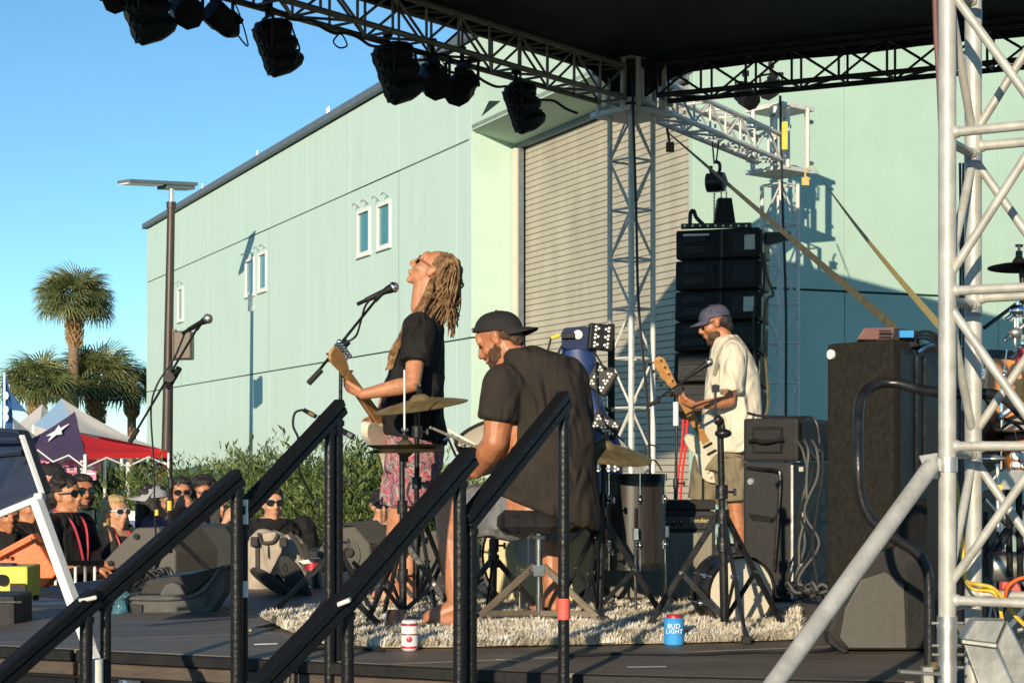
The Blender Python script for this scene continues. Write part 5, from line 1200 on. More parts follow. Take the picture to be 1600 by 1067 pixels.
# stuff on top
mi = thing('small_mixer', 'maroon and black small unit lying on the tall speaker', 'mixer', at(1345, 532, 7.6))
MB().prism(PP([(1338, 531), (1350, 512), (1400, 511), (1402, 531)], 7.6), V((.05, .2, 0))).build('case', 'maroon', mi, bev=.006)
for y in (517, 523, 528): MB().bar(at(1374, y, 7.56), at(1392, y, 7.56), .02, .006).build('slot', 'black', mi)
MB().prism(PP([(1392, 532), (1396, 512), (1436, 517), (1437, 540), (1420, 545)], 7.5), V((.05, .15, 0))).build('side', 'black', mi, bev=.006)
MB().box(at(1416, 522, 7.45), (.06, .02, .03)).build('display', 'koozie', mi)
for k in range(3): rope([at(1432, 520+k*4, 7.45), at(1450, 518+k*6, 7.3), at(1470, 530+k*6, 7.2), at(1490, 560+k*5, 7.1)], .007, 'speaker_lead', ['upper dark lead leaving the small mixer', 'middle dark lead leaving the small mixer', 'lower dark lead leaving the small mixer'][k], 'cable', 'cable', 'leads leaving the small mixer')

# ---- curved black grab rail ----
def tubew(pts, r, name, lab, cat, mat='blackmetal', group=None): return quick(name, lab, cat, MB().tube(pts, r, 14, 8), mat, V(pts[-1]), group, smooth=True)
tubew([at(1640, 690, 5.3), at(1600, 650, 5.35), at(1560, 618, 5.42), at(1500, 616, 5.5), at(1445, 610, 5.6), at(1400, 599, 5.65), at(1368, 601, 5.65), at(1346, 622, 5.6), at(1341, 660, 5.55), at(1341, 720, 5.5), at(1344, 770, 5.5), at(1360, 810, 5.5), at(1400, 842, 5.5), at(1430, 862, 5.5), at(1448, 890, 5.5), at(1452, 940, 5.5), at(1452, 1080, 5.5)], .0172, 'curved_handrail', 'thick bent black tube handrail curving in front of the tall speaker', 'handrail')

# ---- lower plastic speaker ----
ls = thing('stage_speaker', 'squat black plastic speaker with slanted shoulders in front of the tall one', 'speaker', gd(1370, 6.7))
pr = [(1292, 985), (1305, 945), (1336, 895), (1372, 862), (1405, 850), (1440, 862), (1452, 880), (1454, 1016), (1320, 1016), (1298, 1003)]
MB().prism(PP(pr, 6.62), V((.16, .42, 0))).build('cabinet', 'plastic', ls, bev=.022)
MB().prism(PP([(1312, 995), (1320, 950), (1345, 905), (1383, 893), (1412, 912), (1416, 1012), (1326, 1012)], 6.61), V((0, -.008, 0))).build('side_panel', 'plasticgrey', ls, bev=.006)
MB().prism(PP([(1418, 880), (1442, 875), (1448, 1012), (1420, 1012)], 6.60), V((0, -.004, 0))).build('grille', 'black', ls)
MB().prism(PP([(1292, 985), (1312, 1008), (1328, 1018), (1318, 1020), (1296, 1006)], 6.58), V((.0, .1, 0))).build('rubber_bumper', 'rubber', ls, bev=.008)
bx = quick('black_flight_case', 'upright black flight case between speakers and near tower', 'case', MB().prism([gd(1448, 6.6), gd(1510, 6.3), gd(1570, 6.9), gd(1505, 7.2)], V((0, 0, .92))), 'tolex', bev=.012)

# ---- behind the near tower: orange kit, hardware, boxes ----
drum('orange_drum', 'bright orange drum shell seen between the tubes of the near tower', 'drum', at(1592, 690, 6.9), .17, .34, V((.1, -.05, 1)), shell='orangedrum', nl=8)
drum('orange_drum', 'orange drum half hidden behind the left tube, lower of the orange pair', 'drum', at(1640, 735, 6.6), .15, .2, V((-.3, -.2, 1)), shell='orangedrum', nl=6)
stand('cymbal_stand', 'chrome stand in front of the orange drum', 'stand', at(1565, 596, 6.6), gd(1562, 6.6), R_=.25, hub=.4, mat='chrome', r=.008, group='spare drum hardware')
m = cymbal('black cymbal high behind the near tower', at(1592, 412, 6.9), .122, V((.03, .05, 1)), 'black'); 
stand('cymbal_stand', 'black stand of the high black cymbal behind the near tower', 'stand', at(1596, 416, 6.95), gd(1640, 7.0), R_=.3, hub=.5, group='spare drum hardware')
MB().cyl(at(1608, 460, 6.9), at(1538, 512, 6.7), .008, n=8).build('boom_arm', 'blackmetal', bpy.data.objects['cymbal_stand'], smooth=True)
for i, (x, y, rr) in enumerate(((1590, 486, .03), (1586, 520, .026), (1598, 548, .03))):
    c = at(x, y, 6.3); quick('stand_clamp', ['chrome clamp highest behind the near tower edge', 'middle chrome clamp behind the near tower edge', 'lowest chrome clamp with a red grip behind the near tower edge'][i], 'clamp', MB().ell(c, (rr, rr, rr*.8)).cyl(c-V((.04, 0, .03)), c+V((.05, 0, .04)), .009).cyl(c+V((0, 0, -.07)), c+V((0, 0, .05)), .007).box(c+V((.03, -.02, -.02)), (.03, .02, .02)), ('chrome', 'steelbox', 'chrome')[i], smooth=True, group='clamps behind the near tower')
quick('red_grip', 'small red grip beside the chrome clamps', 'grip', MB().box(at(1596, 556, 6.25), (.03, .03, .05)), 'red', bev=.005)
for i, (pts, lb) in enumerate((([(1530, 610), (1552, 640), (1572, 655), (1600, 662)], 'black lead crossing in front of the orange drum, upper'), ([(1545, 660), (1560, 672), (1580, 660), (1598, 672)], 'black lead crossing in front of the orange drum, lower'))):
    rope([at(x, y, 6.4) for x, y in pts], .006, 'drum_lead', lb, 'cable', 'cable', 'leads in front of the orange drum')
q = thing('slim_microphone', 'small silver clip microphone aimed at the orange drum', 'microphone', at(1575, 640, 6.3), 'microphones'); MB().cyl(at(1562, 652, 6.3), at(1588, 632, 6.3), .013, n=12).build('body', 'alu', q, smooth=True); MB().cyl(at(1588, 632, 6.3), at(1594, 627, 6.3), .016, n=12).build('grille', 'black', q, smooth=True)
fb = thing('metal_stair_unit', 'grey metal bracket with white wing nuts behind the near tower', 'bracket', at(1570, 760, 5.9))
MB().prism(PP([(1536, 768), (1556, 742), (1570, 733), (1610, 735), (1610, 764), (1540, 765)], 5.9), V((0, .12, 0))).build('plate', 'steelbox', fb, bev=.006)
for x, y in ((1585, 712), (1599, 712), (1585, 727), (1599, 727)): MB().cyl(at(x, y, 5.3), at(x+3, y, 5.26), .012, n=12).ell(at(x, y, 5.3), (.014, .012, .014), nu=10, nv=6).build('wing_nut', 'white', fb, smooth=True)
MB().cyl(at(1559, 724, 5.9), at(1560, 830, 5.9), .007, n=8).build('rod', 'alu', fb); MB().box(at(1560, 761, 5.85), (.022, .02, .016)).build('yellow_tag', 'yellow', fb)
quick('plastic_tray', 'pale rounded tray end behind the near tower', 'tray', MB().ell(at(1545, 716, 6.2), (.06, .08, .014)), 'alu', smooth=True)
for i, (p, q_, r_) in enumerate((((1538, 780), (1600, 850), .009), ((1560, 860), (1590, 800), .012), ((1540, 870), (1600, 790), .009), ((1575, 765), (1578, 900), .012), ((1592, 765), (1594, 900), .012), ((1540, 800), (1542, 900), .01))):
    quick('folded_stand', ['silver tube slanting down right behind the near tower', 'dark tube crossing the silver one behind the near tower', 'long dark tube rising right behind the near tower', 'upright black tube left of its twin behind the near tower', 'upright black tube right of its twin behind the near tower', 'upright dark tube nearest the tower leg'][i], 'stand', MB().cyl(at(*p, 6.2), at(*q_, 6.25), r_, n=10), 'chrome' if i == 0 else 'blackmetal', group='folded stands behind the near tower', smooth=True)
quick('metal_canister', 'grey cylinder lying behind the near tower', 'canister', MB().lathe([(.05, 0), (.055, .01), (.055, .16), (.05, .17)], at(1545, 885, 6.3), V((1, .1, 0)), 20), 'steelbox', smooth=True)
quick('red_light', 'bright red plastic block low behind the near tower', 'block', MB().box(at(1578, 916, 6.0), (.065, .05, .035)), 'gaffred', bev=.008)
rope([at(1490, 735, 5.2), at(1501, 800, 5.05), at(1505, 880, 5.0), at(1510, 907, 4.95), at(1530, 913, 4.9), at(1550, 918, 4.9), at(1568, 935, 4.85), at(1585, 960, 4.85), at(1610, 985, 4.8)], .006, 'yellow_cable', 'bright yellow cable wrapped round the near tower leg', 'cable', 'yellow')
rope([at(1508, 905, 4.92), at(1520, 920, 4.85), at(1552, 925, 4.85), at(1562, 950, 4.8), at(1566, 968, 4.8)], .005, 'yellow_cable', 'second loop of yellow cable drooping to the metal box', 'cable', 'yellow')
rope([at(1570, 945, 4.9), at(1574, 918, 4.85), at(1590, 905, 4.85), at(1610, 900, 4.85)], .005, 'orange_cable', 'pale orange cable loop above the metal box', 'cable', 'orange')
mbx = thing('metal_floodlight', 'dull metal floodlight box lying tilted at the bottom right corner', 'floodlight', at(1550, 1060, 4.6))
MB().prism(PP([(1502, 998), (1524, 966), (1572, 967), (1556, 1008)], 4.62), V((.0, .0, -.004))).build('lid', 'steelbox', mbx)
fr_ = PP([(1504, 1002), (1556, 1008), (1600, 1100), (1540, 1100)], 4.55); MB().prism(fr_, V((.03, .18, .03))).build('housing', 'steelbox', mbx, bev=.006)
MB().prism(PP([(1556, 1008), (1574, 968), (1612, 1040), (1612, 1100), (1594, 1100)], 4.6), V((.01, .1, 0))).build('side_plate', 'steelbox', mbx, bev=.005)
MB().bar(at(1502, 1001, 4.54), at(1557, 1008, 4.53), .02, .012).build('rim', 'steelbox', mbx, bev=.002)
MB().prism(PP([(1504, 999), (1524, 967), (1573, 968), (1557, 1006)], 4.57), V((.0, .06, .0))).build('top_plate', 'steelbox', mbx, bev=.004)
for x, y in ((1590, 985), (1600, 1010), (1608, 1040)): MB().cyl(at(x, y, 4.58), at(x+8, y-2, 4.58), .006, n=8).build('bolt', 'steelbox', mbx)

# ---- line array ----
la = thing('line_array', 'hanging column of black line array speakers beside the rear tower', 'speaker array', at(1130, 350, 17.5))
Zl = 17.4
for k in range(6):
    y0 = 362+k*49; y1 = y0+46; a = at(1066-k*1.0, y0, Zl); tilt = k*.02
    c = at(1130-k*.8, (y0+y1)/2, Zl+.25); R = Matrix.Rotation(-.35, 3, 'Z') @ Matrix.Rotation(-.04*k, 3, 'X')
    cab = MB().box(c, (.86, .52, .292), R).build('cabinet', 'black', la, bev=.02)
    def lp_(x, y, z): return c+R @ V((x, y, z))
    MB().prism([lp_(-.40, -.262, -.12), lp_(-.02, -.262, -.10), lp_(-.02, -.262, .10), lp_(-.40, -.262, .12)], R @ V((0, -.01, 0))).build('horn', 'black', cab)
    for z in (-.06, .06): MB().prism([lp_(-.36, -.272, z-.045), lp_(-.10, -.272, z-.035), lp_(-.12, -.272, z+.035), lp_(-.33, -.272, z+.045)], R @ V((0, -.012, 0))).build('vane', 'grille', cab, bev=.004)
    MB().prism([lp_(.16, -.262, -.09), lp_(.40, -.262, -.09), lp_(.40, -.262, .09), lp_(.16, -.262, .09)], R @ V((0, -.006, 0))).build('rear_plate', 'grille', cab)
    MB().prism([lp_(.28, -.270, -.075), lp_(.385, -.270, -.075), lp_(.385, -.270, .075), lp_(.28, -.270, .07)], R @ V((0, -.004, 0))).build('label_plate', 'hornsilver' if k % 2 == 0 else 'grille', cab)
    MB().bar(lp_(.05, -.275, -.14), lp_(.05, -.275, .14), .03, .02).build('rigging_bar', 'blackmetal', la)
    for s in (-.42, .44): MB().box(lp_(s, -.2, 0), (.03, .06, .25), R).build('end_plate', 'blackmetal', la, bev=.004)
fr2 = MB().bar(at(1064, 354, Zl), at(1174, 352, Zl), .06, .05); fr2.build('rigging_frame', 'blackmetal', la, bev=.006)
MB().prism(PP([(1140, 364), (1236, 362), (1236, 374), (1195, 384), (1150, 375)], Zl+.2), V((0, .12, 0))).build('tilt_bar', 'blackmetal', la, bev=.006)
for x in range(1070, 1172, 12): MB().cyl(at(x, 353, Zl-.04), at(x, 353, Zl-.05), .012, n=8).build('pin', 'alu', la)
MB().tube([at(1078, 352, Zl), at(1079, 333, Zl), at(1084, 330, Zl), at(1088, 340, Zl), at(1100, 352, Zl)], .02, 8).build('shackle', 'blackmetal', la, smooth=True)
MB().prism(PP([(1068, 366), (1108, 365), (1108, 368), (1068, 369)], Zl-.12), V((0, .02, 0))).build('white_strip', 'white', la)
# hoist
hz = 18.0; ho = thing('chain_hoist', 'round black chain hoist with hook under the outrigger truss', 'hoist', at(1120, 283, hz))
MB().lathe([(.03, -.12), (.10, -.10), (.105, 0), (.10, .08), (.03, .11)], at(1120, 285, hz), V((.9, -.4, 0)), 24).build('motor', 'blackmetal', ho, smooth=True)
MB().tube([at(1112, 260, hz), at(1110, 266, hz), at(1116, 272, hz), at(1124, 268, hz), at(1124, 256, hz), at(1117, 252, hz)], .018, 8).build('hook', 'blackmetal', ho, smooth=True)
for dx in (-4, 6): MB().bar(at(1117+dx, 222, hz), at(1117+dx*.3, 256, hz), .045, .012).build('sling', 'black', ho)
cb = thing('chain_bag', 'black tapered chain bag hanging above the speaker array', 'bag', at(1133, 330, hz-.2))
MB().rings([[at(1133+s*w, y, hz-.2)+V((0, dd, 0)) for s, dd in ((-1, 0), (1, 0), (1, .16), (-1, .16))] for w, y in ((11, 309), (12, 318), (17, 350))]).build('bag', 'black', cb, bev=.01)
for i, (x, y0, y1) in enumerate(((1116, 300, 348), (1127, 298, 312), (1135, 298, 310))):
    ch = MB(); n = int((y1-y0)/2.6)
    for k in range(n):
        p = at(x, y0+(k+.5)*(y1-y0)/n, hz-.1); ax = V((1, 0, 0)) if k % 2 else V((0, 1, 0)); u = V((0, 0, 1)); ch.tube([p+(u*math.cos(t)*.014+ax*math.sin(t)*.008) for t in [2*math.pi*j/6 for j in range(7)]], .0035, 5, 0)
    ch.build('chain', 'steelbox', cb)
for i, (x0, x1) in enumerate(((1190, 1183), (1194, 1200))):
    rope([at(x0, 395, 17.1), at(x0+4, 430, 17.1), at(x1+8, 460, 17.1), at(x1-2, 470, 17.1), at(x1-6, 520, 17.1), at(x1, 620, 17.2), at(x1-4, 650, 17.2)], .014, 'array_cable', ['black cable bundle looping down the side of the speaker array', 'dirty olive cable bundle down the side of the speaker array'][i], 'cable', 'cable' if i == 0 else 'ratchet')

# ---- blue unit and LED panels ----
bu = thing('blue_tube_figure', 'blue padded bulbous tube with dark blue cap and round dial behind the drummer', 'inflatable', gd(905, 12.0))
Zb = 12.0
MB().prism(PP([(877, 543), (877, 519), (882, 512), (916, 510), (925, 514), (930, 524), (928, 548), (880, 546)], Zb), V((.03, .20, 0))).build('cap', 'bluedark', bu, bev=.02)
prof = [(903, 545, 26), (904, 556, 27), (907, 568, 26), (910, 578, 22), (914, 590, 18), (920, 612, 17), (926, 636, 18), (934, 656, 20), (942, 676, 22), (948, 700, 24), (950, 760, 24), (950, 860, 26)]
MB().rings([[at(x, y, Zb+.1)+V((math.cos(t)*w/F*Zb, math.sin(t)*.10, 0)) for t in [2*math.pi*k/24 for k in range(24)]] for x, y, w in prof]).build('tube', 'bluepad', bu, smooth=True)
MB().rings([[at(950, y, Zb+.1)+V((math.cos(t)*w/F*Zb, math.sin(t)*.12, 0)) for t in [2*math.pi*k/20 for k in range(20)]] for y, w in ((855, 27), (895, 32), (905, 30))]).build('base', 'bluedark', bu, smooth=True)
MB().lathe([(.032, 0), (.032, .012), (.024, .014), (0, .014)], at(903, 523, Zb-.0), V((0, -1, 0)), 22).build('dial', 'ceramic', bu, smooth=True)
MB().bar(at(877, 525, Zb-.02), at(898, 524, Zb-.02), .03, .04).build('arm', 'black', bu, bev=.004)
MB().cyl(at(861, 528, Zb-.02), at(874, 524, Zb-.02), .014, n=10).build('yellow_plug', 'yellow', bu, smooth=True)
rope([at(861, 528, Zb-.02), at(858, 540, Zb-.02), at(853, 560, Zb-.02), at(850, 600, Zb)], .008, 'plug_cable', 'thin black cable hanging from the yellow plug', 'cable', 'cable')
rope([at(878, 540, Zb-.04), at(872, 552, Zb-.04), at(866, 566, Zb-.04)], .010, 'plug_cable', 'short thick cable under the dark blue cap', 'cable', 'cable')
lt = thing('light_pole', 'black upright pole carrying the white dotted lamp panels', 'stand', gd(955, 12.4))
MB().bar(V((at(955, 0, 12.4).x, 12.4, DK)), at(955, 506, 12.4), .05, .04).build('pole', 'black', lt, bev=.005); MB().box(gd(955, 12.4, DK+.03), (.5, .5, .05)).build('base', 'black', lt, bev=.01)
for z in (640, 615): MB().box(at(950, z, 12.3), (.08, .06, .03)).build('bracket', 'black', lt)
def ledpanel(label, x, y, Z, w, h, rz, ry, nx, ny):
    t = thing('led_panel', label, 'stage light', at(x, y, Z), 'white dotted lamp panels'); R = Matrix.Rotation(rz, 3, 'Y') @ Matrix.Rotation(ry, 3, 'Z'); c = at(x, y, Z)
    MB().box(c, (w, .10, h), R).build('housing', 'black', t, bev=.008)
    for i in range(nx):
        for j in range(ny):
            for k in range(3):
                a = 2*math.pi*k/3+i; p = c+R @ V(((i+.5-nx/2)*w/nx*.92+math.cos(a)*.0135, -.052, (j+.5-ny/2)*h/ny*.92+math.sin(a)*.0135))
                MB().ell(p, (.0095, .005, .0095), nu=8, nv=5).build('lens', 'led', t, smooth=True)
    MB().box(c+R @ V((0, .06, 0)), (w*.5, .05, h*.6), R).build('heat_sink', 'blackmetal', t)
ledpanel('topmost dotted lamp panel next to the dark blue cap', 938, 527, 12.0, .17, .18, .1, .15, 2, 3)
ledpanel('tilted dotted lamp panel, second from the top', 939, 593, 12.0, .17, .18, .55, -.1, 2, 3)
ledpanel('dotted lamp panel lying flat above the ride cymbal', 946, 665, 12.0, .20, .12, .45, -.1, 3, 2)
ledpanel('lowest dotted lamp panel between ride cymbal and floor tom', 950, 728, 11.5, .18, .08, .0, -.1, 3, 2)
for k, pts in enumerate(([(928, 548), (936, 562), (944, 575)], [(932, 625), (938, 640), (950, 655)], [(930, 560), (932, 600), (936, 640), (948, 664), (975, 690)])):
    rope([at(x, y, 11.9) for x, y in pts], .007, 'panel_cable', ['cable between the top two lamp panels', 'cable below the tilted lamp panel', 'long cable running down behind all lamp panels'][k], 'cable', 'cable', 'lamp panel cables')
MB().bar(at(958, 680, 15.8), at(1050, 800, 14.5), .05, .05).build('x', 'aluN', None); ob = bpy.data.objects['x']; ob.name = 'leaning_tube'; tag(ob, 'silver tube leaning right from the foot of the front tower', 'tube')

# ---- stage lights ----
def yoke(t, c, w, h, R): MB().tube([c+R @ V((-w, 0, 0)), c+R @ V((-w, 0, h*.8)), c+R @ V((-w*.9, 0, h)), c+R @ V((w*.9, 0, h)), c+R @ V((w, 0, h*.8)), c+R @ V((w, 0, 0))], .013, 6, 3).build('yoke', 'black', t, smooth=True); MB().cyl(c+R @ V((0, 0, h)), c+R @ V((0, 0, h+.09)), .02, n=10).box(c+R @ V((0, 0, h+.10)), (.05, .07, .06), R).build('clamp', 'black', t, bev=.005)
def wash(label, x, y, Z, s, rz, tilt, hang):
    c = at(x, y, Z); t = thing('stage_light', label, 'stage light', c, 'stage lights on the left roof truss'); R0 = Matrix.Rotation(rz, 3, 'Z'); R = R0 @ Matrix.Rotation(tilt, 3, 'X') @ Matrix.Rotation(.0, 3, 'Y')
    # three overlapping round lamp heads in a wavy housing
    m = MB()
    for k in (-1, 0, 1):
        m.lathe([(.085*s, -.04*s), (.108*s, -.02*s), (.110*s, .14*s), (.095*s, .20*s), (.07*s, .27*s), (.03*s, .31*s)], c+R @ V((0, 0, k*.15*s)), R @ V((0, 1, 0)), 20)
    m.box(c+R @ V((0, .10*s, 0)), (.17*s, .24*s, .40*s), R); m.build('housing', 'black', t, bev=.0, smooth=True)
    MB().box(c+R @ V((0, -.045*s, 0)), (.14*s, .02, .44*s), R).build('front_frame', 'plastic', t, bev=.006)
    for k in (-1, 0, 1): MB().cyl(c+R @ V((0, -.055*s, k*.14*s)), c+R @ V((0, -.07*s, k*.14*s)), .055*s, n=18).build('lens', 'lens', t, smooth=True)
    for k in range(6): MB().box(c+R @ V((0, .215*s, (k-2.5)*.06*s)), (.14*s, .09*s, .030*s), R).build('cooling_fin', 'blackmetal', t)
    for k in (-1, 1): MB().cyl(c+R @ V((k*.10*s, .05*s, 0)), c+R @ V((k*.125*s, .05*s, 0)), .03*s, n=12).build('tilt_knob', 'plastic', t, smooth=True)
    yoke(t, c, .125*s, hang, R0)
    MB().tube([c+R @ V((.08*s, .2*s, -.1*s)), c+V((.18*s, .1, -.02)), c+V((.2*s, .06, .18*s)), c+V((.12*s, 0, hang))], .007, 6).build('lead', 'cable', t, smooth=True)
def par(label, x, y, Z, s, rz, tilt, hang):
    c = at(x, y, Z); t = thing('stage_light', label, 'stage light', c, 'stage lights on the left roof truss'); R0 = Matrix.Rotation(rz, 3, 'Z'); R = R0 @ Matrix.Rotation(tilt, 3, 'X'); d = R @ V((0, 1, 0))
    MB().lathe([(.118*s, -.15*s), (.122*s, -.145*s), (.122*s, 0), (.11*s, .02*s), (.10*s, .12*s), (.06*s, .17*s), (.03*s, .2*s)], c, d, 8).build('can', 'black', t, bev=.004)
    MB().lathe([(.105*s, -.12*s), (0, -.11*s)], c, d, 20, caps=False).build('lens', 'lens', t, smooth=True)
    MB().box(c+R @ V((0, .1*s, .11*s)), (.1*s, .14*s, .05*s), R).build('driver_box', 'black', t, bev=.004)
    for k in (-1, 1): MB().cyl(c+R @ V((k*.12*s, 0, 0)), c+R @ V((k*.15*s, 0, 0)), .022*s, n=10).build('tilt_knob', 'plastic', t, smooth=True)
    yoke(t, c, .14*s, hang, R0)
    MB().tube([c+d*.2*s, c+d*.25*s+V((.05, 0, -.05)), c+V((.1, .05, .1)), c+V((.04, 0, hang))], .006, 6).build('lead', 'cable', t, smooth=True)
wash('large dark stage light cut by the top edge, leftmost of all', 210, 22, 11.9, .86, -1.05, .38, .22)
par('dark can light second from the left', 288, 14, 12.2, .95, .5, .5, .18)
par('small can light with pale lens rim, third from the left', 347, 32, 12.4, .82, -.7, -.5, .16)
wash('large dark stage light hanging alone against the sky', 418, 78, 12.9, .82, -1.05, .38, .24)
wash('big clustered stage light in front of the hall roof edge', 606, 118, 13.9, .95, -1.05, .38, .24)
par('can light at the right of the big cluster', 676, 124, 14.2, 1.05, .4, .6, .2)
par('can light just below the truss, right of its twin', 722, 134, 14.5, 1.05, -.4, .6, .2)
wash('large dark stage light nearest the front tower', 806, 172, 15.0, .84, -1.05, .38, .24)
par('small light tucked in the left cluster', 180, 0, 12.0, .7, .2, .4, .2)
par('spot light cluster on the rear truss above the outrigger, left one', 1165, 152, 18.5, .9, .5, .5, .15); par('spot light on the rear truss above the outrigger, right one', 1205, 138, 18.9, .9, -.5, .4, .15)
for o in list(bpy.data.objects):
    if o.get('label', '').startswith('spot light'): o['group'] = 'spot lights on the rear truss'
rope([at(455, 40, 12.9), at(462, 60, 12.9), at(468, 78, 12.9), at(460, 100, 12.9)], .008, 'truss_lead', 'short lead arcing beside the lone stage light', 'cable', 'cable', 'loose leads on the roof truss')
rope([at(531, 52, 13.3), at(521, 65, 13.3), at(530, 75, 13.3), at(542, 72, 13.3), at(538, 60, 13.3), at(530, 50, 13.3)], .007, 'truss_lead', 'teardrop loop of wire below the roof truss', 'cable', 'cable', 'loose leads on the roof truss')
rope([at(255, 30, 12.2), at(268, 40, 12.2), at(262, 52, 12.2), at(252, 46, 12.2)], .007, 'truss_lead', 'small lead loop between the two leftmost lights', 'cable', 'cable', 'loose leads on the roof truss')
rope([at(x, 35+ (x-480)*.33+4*math.sin(x*.1), 13.0+(x-480)/180) for x in range(380, 920, 18)], .012, 'truss_lead', 'long power lead snaking along the left roof truss', 'cable', 'cable', 'loose leads on the roof truss')
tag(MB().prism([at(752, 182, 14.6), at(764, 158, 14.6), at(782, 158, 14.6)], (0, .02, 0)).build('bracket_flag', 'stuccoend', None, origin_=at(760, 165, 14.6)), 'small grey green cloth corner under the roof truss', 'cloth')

rope([gd(888, 6.45, DK+.008), gd(980, 6.52, DK+.008), gd(1080, 6.50, DK+.008), gd(1180, 6.58, DK+.008), gd(1290, 6.62, DK+.008), gd(1330, 6.9, DK+.008)], .007, 'floor_cable', 'thin black cable running along the deck in front of the rug', 'cable', 'cable')
rope([gd(600, 6.62, DK+.008), gd(540, 6.75, DK+.008), gd(480, 6.62, DK+.008), gd(455, 6.35, DK+.008), gd(448, 6.32, DK-.2)], .008, 'floor_cable', 'black cable dropping over the deck edge between the railing posts', 'cable', 'cable')
for i, (x, Z, w, h, a, m_) in enumerate(((415, 6.9, .09, .02, .3, 'tape'), (1010, 6.15, .14, .024, .1, 'taped'), (795, 6.35, .10, .02, -.5, 'taped'))):
    quick('tape_strip', ['pale tape strip on the deck left of the slanted railing', 'dull grey tape strip on the bare deck right of the red taped post', 'short grey tape strip on the deck near the drummer\'s railing'][i], 'tape', MB().box(gd(x, Z, DK+.003), (w, h, .002), Matrix.Rotation(a, 3, 'Z')), m_)
# ================= PEOPLE =================
def Rf(f, up=V((0, 0, 1))):
    f = V(f).normalized(); s = f.cross(up).normalized(); u = s.cross(f).normalized(); return Matrix((s, f, u)).transposed()   # cols: right, forward, up
def ering(c, a, b, n=24): return [c+a*math.cos(2*math.pi*k/n)+b*math.sin(2*math.pi*k/n) for k in range(n)]
def head_prims(m, c, R, s=1.0, lips=True):
    L = lambda x, y, z: c+R @ V((x*s, y*s, z*s)); e = lambda p, r: m.ell(L(*p), [k*s for k in r], R, 16, 11)
    e((0, -.018, .028), (.074, .094, .088)); e((0, .016, -.022), (.062, .074, .080)); e((0, .028, -.066), (.050, .052, .044)); e((0, .066, -.100), (.022, .020, .018))
    e((0, .070, .030), (.052, .022, .040))
    for k in (-1, 1):
        e((k*.032, .076, .018), (.026, .013, .009)); e((k*.036, .056, -.030), (.024, .026, .022)); e((k*.075, -.008, -.008), (.009, .020, .031)); e((k*.080, -.018, .004), (.008, .014, .020))
        e((k*.012, .098, -.036), (.010, .012, .009))
    m.cap(L(0, .086, .012), .011*s, L(0, .108, -.028), .014*s); e((0, .088, -.062), (.022, .012, .008)); e((0, .086, -.074), (.020, .012, .008))
    return L
def features(t, L, R, s, glasses=None, hair=None, eyes=True, lipm='lip'):
    mb = MB()
    for k in (-1, 1): mb.ell(L(k*.031, .0795, .002), (.013*s, .007*s, .007*s), R, 10, 7)
    if eyes and not glasses: mb.build('eyes', 'lens', t, smooth=True)
    MB().ell(L(0, .0955, -.068), (.020*s, .006*s, .0035*s), R, 12, 7).build('mouth', lipm, t, smooth=True)
    if glasses:
        g = MB()
        for k in (-1, 1):
            pts = [L(k*.033+math.cos(u)*.027, .096-abs(math.cos(u)*.027+k*.033)*.22, .004+math.sin(u)*.019) for u in [2*math.pi*j/14 for j in range(14)]]
            g.prism(pts, R @ V((0, .005*s, 0)))
        g.build('lenses', 'lens', t)
        g = MB().bar(L(-.012, .096, .010), L(.012, .096, .010), .006*s, .005*s)
        for k in (-1, 1):
            g.bar(L(k*.060, .086, .010), L(k*.078, -.01, .010), .006*s, .009*s)
            g.tube([L(k*.033+math.cos(u)*.029, .098-abs(math.cos(u)*.029+k*.033)*.22, .004+math.sin(u)*.021) for u in [2*math.pi*j/14 for j in range(15)]], .0035*s, 6, 0)
        g.build('glasses_frame', glasses, t, smooth=True)
def hand(m, w, d, n, s=1.0, curl=.9, thumb=1, spread=.12):
    """w wrist, d direction to fingers, n palm normal (fingers curl towards n)"""
    d = V(d).normalized(); n = V(n); n = (n-d*n.dot(d)).normalized(); x = d.cross(n)
    P = lambda a, b, c: w+(x*a+d*b+n*c)*s
    m.cap(P(0, 0, 0), .024*s, P(0, .05, 0), .026*s); 
    for k in range(4): m.cap(P(-.02+.013*k, .02, 0), .016*s, P((-.030+.020*k), .082, 0), .0115*s)
    for k in range(4):
        bx = -.030+.020*k; ln = (.036, .043, .045, .038)[3-k] if thumb > 0 else (.036, .043, .045, .038)[k]
        p = P(bx, .082, 0); a = 0; r = .0098
        for j in range(3):
            a += curl*(.75 if j == 0 else 1); l = ln*(1, .72, .58)[j]*s; q = p+(d*math.cos(a)+n*math.sin(a)+x*spread*(k-1.5)*.4).normalized()*l
            m.cap(p, r*s, q, (r-.0012)*s); p = q; r -= .0012
    t0 = P(.022*thumb, .022, .004); t1 = P(.046*thumb, .052, .020); t2 = P(.044*thumb, .078, .040); t3 = P(.034*thumb, .092, .054)
    m.cap(t0, .017*s, t1, .0135*s).cap(t1, .013*s, t2, .0115*s).cap(t2, .0115*s, t3, .0095*s)
def arm(m, sh, el, wr, s=1.0, k=1.0): 
    sh, el, wr = V(sh), V(el), V(wr)
    m.cap(sh, .054*s*k, sh+(el-sh)*.45, .050*s*k).cap(sh+(el-sh)*.45, .050*s*k, el, .038*s*k).cap(el, .040*s*k, el+(wr-el)*.3, .042*s*k).cap(el+(wr-el)*.3, .042*s*k, wr, .026*s)
def leg(m, hp, kn, an, s=1.0):
    hp, kn, an = V(hp), V(kn), V(an)
    m.cap(hp, .085*s, kn, .054*s).cap(kn, .054*s, kn+(an-kn)*.35, .056*s).cap(kn+(an-kn)*.35, .056*s, an, .034*s)
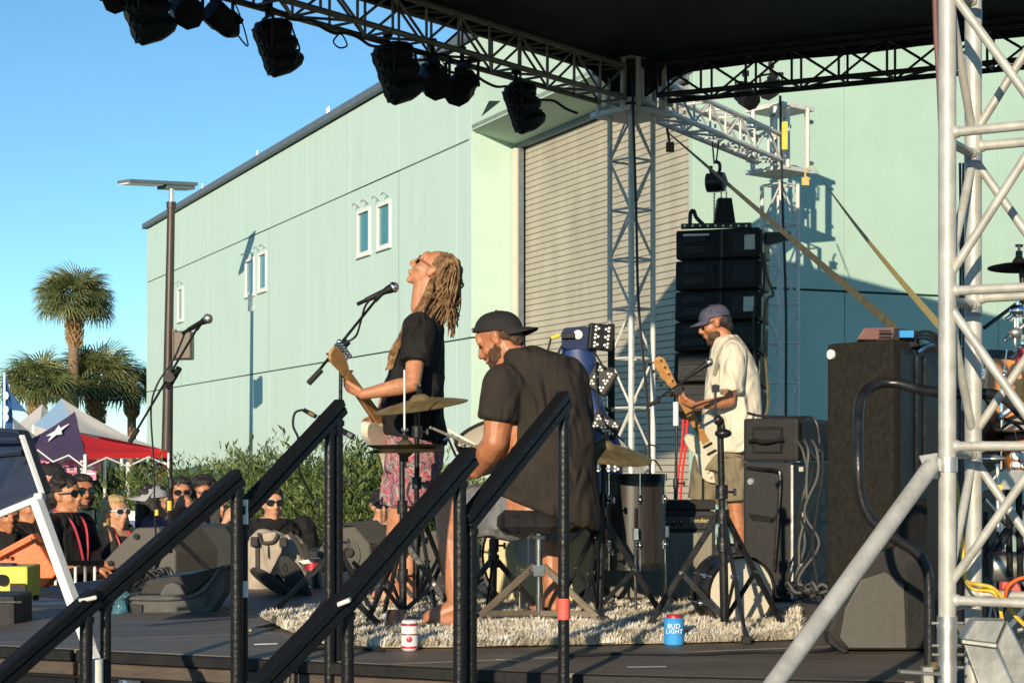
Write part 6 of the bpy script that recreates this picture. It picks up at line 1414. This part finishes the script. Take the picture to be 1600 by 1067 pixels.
def foot(m, an, d, s=1.0, toes=True):
    an = V(an); d = V(d).normalized(); d = V((d.x, d.y, 0)).normalized(); x = V((d.y, -d.x, 0)); z0 = an.z
    P = lambda a, b, c: an+(x*a+d*b)*s+V((0, 0, c*s))
    m.cap(an, .036*s, P(0, -.03, -.04), .034*s).cap(P(0, -.03, -.042), .032*s, P(0, .08, -.045), .030*s).cap(an, .035*s, P(.005, .09, -.035), .028*s)
    for k in range(5): m.cap(P(-.032+.016*k, .09, -.056), .016*s, P(-.036+.018*k, .165-.010*abs(k-1), -.062), (.0125 if k == (1 if False else 0) else .0095)*s)
def smoothcloth(rs, sleeves, name, mat, t, vox=.012, wr=.006, wf=8, it=3, extra=None, **k):
    m = MB()
    if rs: m.rings(rs)
    for (p, r0, q, r1) in sleeves: m.cyl(p, q, r0, r1, 20).ell(p, r0*.98)
    if extra: extra(m)
    return blob(m, name, mat, t, vox, it, wr, wf, **k)
def PX(p): return at(*p)
def W2(px, Z): return px/F*Z

# ---------- singer ----------
Zg = 8.6
sg = thing('person', 'long haired singer in black shirt and floral shorts tipping his head back at the microphone', 'person', gd(640, Zg))
hc = at(676, 424, Zg); fdir = V((-.80, .10, .60)); Rh = Rf(fdir, V((.55, 0, 1)))
m = MB(); L = head_prims(m, hc, Rh, 1.0)
m.cap(at(672, 432, Zg), .058, at(666, 482, Zg), .060); m.cap(at(660, 440, Zg), .045, at(657, 480, Zg), .050)
m.rings([ering(at(x, y, Zg), V((W2(w, Zg), 0, 0)), V((0, dd, 0))) for x, y, w, dd in ((668, 490, 18, .08), (662, 510, 25, .16), (655, 550, 30, .17), (646, 600, 40, .16), (646, 650, 40, .16), (648, 700, 38, .17), (650, 730, 34, .16))])
shL, elL, wrL = at(653, 515, Zg-.18), at(645, 600, Zg-.30), at(567, 616, Zg-.34)
arm(m, shL, elL, wrL, 1.0)
hand(m, wrL, at(543, 603, Zg-.33)-wrL, V((0, .55, .9)), 1.0, .85, thumb=1)
shR, elR, wrR = at(650, 520, Zg+.17), at(615, 600, Zg+.32), at(592, 655, Zg+.12); arm(m, shR, elR, wrR); hand(m, wrR, V((-.5, -.6, -.3)), V((0, -1, -.2)), 1.0, .5, thumb=-1)
hpL, knL, anL = at(652, 730, Zg-.09), at(640, 830, Zg-.10), V((at(640, 0, Zg).x, Zg-.12, DK+.085)); leg(m, hpL, knL, anL)
hpR, knR, anR = at(638, 730, Zg+.09), at(620, 828, Zg+.12), V((at(616, 0, Zg+.1).x, Zg+.15, DK+.085)); leg(m, hpR, knR, anR)
foot(m, anL, (-.95, .1, 0)); foot(m, anR, (-.95, -.05, 0))
blob(m, 'body', 'skin', sg, .0062, 2)
features(sg, L, Rh, 1.0, glasses='maroon')
MB().ell(L(0, .094, -.066), (.016, .006, .005), Rh, 12, 7).build('teeth', 'white', sg, smooth=True)
rs = [ering(at(x, y, Zg), V((W2(w, Zg), 0, W2(sl, Zg))), V((0, dd, 0))) for x, y, w, dd, sl in ((667, 497, 19, .08, -2), (665, 502, 27, .15, -4), (662, 512, 31, .195, -4), (657, 545, 37, .19, -3), (652, 575, 41, .18, -3), (645, 605, 49, .18, -2), (646, 640, 49, .18, -3), (647, 668, 49, .185, -5), (648, 686, 49.5, .19, -9))]
smoothcloth(rs, [(shL, .083, shL+(elL-shL)*.62, .074), (at(654, 512, Zg+.15), .08, at(634, 568, Zg+.26), .07)], 'shirt', 'teeblack', sg, .010, .018, 6)
rs = lambda: None
def ex(m):
    for hp, kn, w0, w1 in ((hpL, knL, .115, .115), (hpR, knR, .115, .112)): m.cyl(hp+V((0, 0, .02)), hp+(kn-hp)*.62, w0, w1, 20)
smoothcloth([ering(at(x, y, Zg), V((W2(w, Zg), 0, 0)), V((0, dd, 0))) for x, y, w, dd in ((648, 668, 42, .165), (648, 700, 46, .19), (646, 735, 45, .20))], [], 'shorts', 'floral', sg, .011, .010, 8, extra=ex)
# dreadlocks
hair = MB(); r = random.Random(4)
hair.ell(L(0, -.045, .045), (.088, .085, .080), Rh, 18, 12); hair.ell(L(0, -.085, -.01), (.080, .055, .09), Rh, 18, 12)
hb = thing
hairo = blob(hair, 'hair', 'dread', sg, .008, 2, .012, 30)
dl = MB()
for i in range(210):
    a = r.uniform(-1, 1); b = r.uniform(0, 1); 
    root = L(a*.075, -.02-.09*b+.03*(1-abs(a))*(r.random()), .10-.13*b+(.02*r.random()))
    endx, endy = r.uniform(660, 712), r.uniform(470, 512)
    if b < .4: endx = r.uniform(684, 719)
    if i % 9 == 0: endx, endy = r.uniform(700, 713), r.uniform(505, 530)
    zz = Zg+a*.12; mid = at(r.uniform(692, 723)-8*(1-b), r.uniform(428, 455), zz+a*.03); end = at(endx, endy, zz*1.0+a*.02)
    dl.tube([root, (root+mid)/2+V((.025, 0, .02)), mid, (mid+end)/2+V((r.uniform(-.01, .02), 0, 0)), end], r.uniform(.0038, .0078), 5, 4, r2=.003)
for i in range(16):   # front locks falling over the shoulder and chest
    x0 = 655+r.uniform(-4, 8); pts = [L(.07*-1 if i % 2 else .05, -.03, -.02), at(x0+8, 470, Zg-.13), at(642+r.uniform(-5, 5), 503, Zg-.19), at(622+r.uniform(-6, 5), 535, Zg-.15), at(613+r.uniform(-6, 5), 560, Zg-.12), at(606+r.uniform(-4, 7), 572+r.uniform(-8, 8), Zg-.12)]
    dl.tube(pts, r.uniform(.008, .012), 6, 4, r2=.004)
dl.build('dreadlocks', 'dread', sg, smooth=True)
# guitar
def guitar(label, nut, bodyc, side, Rb, bodymat, headlen=.17, bass=False, headw=.04, sc=1.0):
    """nut: neck/headstock joint; bodyc: body end of the neck; side: normal of fingerboard"""
    nut, bodyc = V(nut), V(bodyc); d = (bodyc-nut).normalized(); n = V(side); n = (n-d*n.dot(d)).normalized(); x = d.cross(n)
    t = thing('bass_guitar' if bass else 'electric_guitar', label, 'guitar', bodyc); P = lambda a, b, c, o=nut: o+x*a+d*b+n*c
    NL = (bodyc-nut).length
    MB().prism([P(-.021, 0, 0), P(.021, 0, 0), P(.028, NL, 0), P(-.028, NL, 0)], n*-.02).build('neck', 'maple', t, bev=.006)
    MB().prism([P(-.021, .002, .0005), P(.021, .002, .0005), P(.028, NL+.05, .0005), P(-.028, NL+.05, .0005)], n*.006).build('fingerboard', 'maple' if bass else 'rosewood', t)
    hs = [(-.022, .0), (-.030, -.03), (-.026, -.05), (-.040, -.075), (-.036, -headlen), (-.02, -headlen-.028), (.012, -headlen-.03), (.030, -headlen-.005), (.032, -headlen*.8), (.024, -headlen*.35), (.022, 0)]
    MB().prism([P(-a*1.15, b, -.004) for a, b in hs], n*-.016).build('headstock', 'maple', t, bev=.004)
    k = 4 if bass else 6
    for i in range(k):
        b = -.04-(headlen-.03)*i/(k-1); pg = MB().cyl(P(.034, b, -.012), P(.062, b, -.012), .005, n=8).ell(P(.066, b, -.012), (.014, .012, .012) if not bass else (.02, .02, .012), nu=8, nv=6); MB().cyl(P(-.012, b, -.004), P(-.012, b, .014), .006, n=8).build('string_post', 'chrome', t, smooth=True); pg.build('tuning_peg', 'chrome', t, smooth=True)
    st = MB(); [st.cyl(P(-.014+.028*i/(k-1), -.03, .004), P(-.020+.04*i/(k-1), NL+.26, .012), .0011, n=4) for i in range(k)]; tag(st.build('strings', 'chrome', t), kind='stuff')
    o = [(-.03, -.02), (-.06, -.10), (-.10, -.13), (-.145, -.08), (-.15, .02), (-.12, .10), (-.135, .2), (-.165, .29), (-.14, .38), (-.06, .42), (.04, .42), (.13, .37), (.16, .28), (.135, .19), (.12, .10), (.135, .03), (.13, -.04), (.09, -.06), (.05, -.02), (.03, .02)]
    MB().prism(spl2([P(a*sc, b*sc, .0, bodyc) for a, b in o]), n*-.043).build('body', bodymat, t, bev=.008)
    pgd = [(-.03, .02), (-.09, -.05), (-.11, .05), (-.08, .12), (-.09, .22), (-.02, .27), (.04, .22), (.10, .26), (.12, .2), (.09, .1), (.09, .02), (.03, .03)]
    MB().prism(spl2([P(a*sc, b*sc, .001, bodyc) for a, b in pgd]), n*.003).build('pickguard', 'ivory', t)
    for b in (.08, .15, .22): MB().box(P(0, b*sc, .006, bodyc), (.07, .018, .010), Matrix((x, d, n)).transposed()).build('pickup', 'black', t, bev=.003)
    MB().box(P(0, .30*sc, .006, bodyc), (.075, .04, .010), Matrix((x, d, n)).transposed()).build('bridge', 'chrome', t, bev=.002)
    for b in (.27, .32): MB().cyl(P(.10*sc, b*sc, .002, bodyc), P(.10*sc, b*sc, .018, bodyc), .010, n=12).build('knob', 'ivory', t, smooth=True)
    return t
def spl2(P): 
    n = len(P); out = []
    for i in range(n):
        a, b, c, d = P[i-1], P[i], P[(i+1) % n], P[(i+2) % n]
        for j in range(3):
            t = j/3; out.append(.5*((2*b)+(c-a)*t+(2*a-5*b+4*c-d)*t*t+(3*b-a-3*c+d)*t**3))
    return out
guitar('white electric guitar with maple neck pointing up left in the singer\'s hands', at(537, 580, Zg-.38), at(592, 658, Zg-.02), V((-.75, -.1, .45)), None, 'ivory', headlen=.15, sc=.9)

# ---------- drummer ----------
Zd = 7.62
dr = thing('person', 'drummer seen from behind in black T-shirt and backwards black cap, seated on the stool', 'person', gd(842, Zd))
hc = at(779, 529, Zd+.02); fdir = V((-.78, .28, -.46)); Rh = Rf(fdir)
m = MB(); L = head_prims(m, hc, Rh, 1.02)
m.cap(at(788, 540, Zd), .060, at(812, 572, Zd), .070); m.cap(at(778, 548, Zd), .045, at(800, 575, Zd), .06)
m.rings([ering(at(x, y, Zd), V((W2(w, Zd), .02, 0)), V((0, dd, 0))) for x, y, w, dd in ((812, 560, 30, .08), (825, 590, 60, .11), (838, 640, 66, .12), (850, 700, 66, .13), (855, 760, 66, .15), (852, 800, 66, .17))])
shL, elL, wrL = at(786, 598, Zd-.10), at(774, 690, Zd-.12), at(744, 738, Zd+.06); arm(m, shL, elL, wrL, 1.16, 1.2)
hand(m, wrL, V((-.8, .5, -.1)), V((-.2, -.2, -1)), 1.05, 1.05, thumb=1)
shR, elR, wrR = at(888, 590, Zd+.05), at(905, 700, Zd+.22), at(842, 730, Zd+.46); arm(m, shR, elR, wrR, 1.12, 1.05); hand(m, wrR, V((-.7, .6, 0)), V((0, 0, -1)), 1.05, 1.0, thumb=-1)
hpL, knL, anL = at(800, 800, Zd+.05), at(702, 796, Zd-.0), V((at(716, 0, 7.48).x, 7.46, DK+.10)); leg(m, hpL, knL, anL, 1.24)
hpR, knR, anR = at(872, 806, Zd+.12), at(862, 800, Zd+.52), V((at(862, 0, 8.1).x, 8.02, DK+.10)); leg(m, hpR, knR, anR, 1.1)
foot(m, anL, (-.97, -.12, 0), 1.3); foot(m, anR, (-.35, .9, 0), 1.1)
blob(m, 'body', 'skintan', dr, .0062, 2)
features(dr, L, Rh, 1.02, eyes=True)
bd_ = MB(); e = lambda p, rr: bd_.ell(L(*p), rr, Rh, 16, 10)
e((0, .058, -.104), (.036, .030, .026)); e((.040, .028, -.076), (.022, .048, .032)); e((-.040, .028, -.076), (.022, .048, .032)); e((0, .094, -.052), (.024, .008, .006)); e((.054, .000, -.045), (.012, .02, .04)); e((-.054, .000, -.045), (.012, .02, .04)); e((.026, .058, -.088), (.026, .034, .030)); e((-.026, .058, -.088), (.026, .034, .030)); e((.050, .030, -.055), (.014, .030, .030)); e((-.050, .030, -.055), (.014, .030, .030))
blob(bd_, 'beard', 'beard', dr, .005, 1, .004, 60)
hr = MB(); hr.ell(L(0, -.050, .0), (.074, .060, .060), Rh, 18, 12); hr.ell(L(0, -.066, -.045), (.055, .034, .035), Rh, 16, 10); hr.ell(L(.066, .018, .012), (.014, .028, .035), Rh)
blob(hr, 'hair', 'hairbrown', dr, .006, 1, .006, 50)
def cap(t, L, Rh, s, mat, back=False, brimlen=.075, badge=None, tiltz=0):
    m = MB(); rs_ = []
    for k in range(9):
        u = k/8*math.pi/2; rr = math.cos(u)**.75; z = .032+math.sin(u)*.088
        rs_.append([L(math.cos(a)*.088*rr, math.sin(a)*.108*rr-.014, z+(.010*math.sin(a) if k == 0 else 0)) for a in [2*math.pi*j/28 for j in range(28)]])
    m.rings(rs_); m.build('crown', mat, t, smooth=True, auto=60)
    MB().ell(L(0, -.014, .122), (.008*s, .008*s, .005*s), Rh, 8, 6).build('button', mat, t)
    f = -1 if back else 1; vs = []; n = 14
    top = []; 
    for j in range(n+1):
        a = math.pi*(.12+.76*j/n); top.append((math.cos(a)*.084, f*math.sin(a)*.106-.014, .036))
    out = [(x*(1.04 if 1 else 1), f*(abs(y+.014)*1.0+brimlen*math.sin(math.pi*(.08+.84*j/n))**.6)-.014, .028-.020*(abs(x)/.084)**2-.004) for j, (x, y, z) in enumerate(top)]
    for o_ in (0, .006):
        vs += [L(x, y, z+o_) for x, y, z in top]+[L(x, y, z+o_) for x, y, z in out]
    N_ = n+1; fs = []
    for j in range(n): fs += [(j, j+1, N_+j+1, N_+j), (2*N_+j, 3*N_+j, 3*N_+j+1, 2*N_+j+1), (N_+j, N_+j+1, 3*N_+j+1, 3*N_+j)]
    MB().add(vs, fs).build('brim', mat, t, smooth=True)
Rc = Rf(V((-.90, .30, -.10))); Lc_ = lambda x, y, z: hc+Rc @ V((x*1.03, y*1.03+.012, z*1.04-.004))
cap(dr, Lc_, Rc, 1, 'capblack', back=True, brimlen=.072)
MB().box(Lc_(0, .096, .052), (.045, .008, .022), Rc).build('cap_logo', 'greyshorts', dr, bev=.003)
rs = []
for x, y, w, dd, sl in ((811, 546, 21, .075, -3), (818, 553, 33, .10, -4), (833, 566, 52, .125, -6), (843, 592, 64, .135, -5), (853, 640, 63, .145, -3), (862, 690, 66, .155, 0), (862, 735, 72, .175, 3), (857, 770, 79, .20, 14), (858, 800, 80, .205, 28)):
    rs.append(ering(at(x, y, Zd), V((W2(w, Zd), .02, W2(-sl, Zd))), V((0, dd, 0))))
smoothcloth(rs, [(shL, .088, shL+(elL-shL)*.64, .088), (at(884, 592, Zd+.05), .095, at(896, 660, Zd+.13), .084)], 'shirt', 'teefaded', dr, .010, .022, 4.5, wdir=(1.2, 1, .8))
def ex(m):
    m.cap(hpL, .13, hpL+(knL-hpL)*.55, .108); m.cyl(hpL+(knL-hpL)*.45, hpL+(knL-hpL)*.86, .115, .102, 20); m.cap(hpR, .13, hpR+(knR-hpR)*.4, .112); m.cyl(hpR+(knR-hpR)*.3, hpR+(knR-hpR)*.85, .11, .10, 20)
smoothcloth([ering(at(x, y, Zd+.03), V((W2(w, Zd), 0, 0)), V((0, dd, 0))) for x, y, w, dd in ((850, 765, 72, .15), (850, 800, 76, .18), (850, 822, 66, .17))], [], 'shorts', 'greyshorts', dr, .011, .010, 8, extra=ex)
st_ = thing('drumstick', 'pale wooden drumstick poking left from the drummer\'s left hand', 'drumstick', at(735, 693, 7.75)); MB().cyl(at(676, 669, 7.72), at(748, 700, 7.78), .0062, .0075, n=10).ell(at(673, 668, 7.72), (.008, .007, .007)).build('stick', 'ampcloth', st_, smooth=True)
quick('drumstick', 'second drumstick crossing just below the pale one', 'drumstick', MB().cyl(at(700, 671, 7.95), at(744, 696, 7.88), .0065, n=8), 'tape', smooth=True)
quick('white_clip', 'small white clip on the snare drum hoop', 'clip', MB().tube([at(694, 688, 7.9), at(706, 680, 7.9), at(712, 690, 7.9), at(722, 694, 7.9)], .006, 6).cyl(at(700, 684, 7.9), at(712, 712, 7.95), .006), 'chrome', smooth=True)

# ---------- bassist ----------
Zb = 11.9
ba = thing('person', 'bassist in cream shirt, khaki shorts and dark patterned cap playing beside the speaker array', 'person', gd(1140, Zb))
hc = at(1116, 505, Zb); fdir = V((-.90, .02, -.30)); Rh = Rf(fdir)
m = MB(); L = head_prims(m, hc, Rh, 1.02)
m.cap(at(1122, 512, Zb), .055, at(1138, 538, Zb), .062); m.cap(at(1116, 518, Zb), .045, at(1130, 540, Zb), .055)
m.rings([ering(at(x, y, Zb), V((W2(w, Zb), 0, 0)), V((0, dd, 0))) for x, y, w, dd in ((1140, 532, 10, .08), (1140, 550, 24, .15), (1142, 600, 28, .15), (1140, 660, 27, .15), (1138, 710, 26, .16), (1132, 740, 24, .16))])
shL, elL, wrL = at(1146, 552, Zb-.17), at(1140, 627, Zb-.26), at(1086, 634, Zb-.36); arm(m, shL, elL, wrL, 1.0)
hand(m, wrL, at(1060, 622, Zb-.38)-wrL, V((0, .5, .9)), 1.0, .85)
shR, elR, wrR = at(1142, 552, Zb+.17), at(1120, 625, Zb+.3), at(1100, 668, Zb+.08); arm(m, shR, elR, wrR); hand(m, wrR, V((-.5, -.6, -.3)), V((0, -1, 0)), 1.0, .6, thumb=-1)
hpL, knL, anL = at(1142, 722, Zb-.09), at(1150, 800, Zb-.09), V((at(1156, 0, Zb).x, Zb-.08, DK+.085)); leg(m, hpL, knL, anL, .98)
hpR, knR, anR = at(1112, 722, Zb+.09), at(1098, 800, Zb+.12), V((at(1092, 0, Zb).x, Zb+.14, DK+.085)); leg(m, hpR, knR, anR, .98)
foot(m, anL, (-1, -.2, 0)); foot(m, anR, (-1, 0, 0))
blob(m, 'body', 'skintan', ba, .0075, 2)
features(ba, L, Rh, 1.02, glasses='black')
bd_ = MB(); e = lambda p, rr: bd_.ell(L(*p), rr, Rh, 16, 10)
e((0, .060, -.110), (.036, .032, .032)); e((.040, .028, -.078), (.022, .048, .034)); e((-.040, .028, -.078), (.022, .048, .034)); e((0, .094, -.052), (.024, .008, .006))
blob(bd_, 'beard', 'hairbrown', ba, .006, 1, .004, 60)
hr = MB(); hr.ell(L(0, -.058, -.004), (.074, .060, .066), Rh, 18, 12); hr.ell(L(0, -.085, -.04), (.05, .03, .05), Rh); blob(hr, 'hair', 'hairdark', ba, .008, 1, .008, 40)
cap(ba, L, Rh, 1, 'navycap', brimlen=.07)
rs = [ering(at(x, y, Zb), V((W2(w, Zb), 0, W2(sl, Zb))), V((0, dd, 0))) for x, y, w, dd, sl in ((1138, 524, 13, .075, 0), (1138, 532, 22, .13, -3), (1142, 550, 31, .19, -4), (1145, 580, 37, .19, -2), (1145, 620, 42, .18, 0), (1144, 660, 47, .19, 0), (1141, 690, 50, .20, 0), (1140, 706, 49, .20, -2))]
smoothcloth(rs, [(shL, .088, shL+(elL-shL)*.80, .080), (at(1143, 552, Zb+.14), .09, at(1130, 612, Zb+.24), .075)], 'shirt', 'shirtwhite', ba, .012, .020, 5)
MB().tube([at(1129, 540, Zb-.10), at(1136, 531, Zb-.06), at(1146, 527, Zb), at(1150, 532, Zb+.07)], .018, 8).build('collar', 'shirtwhite', ba, smooth=True)
MB().tube([at(1117, 585, Zb-.12), at(1124, 555, Zb-.19), at(1142, 531, Zb-.18), at(1158, 538, Zb-.14), at(1176, 570, Zb-.08)], .016, 6, 5).build('guitar_strap', 'strapcloth', ba, smooth=True)
def ex(m):
    for hp, kn in ((hpL, knL), (hpR, knR)): m.cyl(hp+V((0, 0, .03)), hp+(kn-hp)*.76, .125, .122, 20)
smoothcloth([ering(at(x, y, Zb), V((W2(w, Zb), 0, 0)), V((0, dd, 0))) for x, y, w, dd in ((1128, 700, 36, .16), (1126, 735, 38, .19))], [], 'shorts', 'khaki', ba, .013, .010, 8, extra=ex)
guitar('maple necked bass guitar with headstock up left, held by the bassist', at(1052, 602, Zb-.40), at(1098, 682, Zb-.22), V((-.30, -.90, .3)), None, 'ivory', headlen=.20, bass=True, sc=.9)

# ---------- crowd ----------
def crowd(label, px, py, Z, face, shirt, hairm, skin='skin', tilt=0, glasses=None, style='short', arms=('down', 'down'), h=None, capm=None, capback=False, tank=False, beard=None, build=1.0, extras=None, shorts='greyshorts'):
    c = at(px, py, Z); s = h if h else (c.z/1.56); s = max(.9, min(1.1, s)); base = V((c.x, c.y, c.z-1.56*s))
    t = thing('person', label, 'person', (c.x, c.y, 0))
    Rb = Rf(V((face[0], face[1], 0))); B = lambda x, y, z: base+Rb @ V((x*s, y*s, z*s)); Rh_ = Rf(V((face[0], face[1], tilt)))
    m = MB(); L_ = head_prims(m, c, Rh_, s)
    m.cap(c-V((0, 0, .06)), .055*s, B(0, -.02, 1.44), .06*s)
    bw = build
    m.rings([ering(B(0, y, z), (Rb @ V((w*s*bw, 0, 0))), (Rb @ V((0, d*s*bw, 0))), 20) for z, w, d, y in ((1.46, .07, .06, -.02), (1.40, .17, .09, -.01), (1.25, .165, .11, 0), (1.08, .14, .10, 0), (.95, .16, .11, 0), (.85, .15, .11, 0))])
    A = []
    for k, mode in ((-1, arms[0]), (1, arms[1])):
        sh = B(k*.18*bw, -.01, 1.38)
        if mode == 'down': el, wr = B(k*.25*bw, -.02, 1.10), B(k*.24*bw, .06, .86); hd = V((0, 0, -1)); hn = Rb @ V((-k, .3, 0))
        elif mode == 'rail': el, wr = B(k*.27*bw, .06, 1.10), B(k*.12, .30, 1.12); hd = Rb @ V((-k*.6, .7, -.2)); hn = V((0, 0, -1))
        elif mode == 'phone': el, wr = B(k*.22*bw, .14, 1.16), B(k*.06, .30, 1.44); hd = Rb @ V((-k*.3, .1, 1)); hn = Rb @ V((-k, -.3, 0))
        else: el, wr = B(k*.25*bw, .08, 1.12), B(k*.10, .20, 1.30); hd = Rb @ V((-k*.8, .3, .3)); hn = Rb @ V((0, -1, 0))
        arm(m, sh, el, wr, s*.95, bw); hand(m, wr, hd, hn, s*.95, .7, thumb=-k); A.append((sh, el, wr))
    for k in (-1, 1): leg(m, B(k*.09, 0, .88), B(k*.10, .02, .48), B(k*.10, -.02, .09), s); foot(m, B(k*.10, -.02, .09), Rb @ V((0, 1, 0)), s)
    blob(m, 'body', skin, t, .0105, 2)
    features(t, L_, Rh_, s, glasses=glasses)
    rs_ = [ering(B(0, y, z), Rb @ V((w*s*bw, 0, 0)), Rb @ V((0, d*s*bw, 0)), 24) for z, w, d, y in (((1.455, .085, .07, -.02), (1.41, .16, .095, -.01), (1.36, .195, .115, -.01), (1.22, .19, .13, 0), (1.05, .175, .13, 0), (.86, .185, .14, 0)) if not tank else ((1.40, .10, .09, -.01), (1.33, .15, .12, 0), (1.2, .165, .13, 0), (1.05, .16, .125, 0), (.88, .17, .13, 0)))]
    smoothcloth(rs_, [] if tank else [(sh+(el-sh)*.0, .075*s*bw, sh+(el-sh)*.62, .066*s*bw) for sh, el, wr in A], 'shirt', shirt, t, .014, .008, 8)
    if tank:
        for k in (-1, 1): MB().tube([B(k*.08, .10, 1.34), B(k*.10, .05, 1.46), B(k*.10, -.07, 1.42), B(k*.08, -.10, 1.34)], .012*s, 6).build('shirt_strap', shirt, t, smooth=True)
    smoothcloth([ering(B(0, 0, z), Rb @ V((w*s*bw, 0, 0)), Rb @ V((0, .13*s*bw, 0)), 20) for z, w in ((.93, .165), (.80, .175))], [(B(k*.09, 0, .84), .10*s, B(k*.10, .01, .50), .085*s) for k in (-1, 1)], 'trousers', shorts, t, .018, .006, 8)
    if style:
        hr = MB(); E = lambda p, r_: hr.ell(L_(*p), [q*s for q in r_], Rh_, 16, 11)
        E((0, -.030, .045), (.082, .090, .080)); E((0, -.060, .0), (.078, .055, .07)); E((0, .03, .085), (.06, .05, .032))
        if style == 'long':
            for k in (-1, 1): hr.cap(L_(k*.074, -.02, .0), .034*s, L_(k*.105, -.02, -.17), .042*s).cap(L_(k*.105, -.02, -.17), .042*s, L_(k*.10, .03, -.32), .024*s)
            hr.cap(L_(0, -.085, -.02), .06*s, L_(0, -.10, -.24), .045*s)
        if style == 'curly':
            r_ = random.Random(9)
            for _ in range(26):
                a, b = r_.uniform(0, 6.28), r_.uniform(.1, 1.3); E((math.cos(a)*math.cos(b)*.085, math.sin(a)*math.cos(b)*.09-.03, .045+math.sin(b)*.085), (.026, .026, .026))
        blob(hr, 'hair', hairm, t, .009, 1, .008, 40)
    if beard:
        b_ = MB(); E2 = lambda p, r_: b_.ell(L_(*p), [q*s for q in r_], Rh_, 12, 8)
        E2((0, .060, -.104), (.034, .028, .026)); E2((.040, .028, -.076), (.020, .045, .028)); E2((-.040, .028, -.076), (.020, .045, .028)); E2((0, .096, -.050), (.026, .008, .007)); blob(b_, 'beard', beard, t, .007, 1, .003, 60)
    if capm: cap(t, L_, Rh_, s, capm, back=capback)
    if extras: extras(t, L_, B, Rb, Rh_, s, A)
    return t
def lany(t, L_, B, Rb, Rh_, s, A):
    for k in (-1, 1): MB().tube([B(k*.06, -.05, 1.47), B(k*.065, .085, 1.40), B(k*.04, .135, 1.25), B(0, .15, 1.05)], .009*s, 5).build('lanyard', 'lanyard', t, smooth=True)
def chain_(t, L_, B, Rb, Rh_, s, A):
    MB().tube([B(-.06, .06, 1.44), B(-.03, .12, 1.37), B(0, .135, 1.34), B(.03, .12, 1.37), B(.06, .06, 1.44)], .004, 5).build('necklace', 'alu', t)
def phone_(t, L_, B, Rb, Rh_, s, A):
    w = (A[0][2]+A[1][2])/2+V((0, 0, .09)); 
def logo_(t, L_, B, Rb, Rh_, s, A):
    P = lambda x, z, o: B(x, .165+o, z)
    for a, b in (((-.13, 1.30), (.13, 1.315)), ((-.13, 1.12), (-.13, 1.30)), ((.13, 1.12), (.13, 1.315)), ((-.13, 1.12), (.13, 1.12))): MB().bar(P(a[0], a[1], 0), P(b[0], b[1], 0), .012, .012, Rb @ V((0, 1, 0))).build('print', 'textwhite', t)
    MB().lathe([(.035, 0), (.03, .004), (0, .005)], P(.06, 1.27, -.006), Rb @ V((0, 1, 0)), 14).build('print', 'gaffred', t)
    MB().bar(P(-.10, 1.255, -.004), P(.03, 1.265, -.004), .012, .03, Rb @ V((0, 1, 0))).build('print', 'maroon', t)
    hold = A[1][2]
crowd('young man in black tee and sunglasses leaning on the crowd barrier, red lanyard', 103, 774, 11.5, (.9, -.35), 'teeblack', 'hairdark', 'skin', tilt=.1, glasses='black', style='curly', arms=('rail', 'rail'), extras=lany)
crowd('moustached man in dark sunglasses and green printed tee behind the couple', 128, 768, 12.4, (.55, -.8), 'tealshirt', 'hairdark', 'skintan', tilt=.05, glasses='black', beard='hairdark', extras=chain_)
crowd('blonde woman in white cat-eye sunglasses and dark top', 181, 800, 11.9, (.75, -.6), 'tanktop', 'blonde', 'skinlight', tilt=.02, glasses='white', style='long', arms=('down', 'rail'), tank=True, extras=lany)
crowd('person in black cap at the far back left under the canopy', 76, 748, 14.5, (-.9, -.3), 'teeblack', 'hairdark', 'skin', capm='capblack')
crowd('person in dark tee at the left picture edge behind the orange panel', 12, 806, 11.6, (.5, -.8), 'teeblack', 'hairdark', 'skintan', arms=('down', 'folded'))
crowd('person with red cheeks half hidden behind the white canopy leg', 42, 792, 12.6, (.8, -.5), 'teeblack', 'hairdark', 'skin')
crowd('woman in backwards grey cap with a dark ponytail, seen from the side', 243, 784, 12.6, (.85, .3), 'plumshirt', 'hairdark', 'skinlight', style='long', capm='greycap', capback=True)
crowd('woman in thin glasses holding her hand up to her face', 284, 770, 13.2, (.25, -.95), 'plumshirt', 'hairdark', 'skin', glasses='maroon', style='long', arms=('phone', 'phone'))
crowd('person with full dark hair standing behind the slanted railing', 318, 770, 13.8, (.2, -.95), 'teeblack', 'hairdark', 'skintan', style='curly', arms=('down', 'phone'))
crowd('person in blue shirt filming with both hands raised', 340, 790, 13.4, (.5, -.8), 'blueshirt', 'hairdark', 'skinlight', arms=('phone', 'phone'), style='short')
crowd('heavy man in black sunglasses and black tee with white framed print', 426, 786, 12.4, (.35, -.93), 'teeblack', 'hairdark', 'skinlight', glasses='black', arms=('down', 'down'), build=1.22, extras=logo_)
crowd('person in black cap and sunglasses with bare shoulders behind the singer\'s legs', 596, 790, 13.0, (.25, -.95), 'tanktop', 'hairdark', 'skinlight', glasses='black', capm='capblack', tank=True, build=1.1)
ph = quick('phone', 'small camera phone held up by the filming person', 'phone', MB().box(at(336, 806, 13.1), (.08, .012, .15)), 'lens', bev=.004)
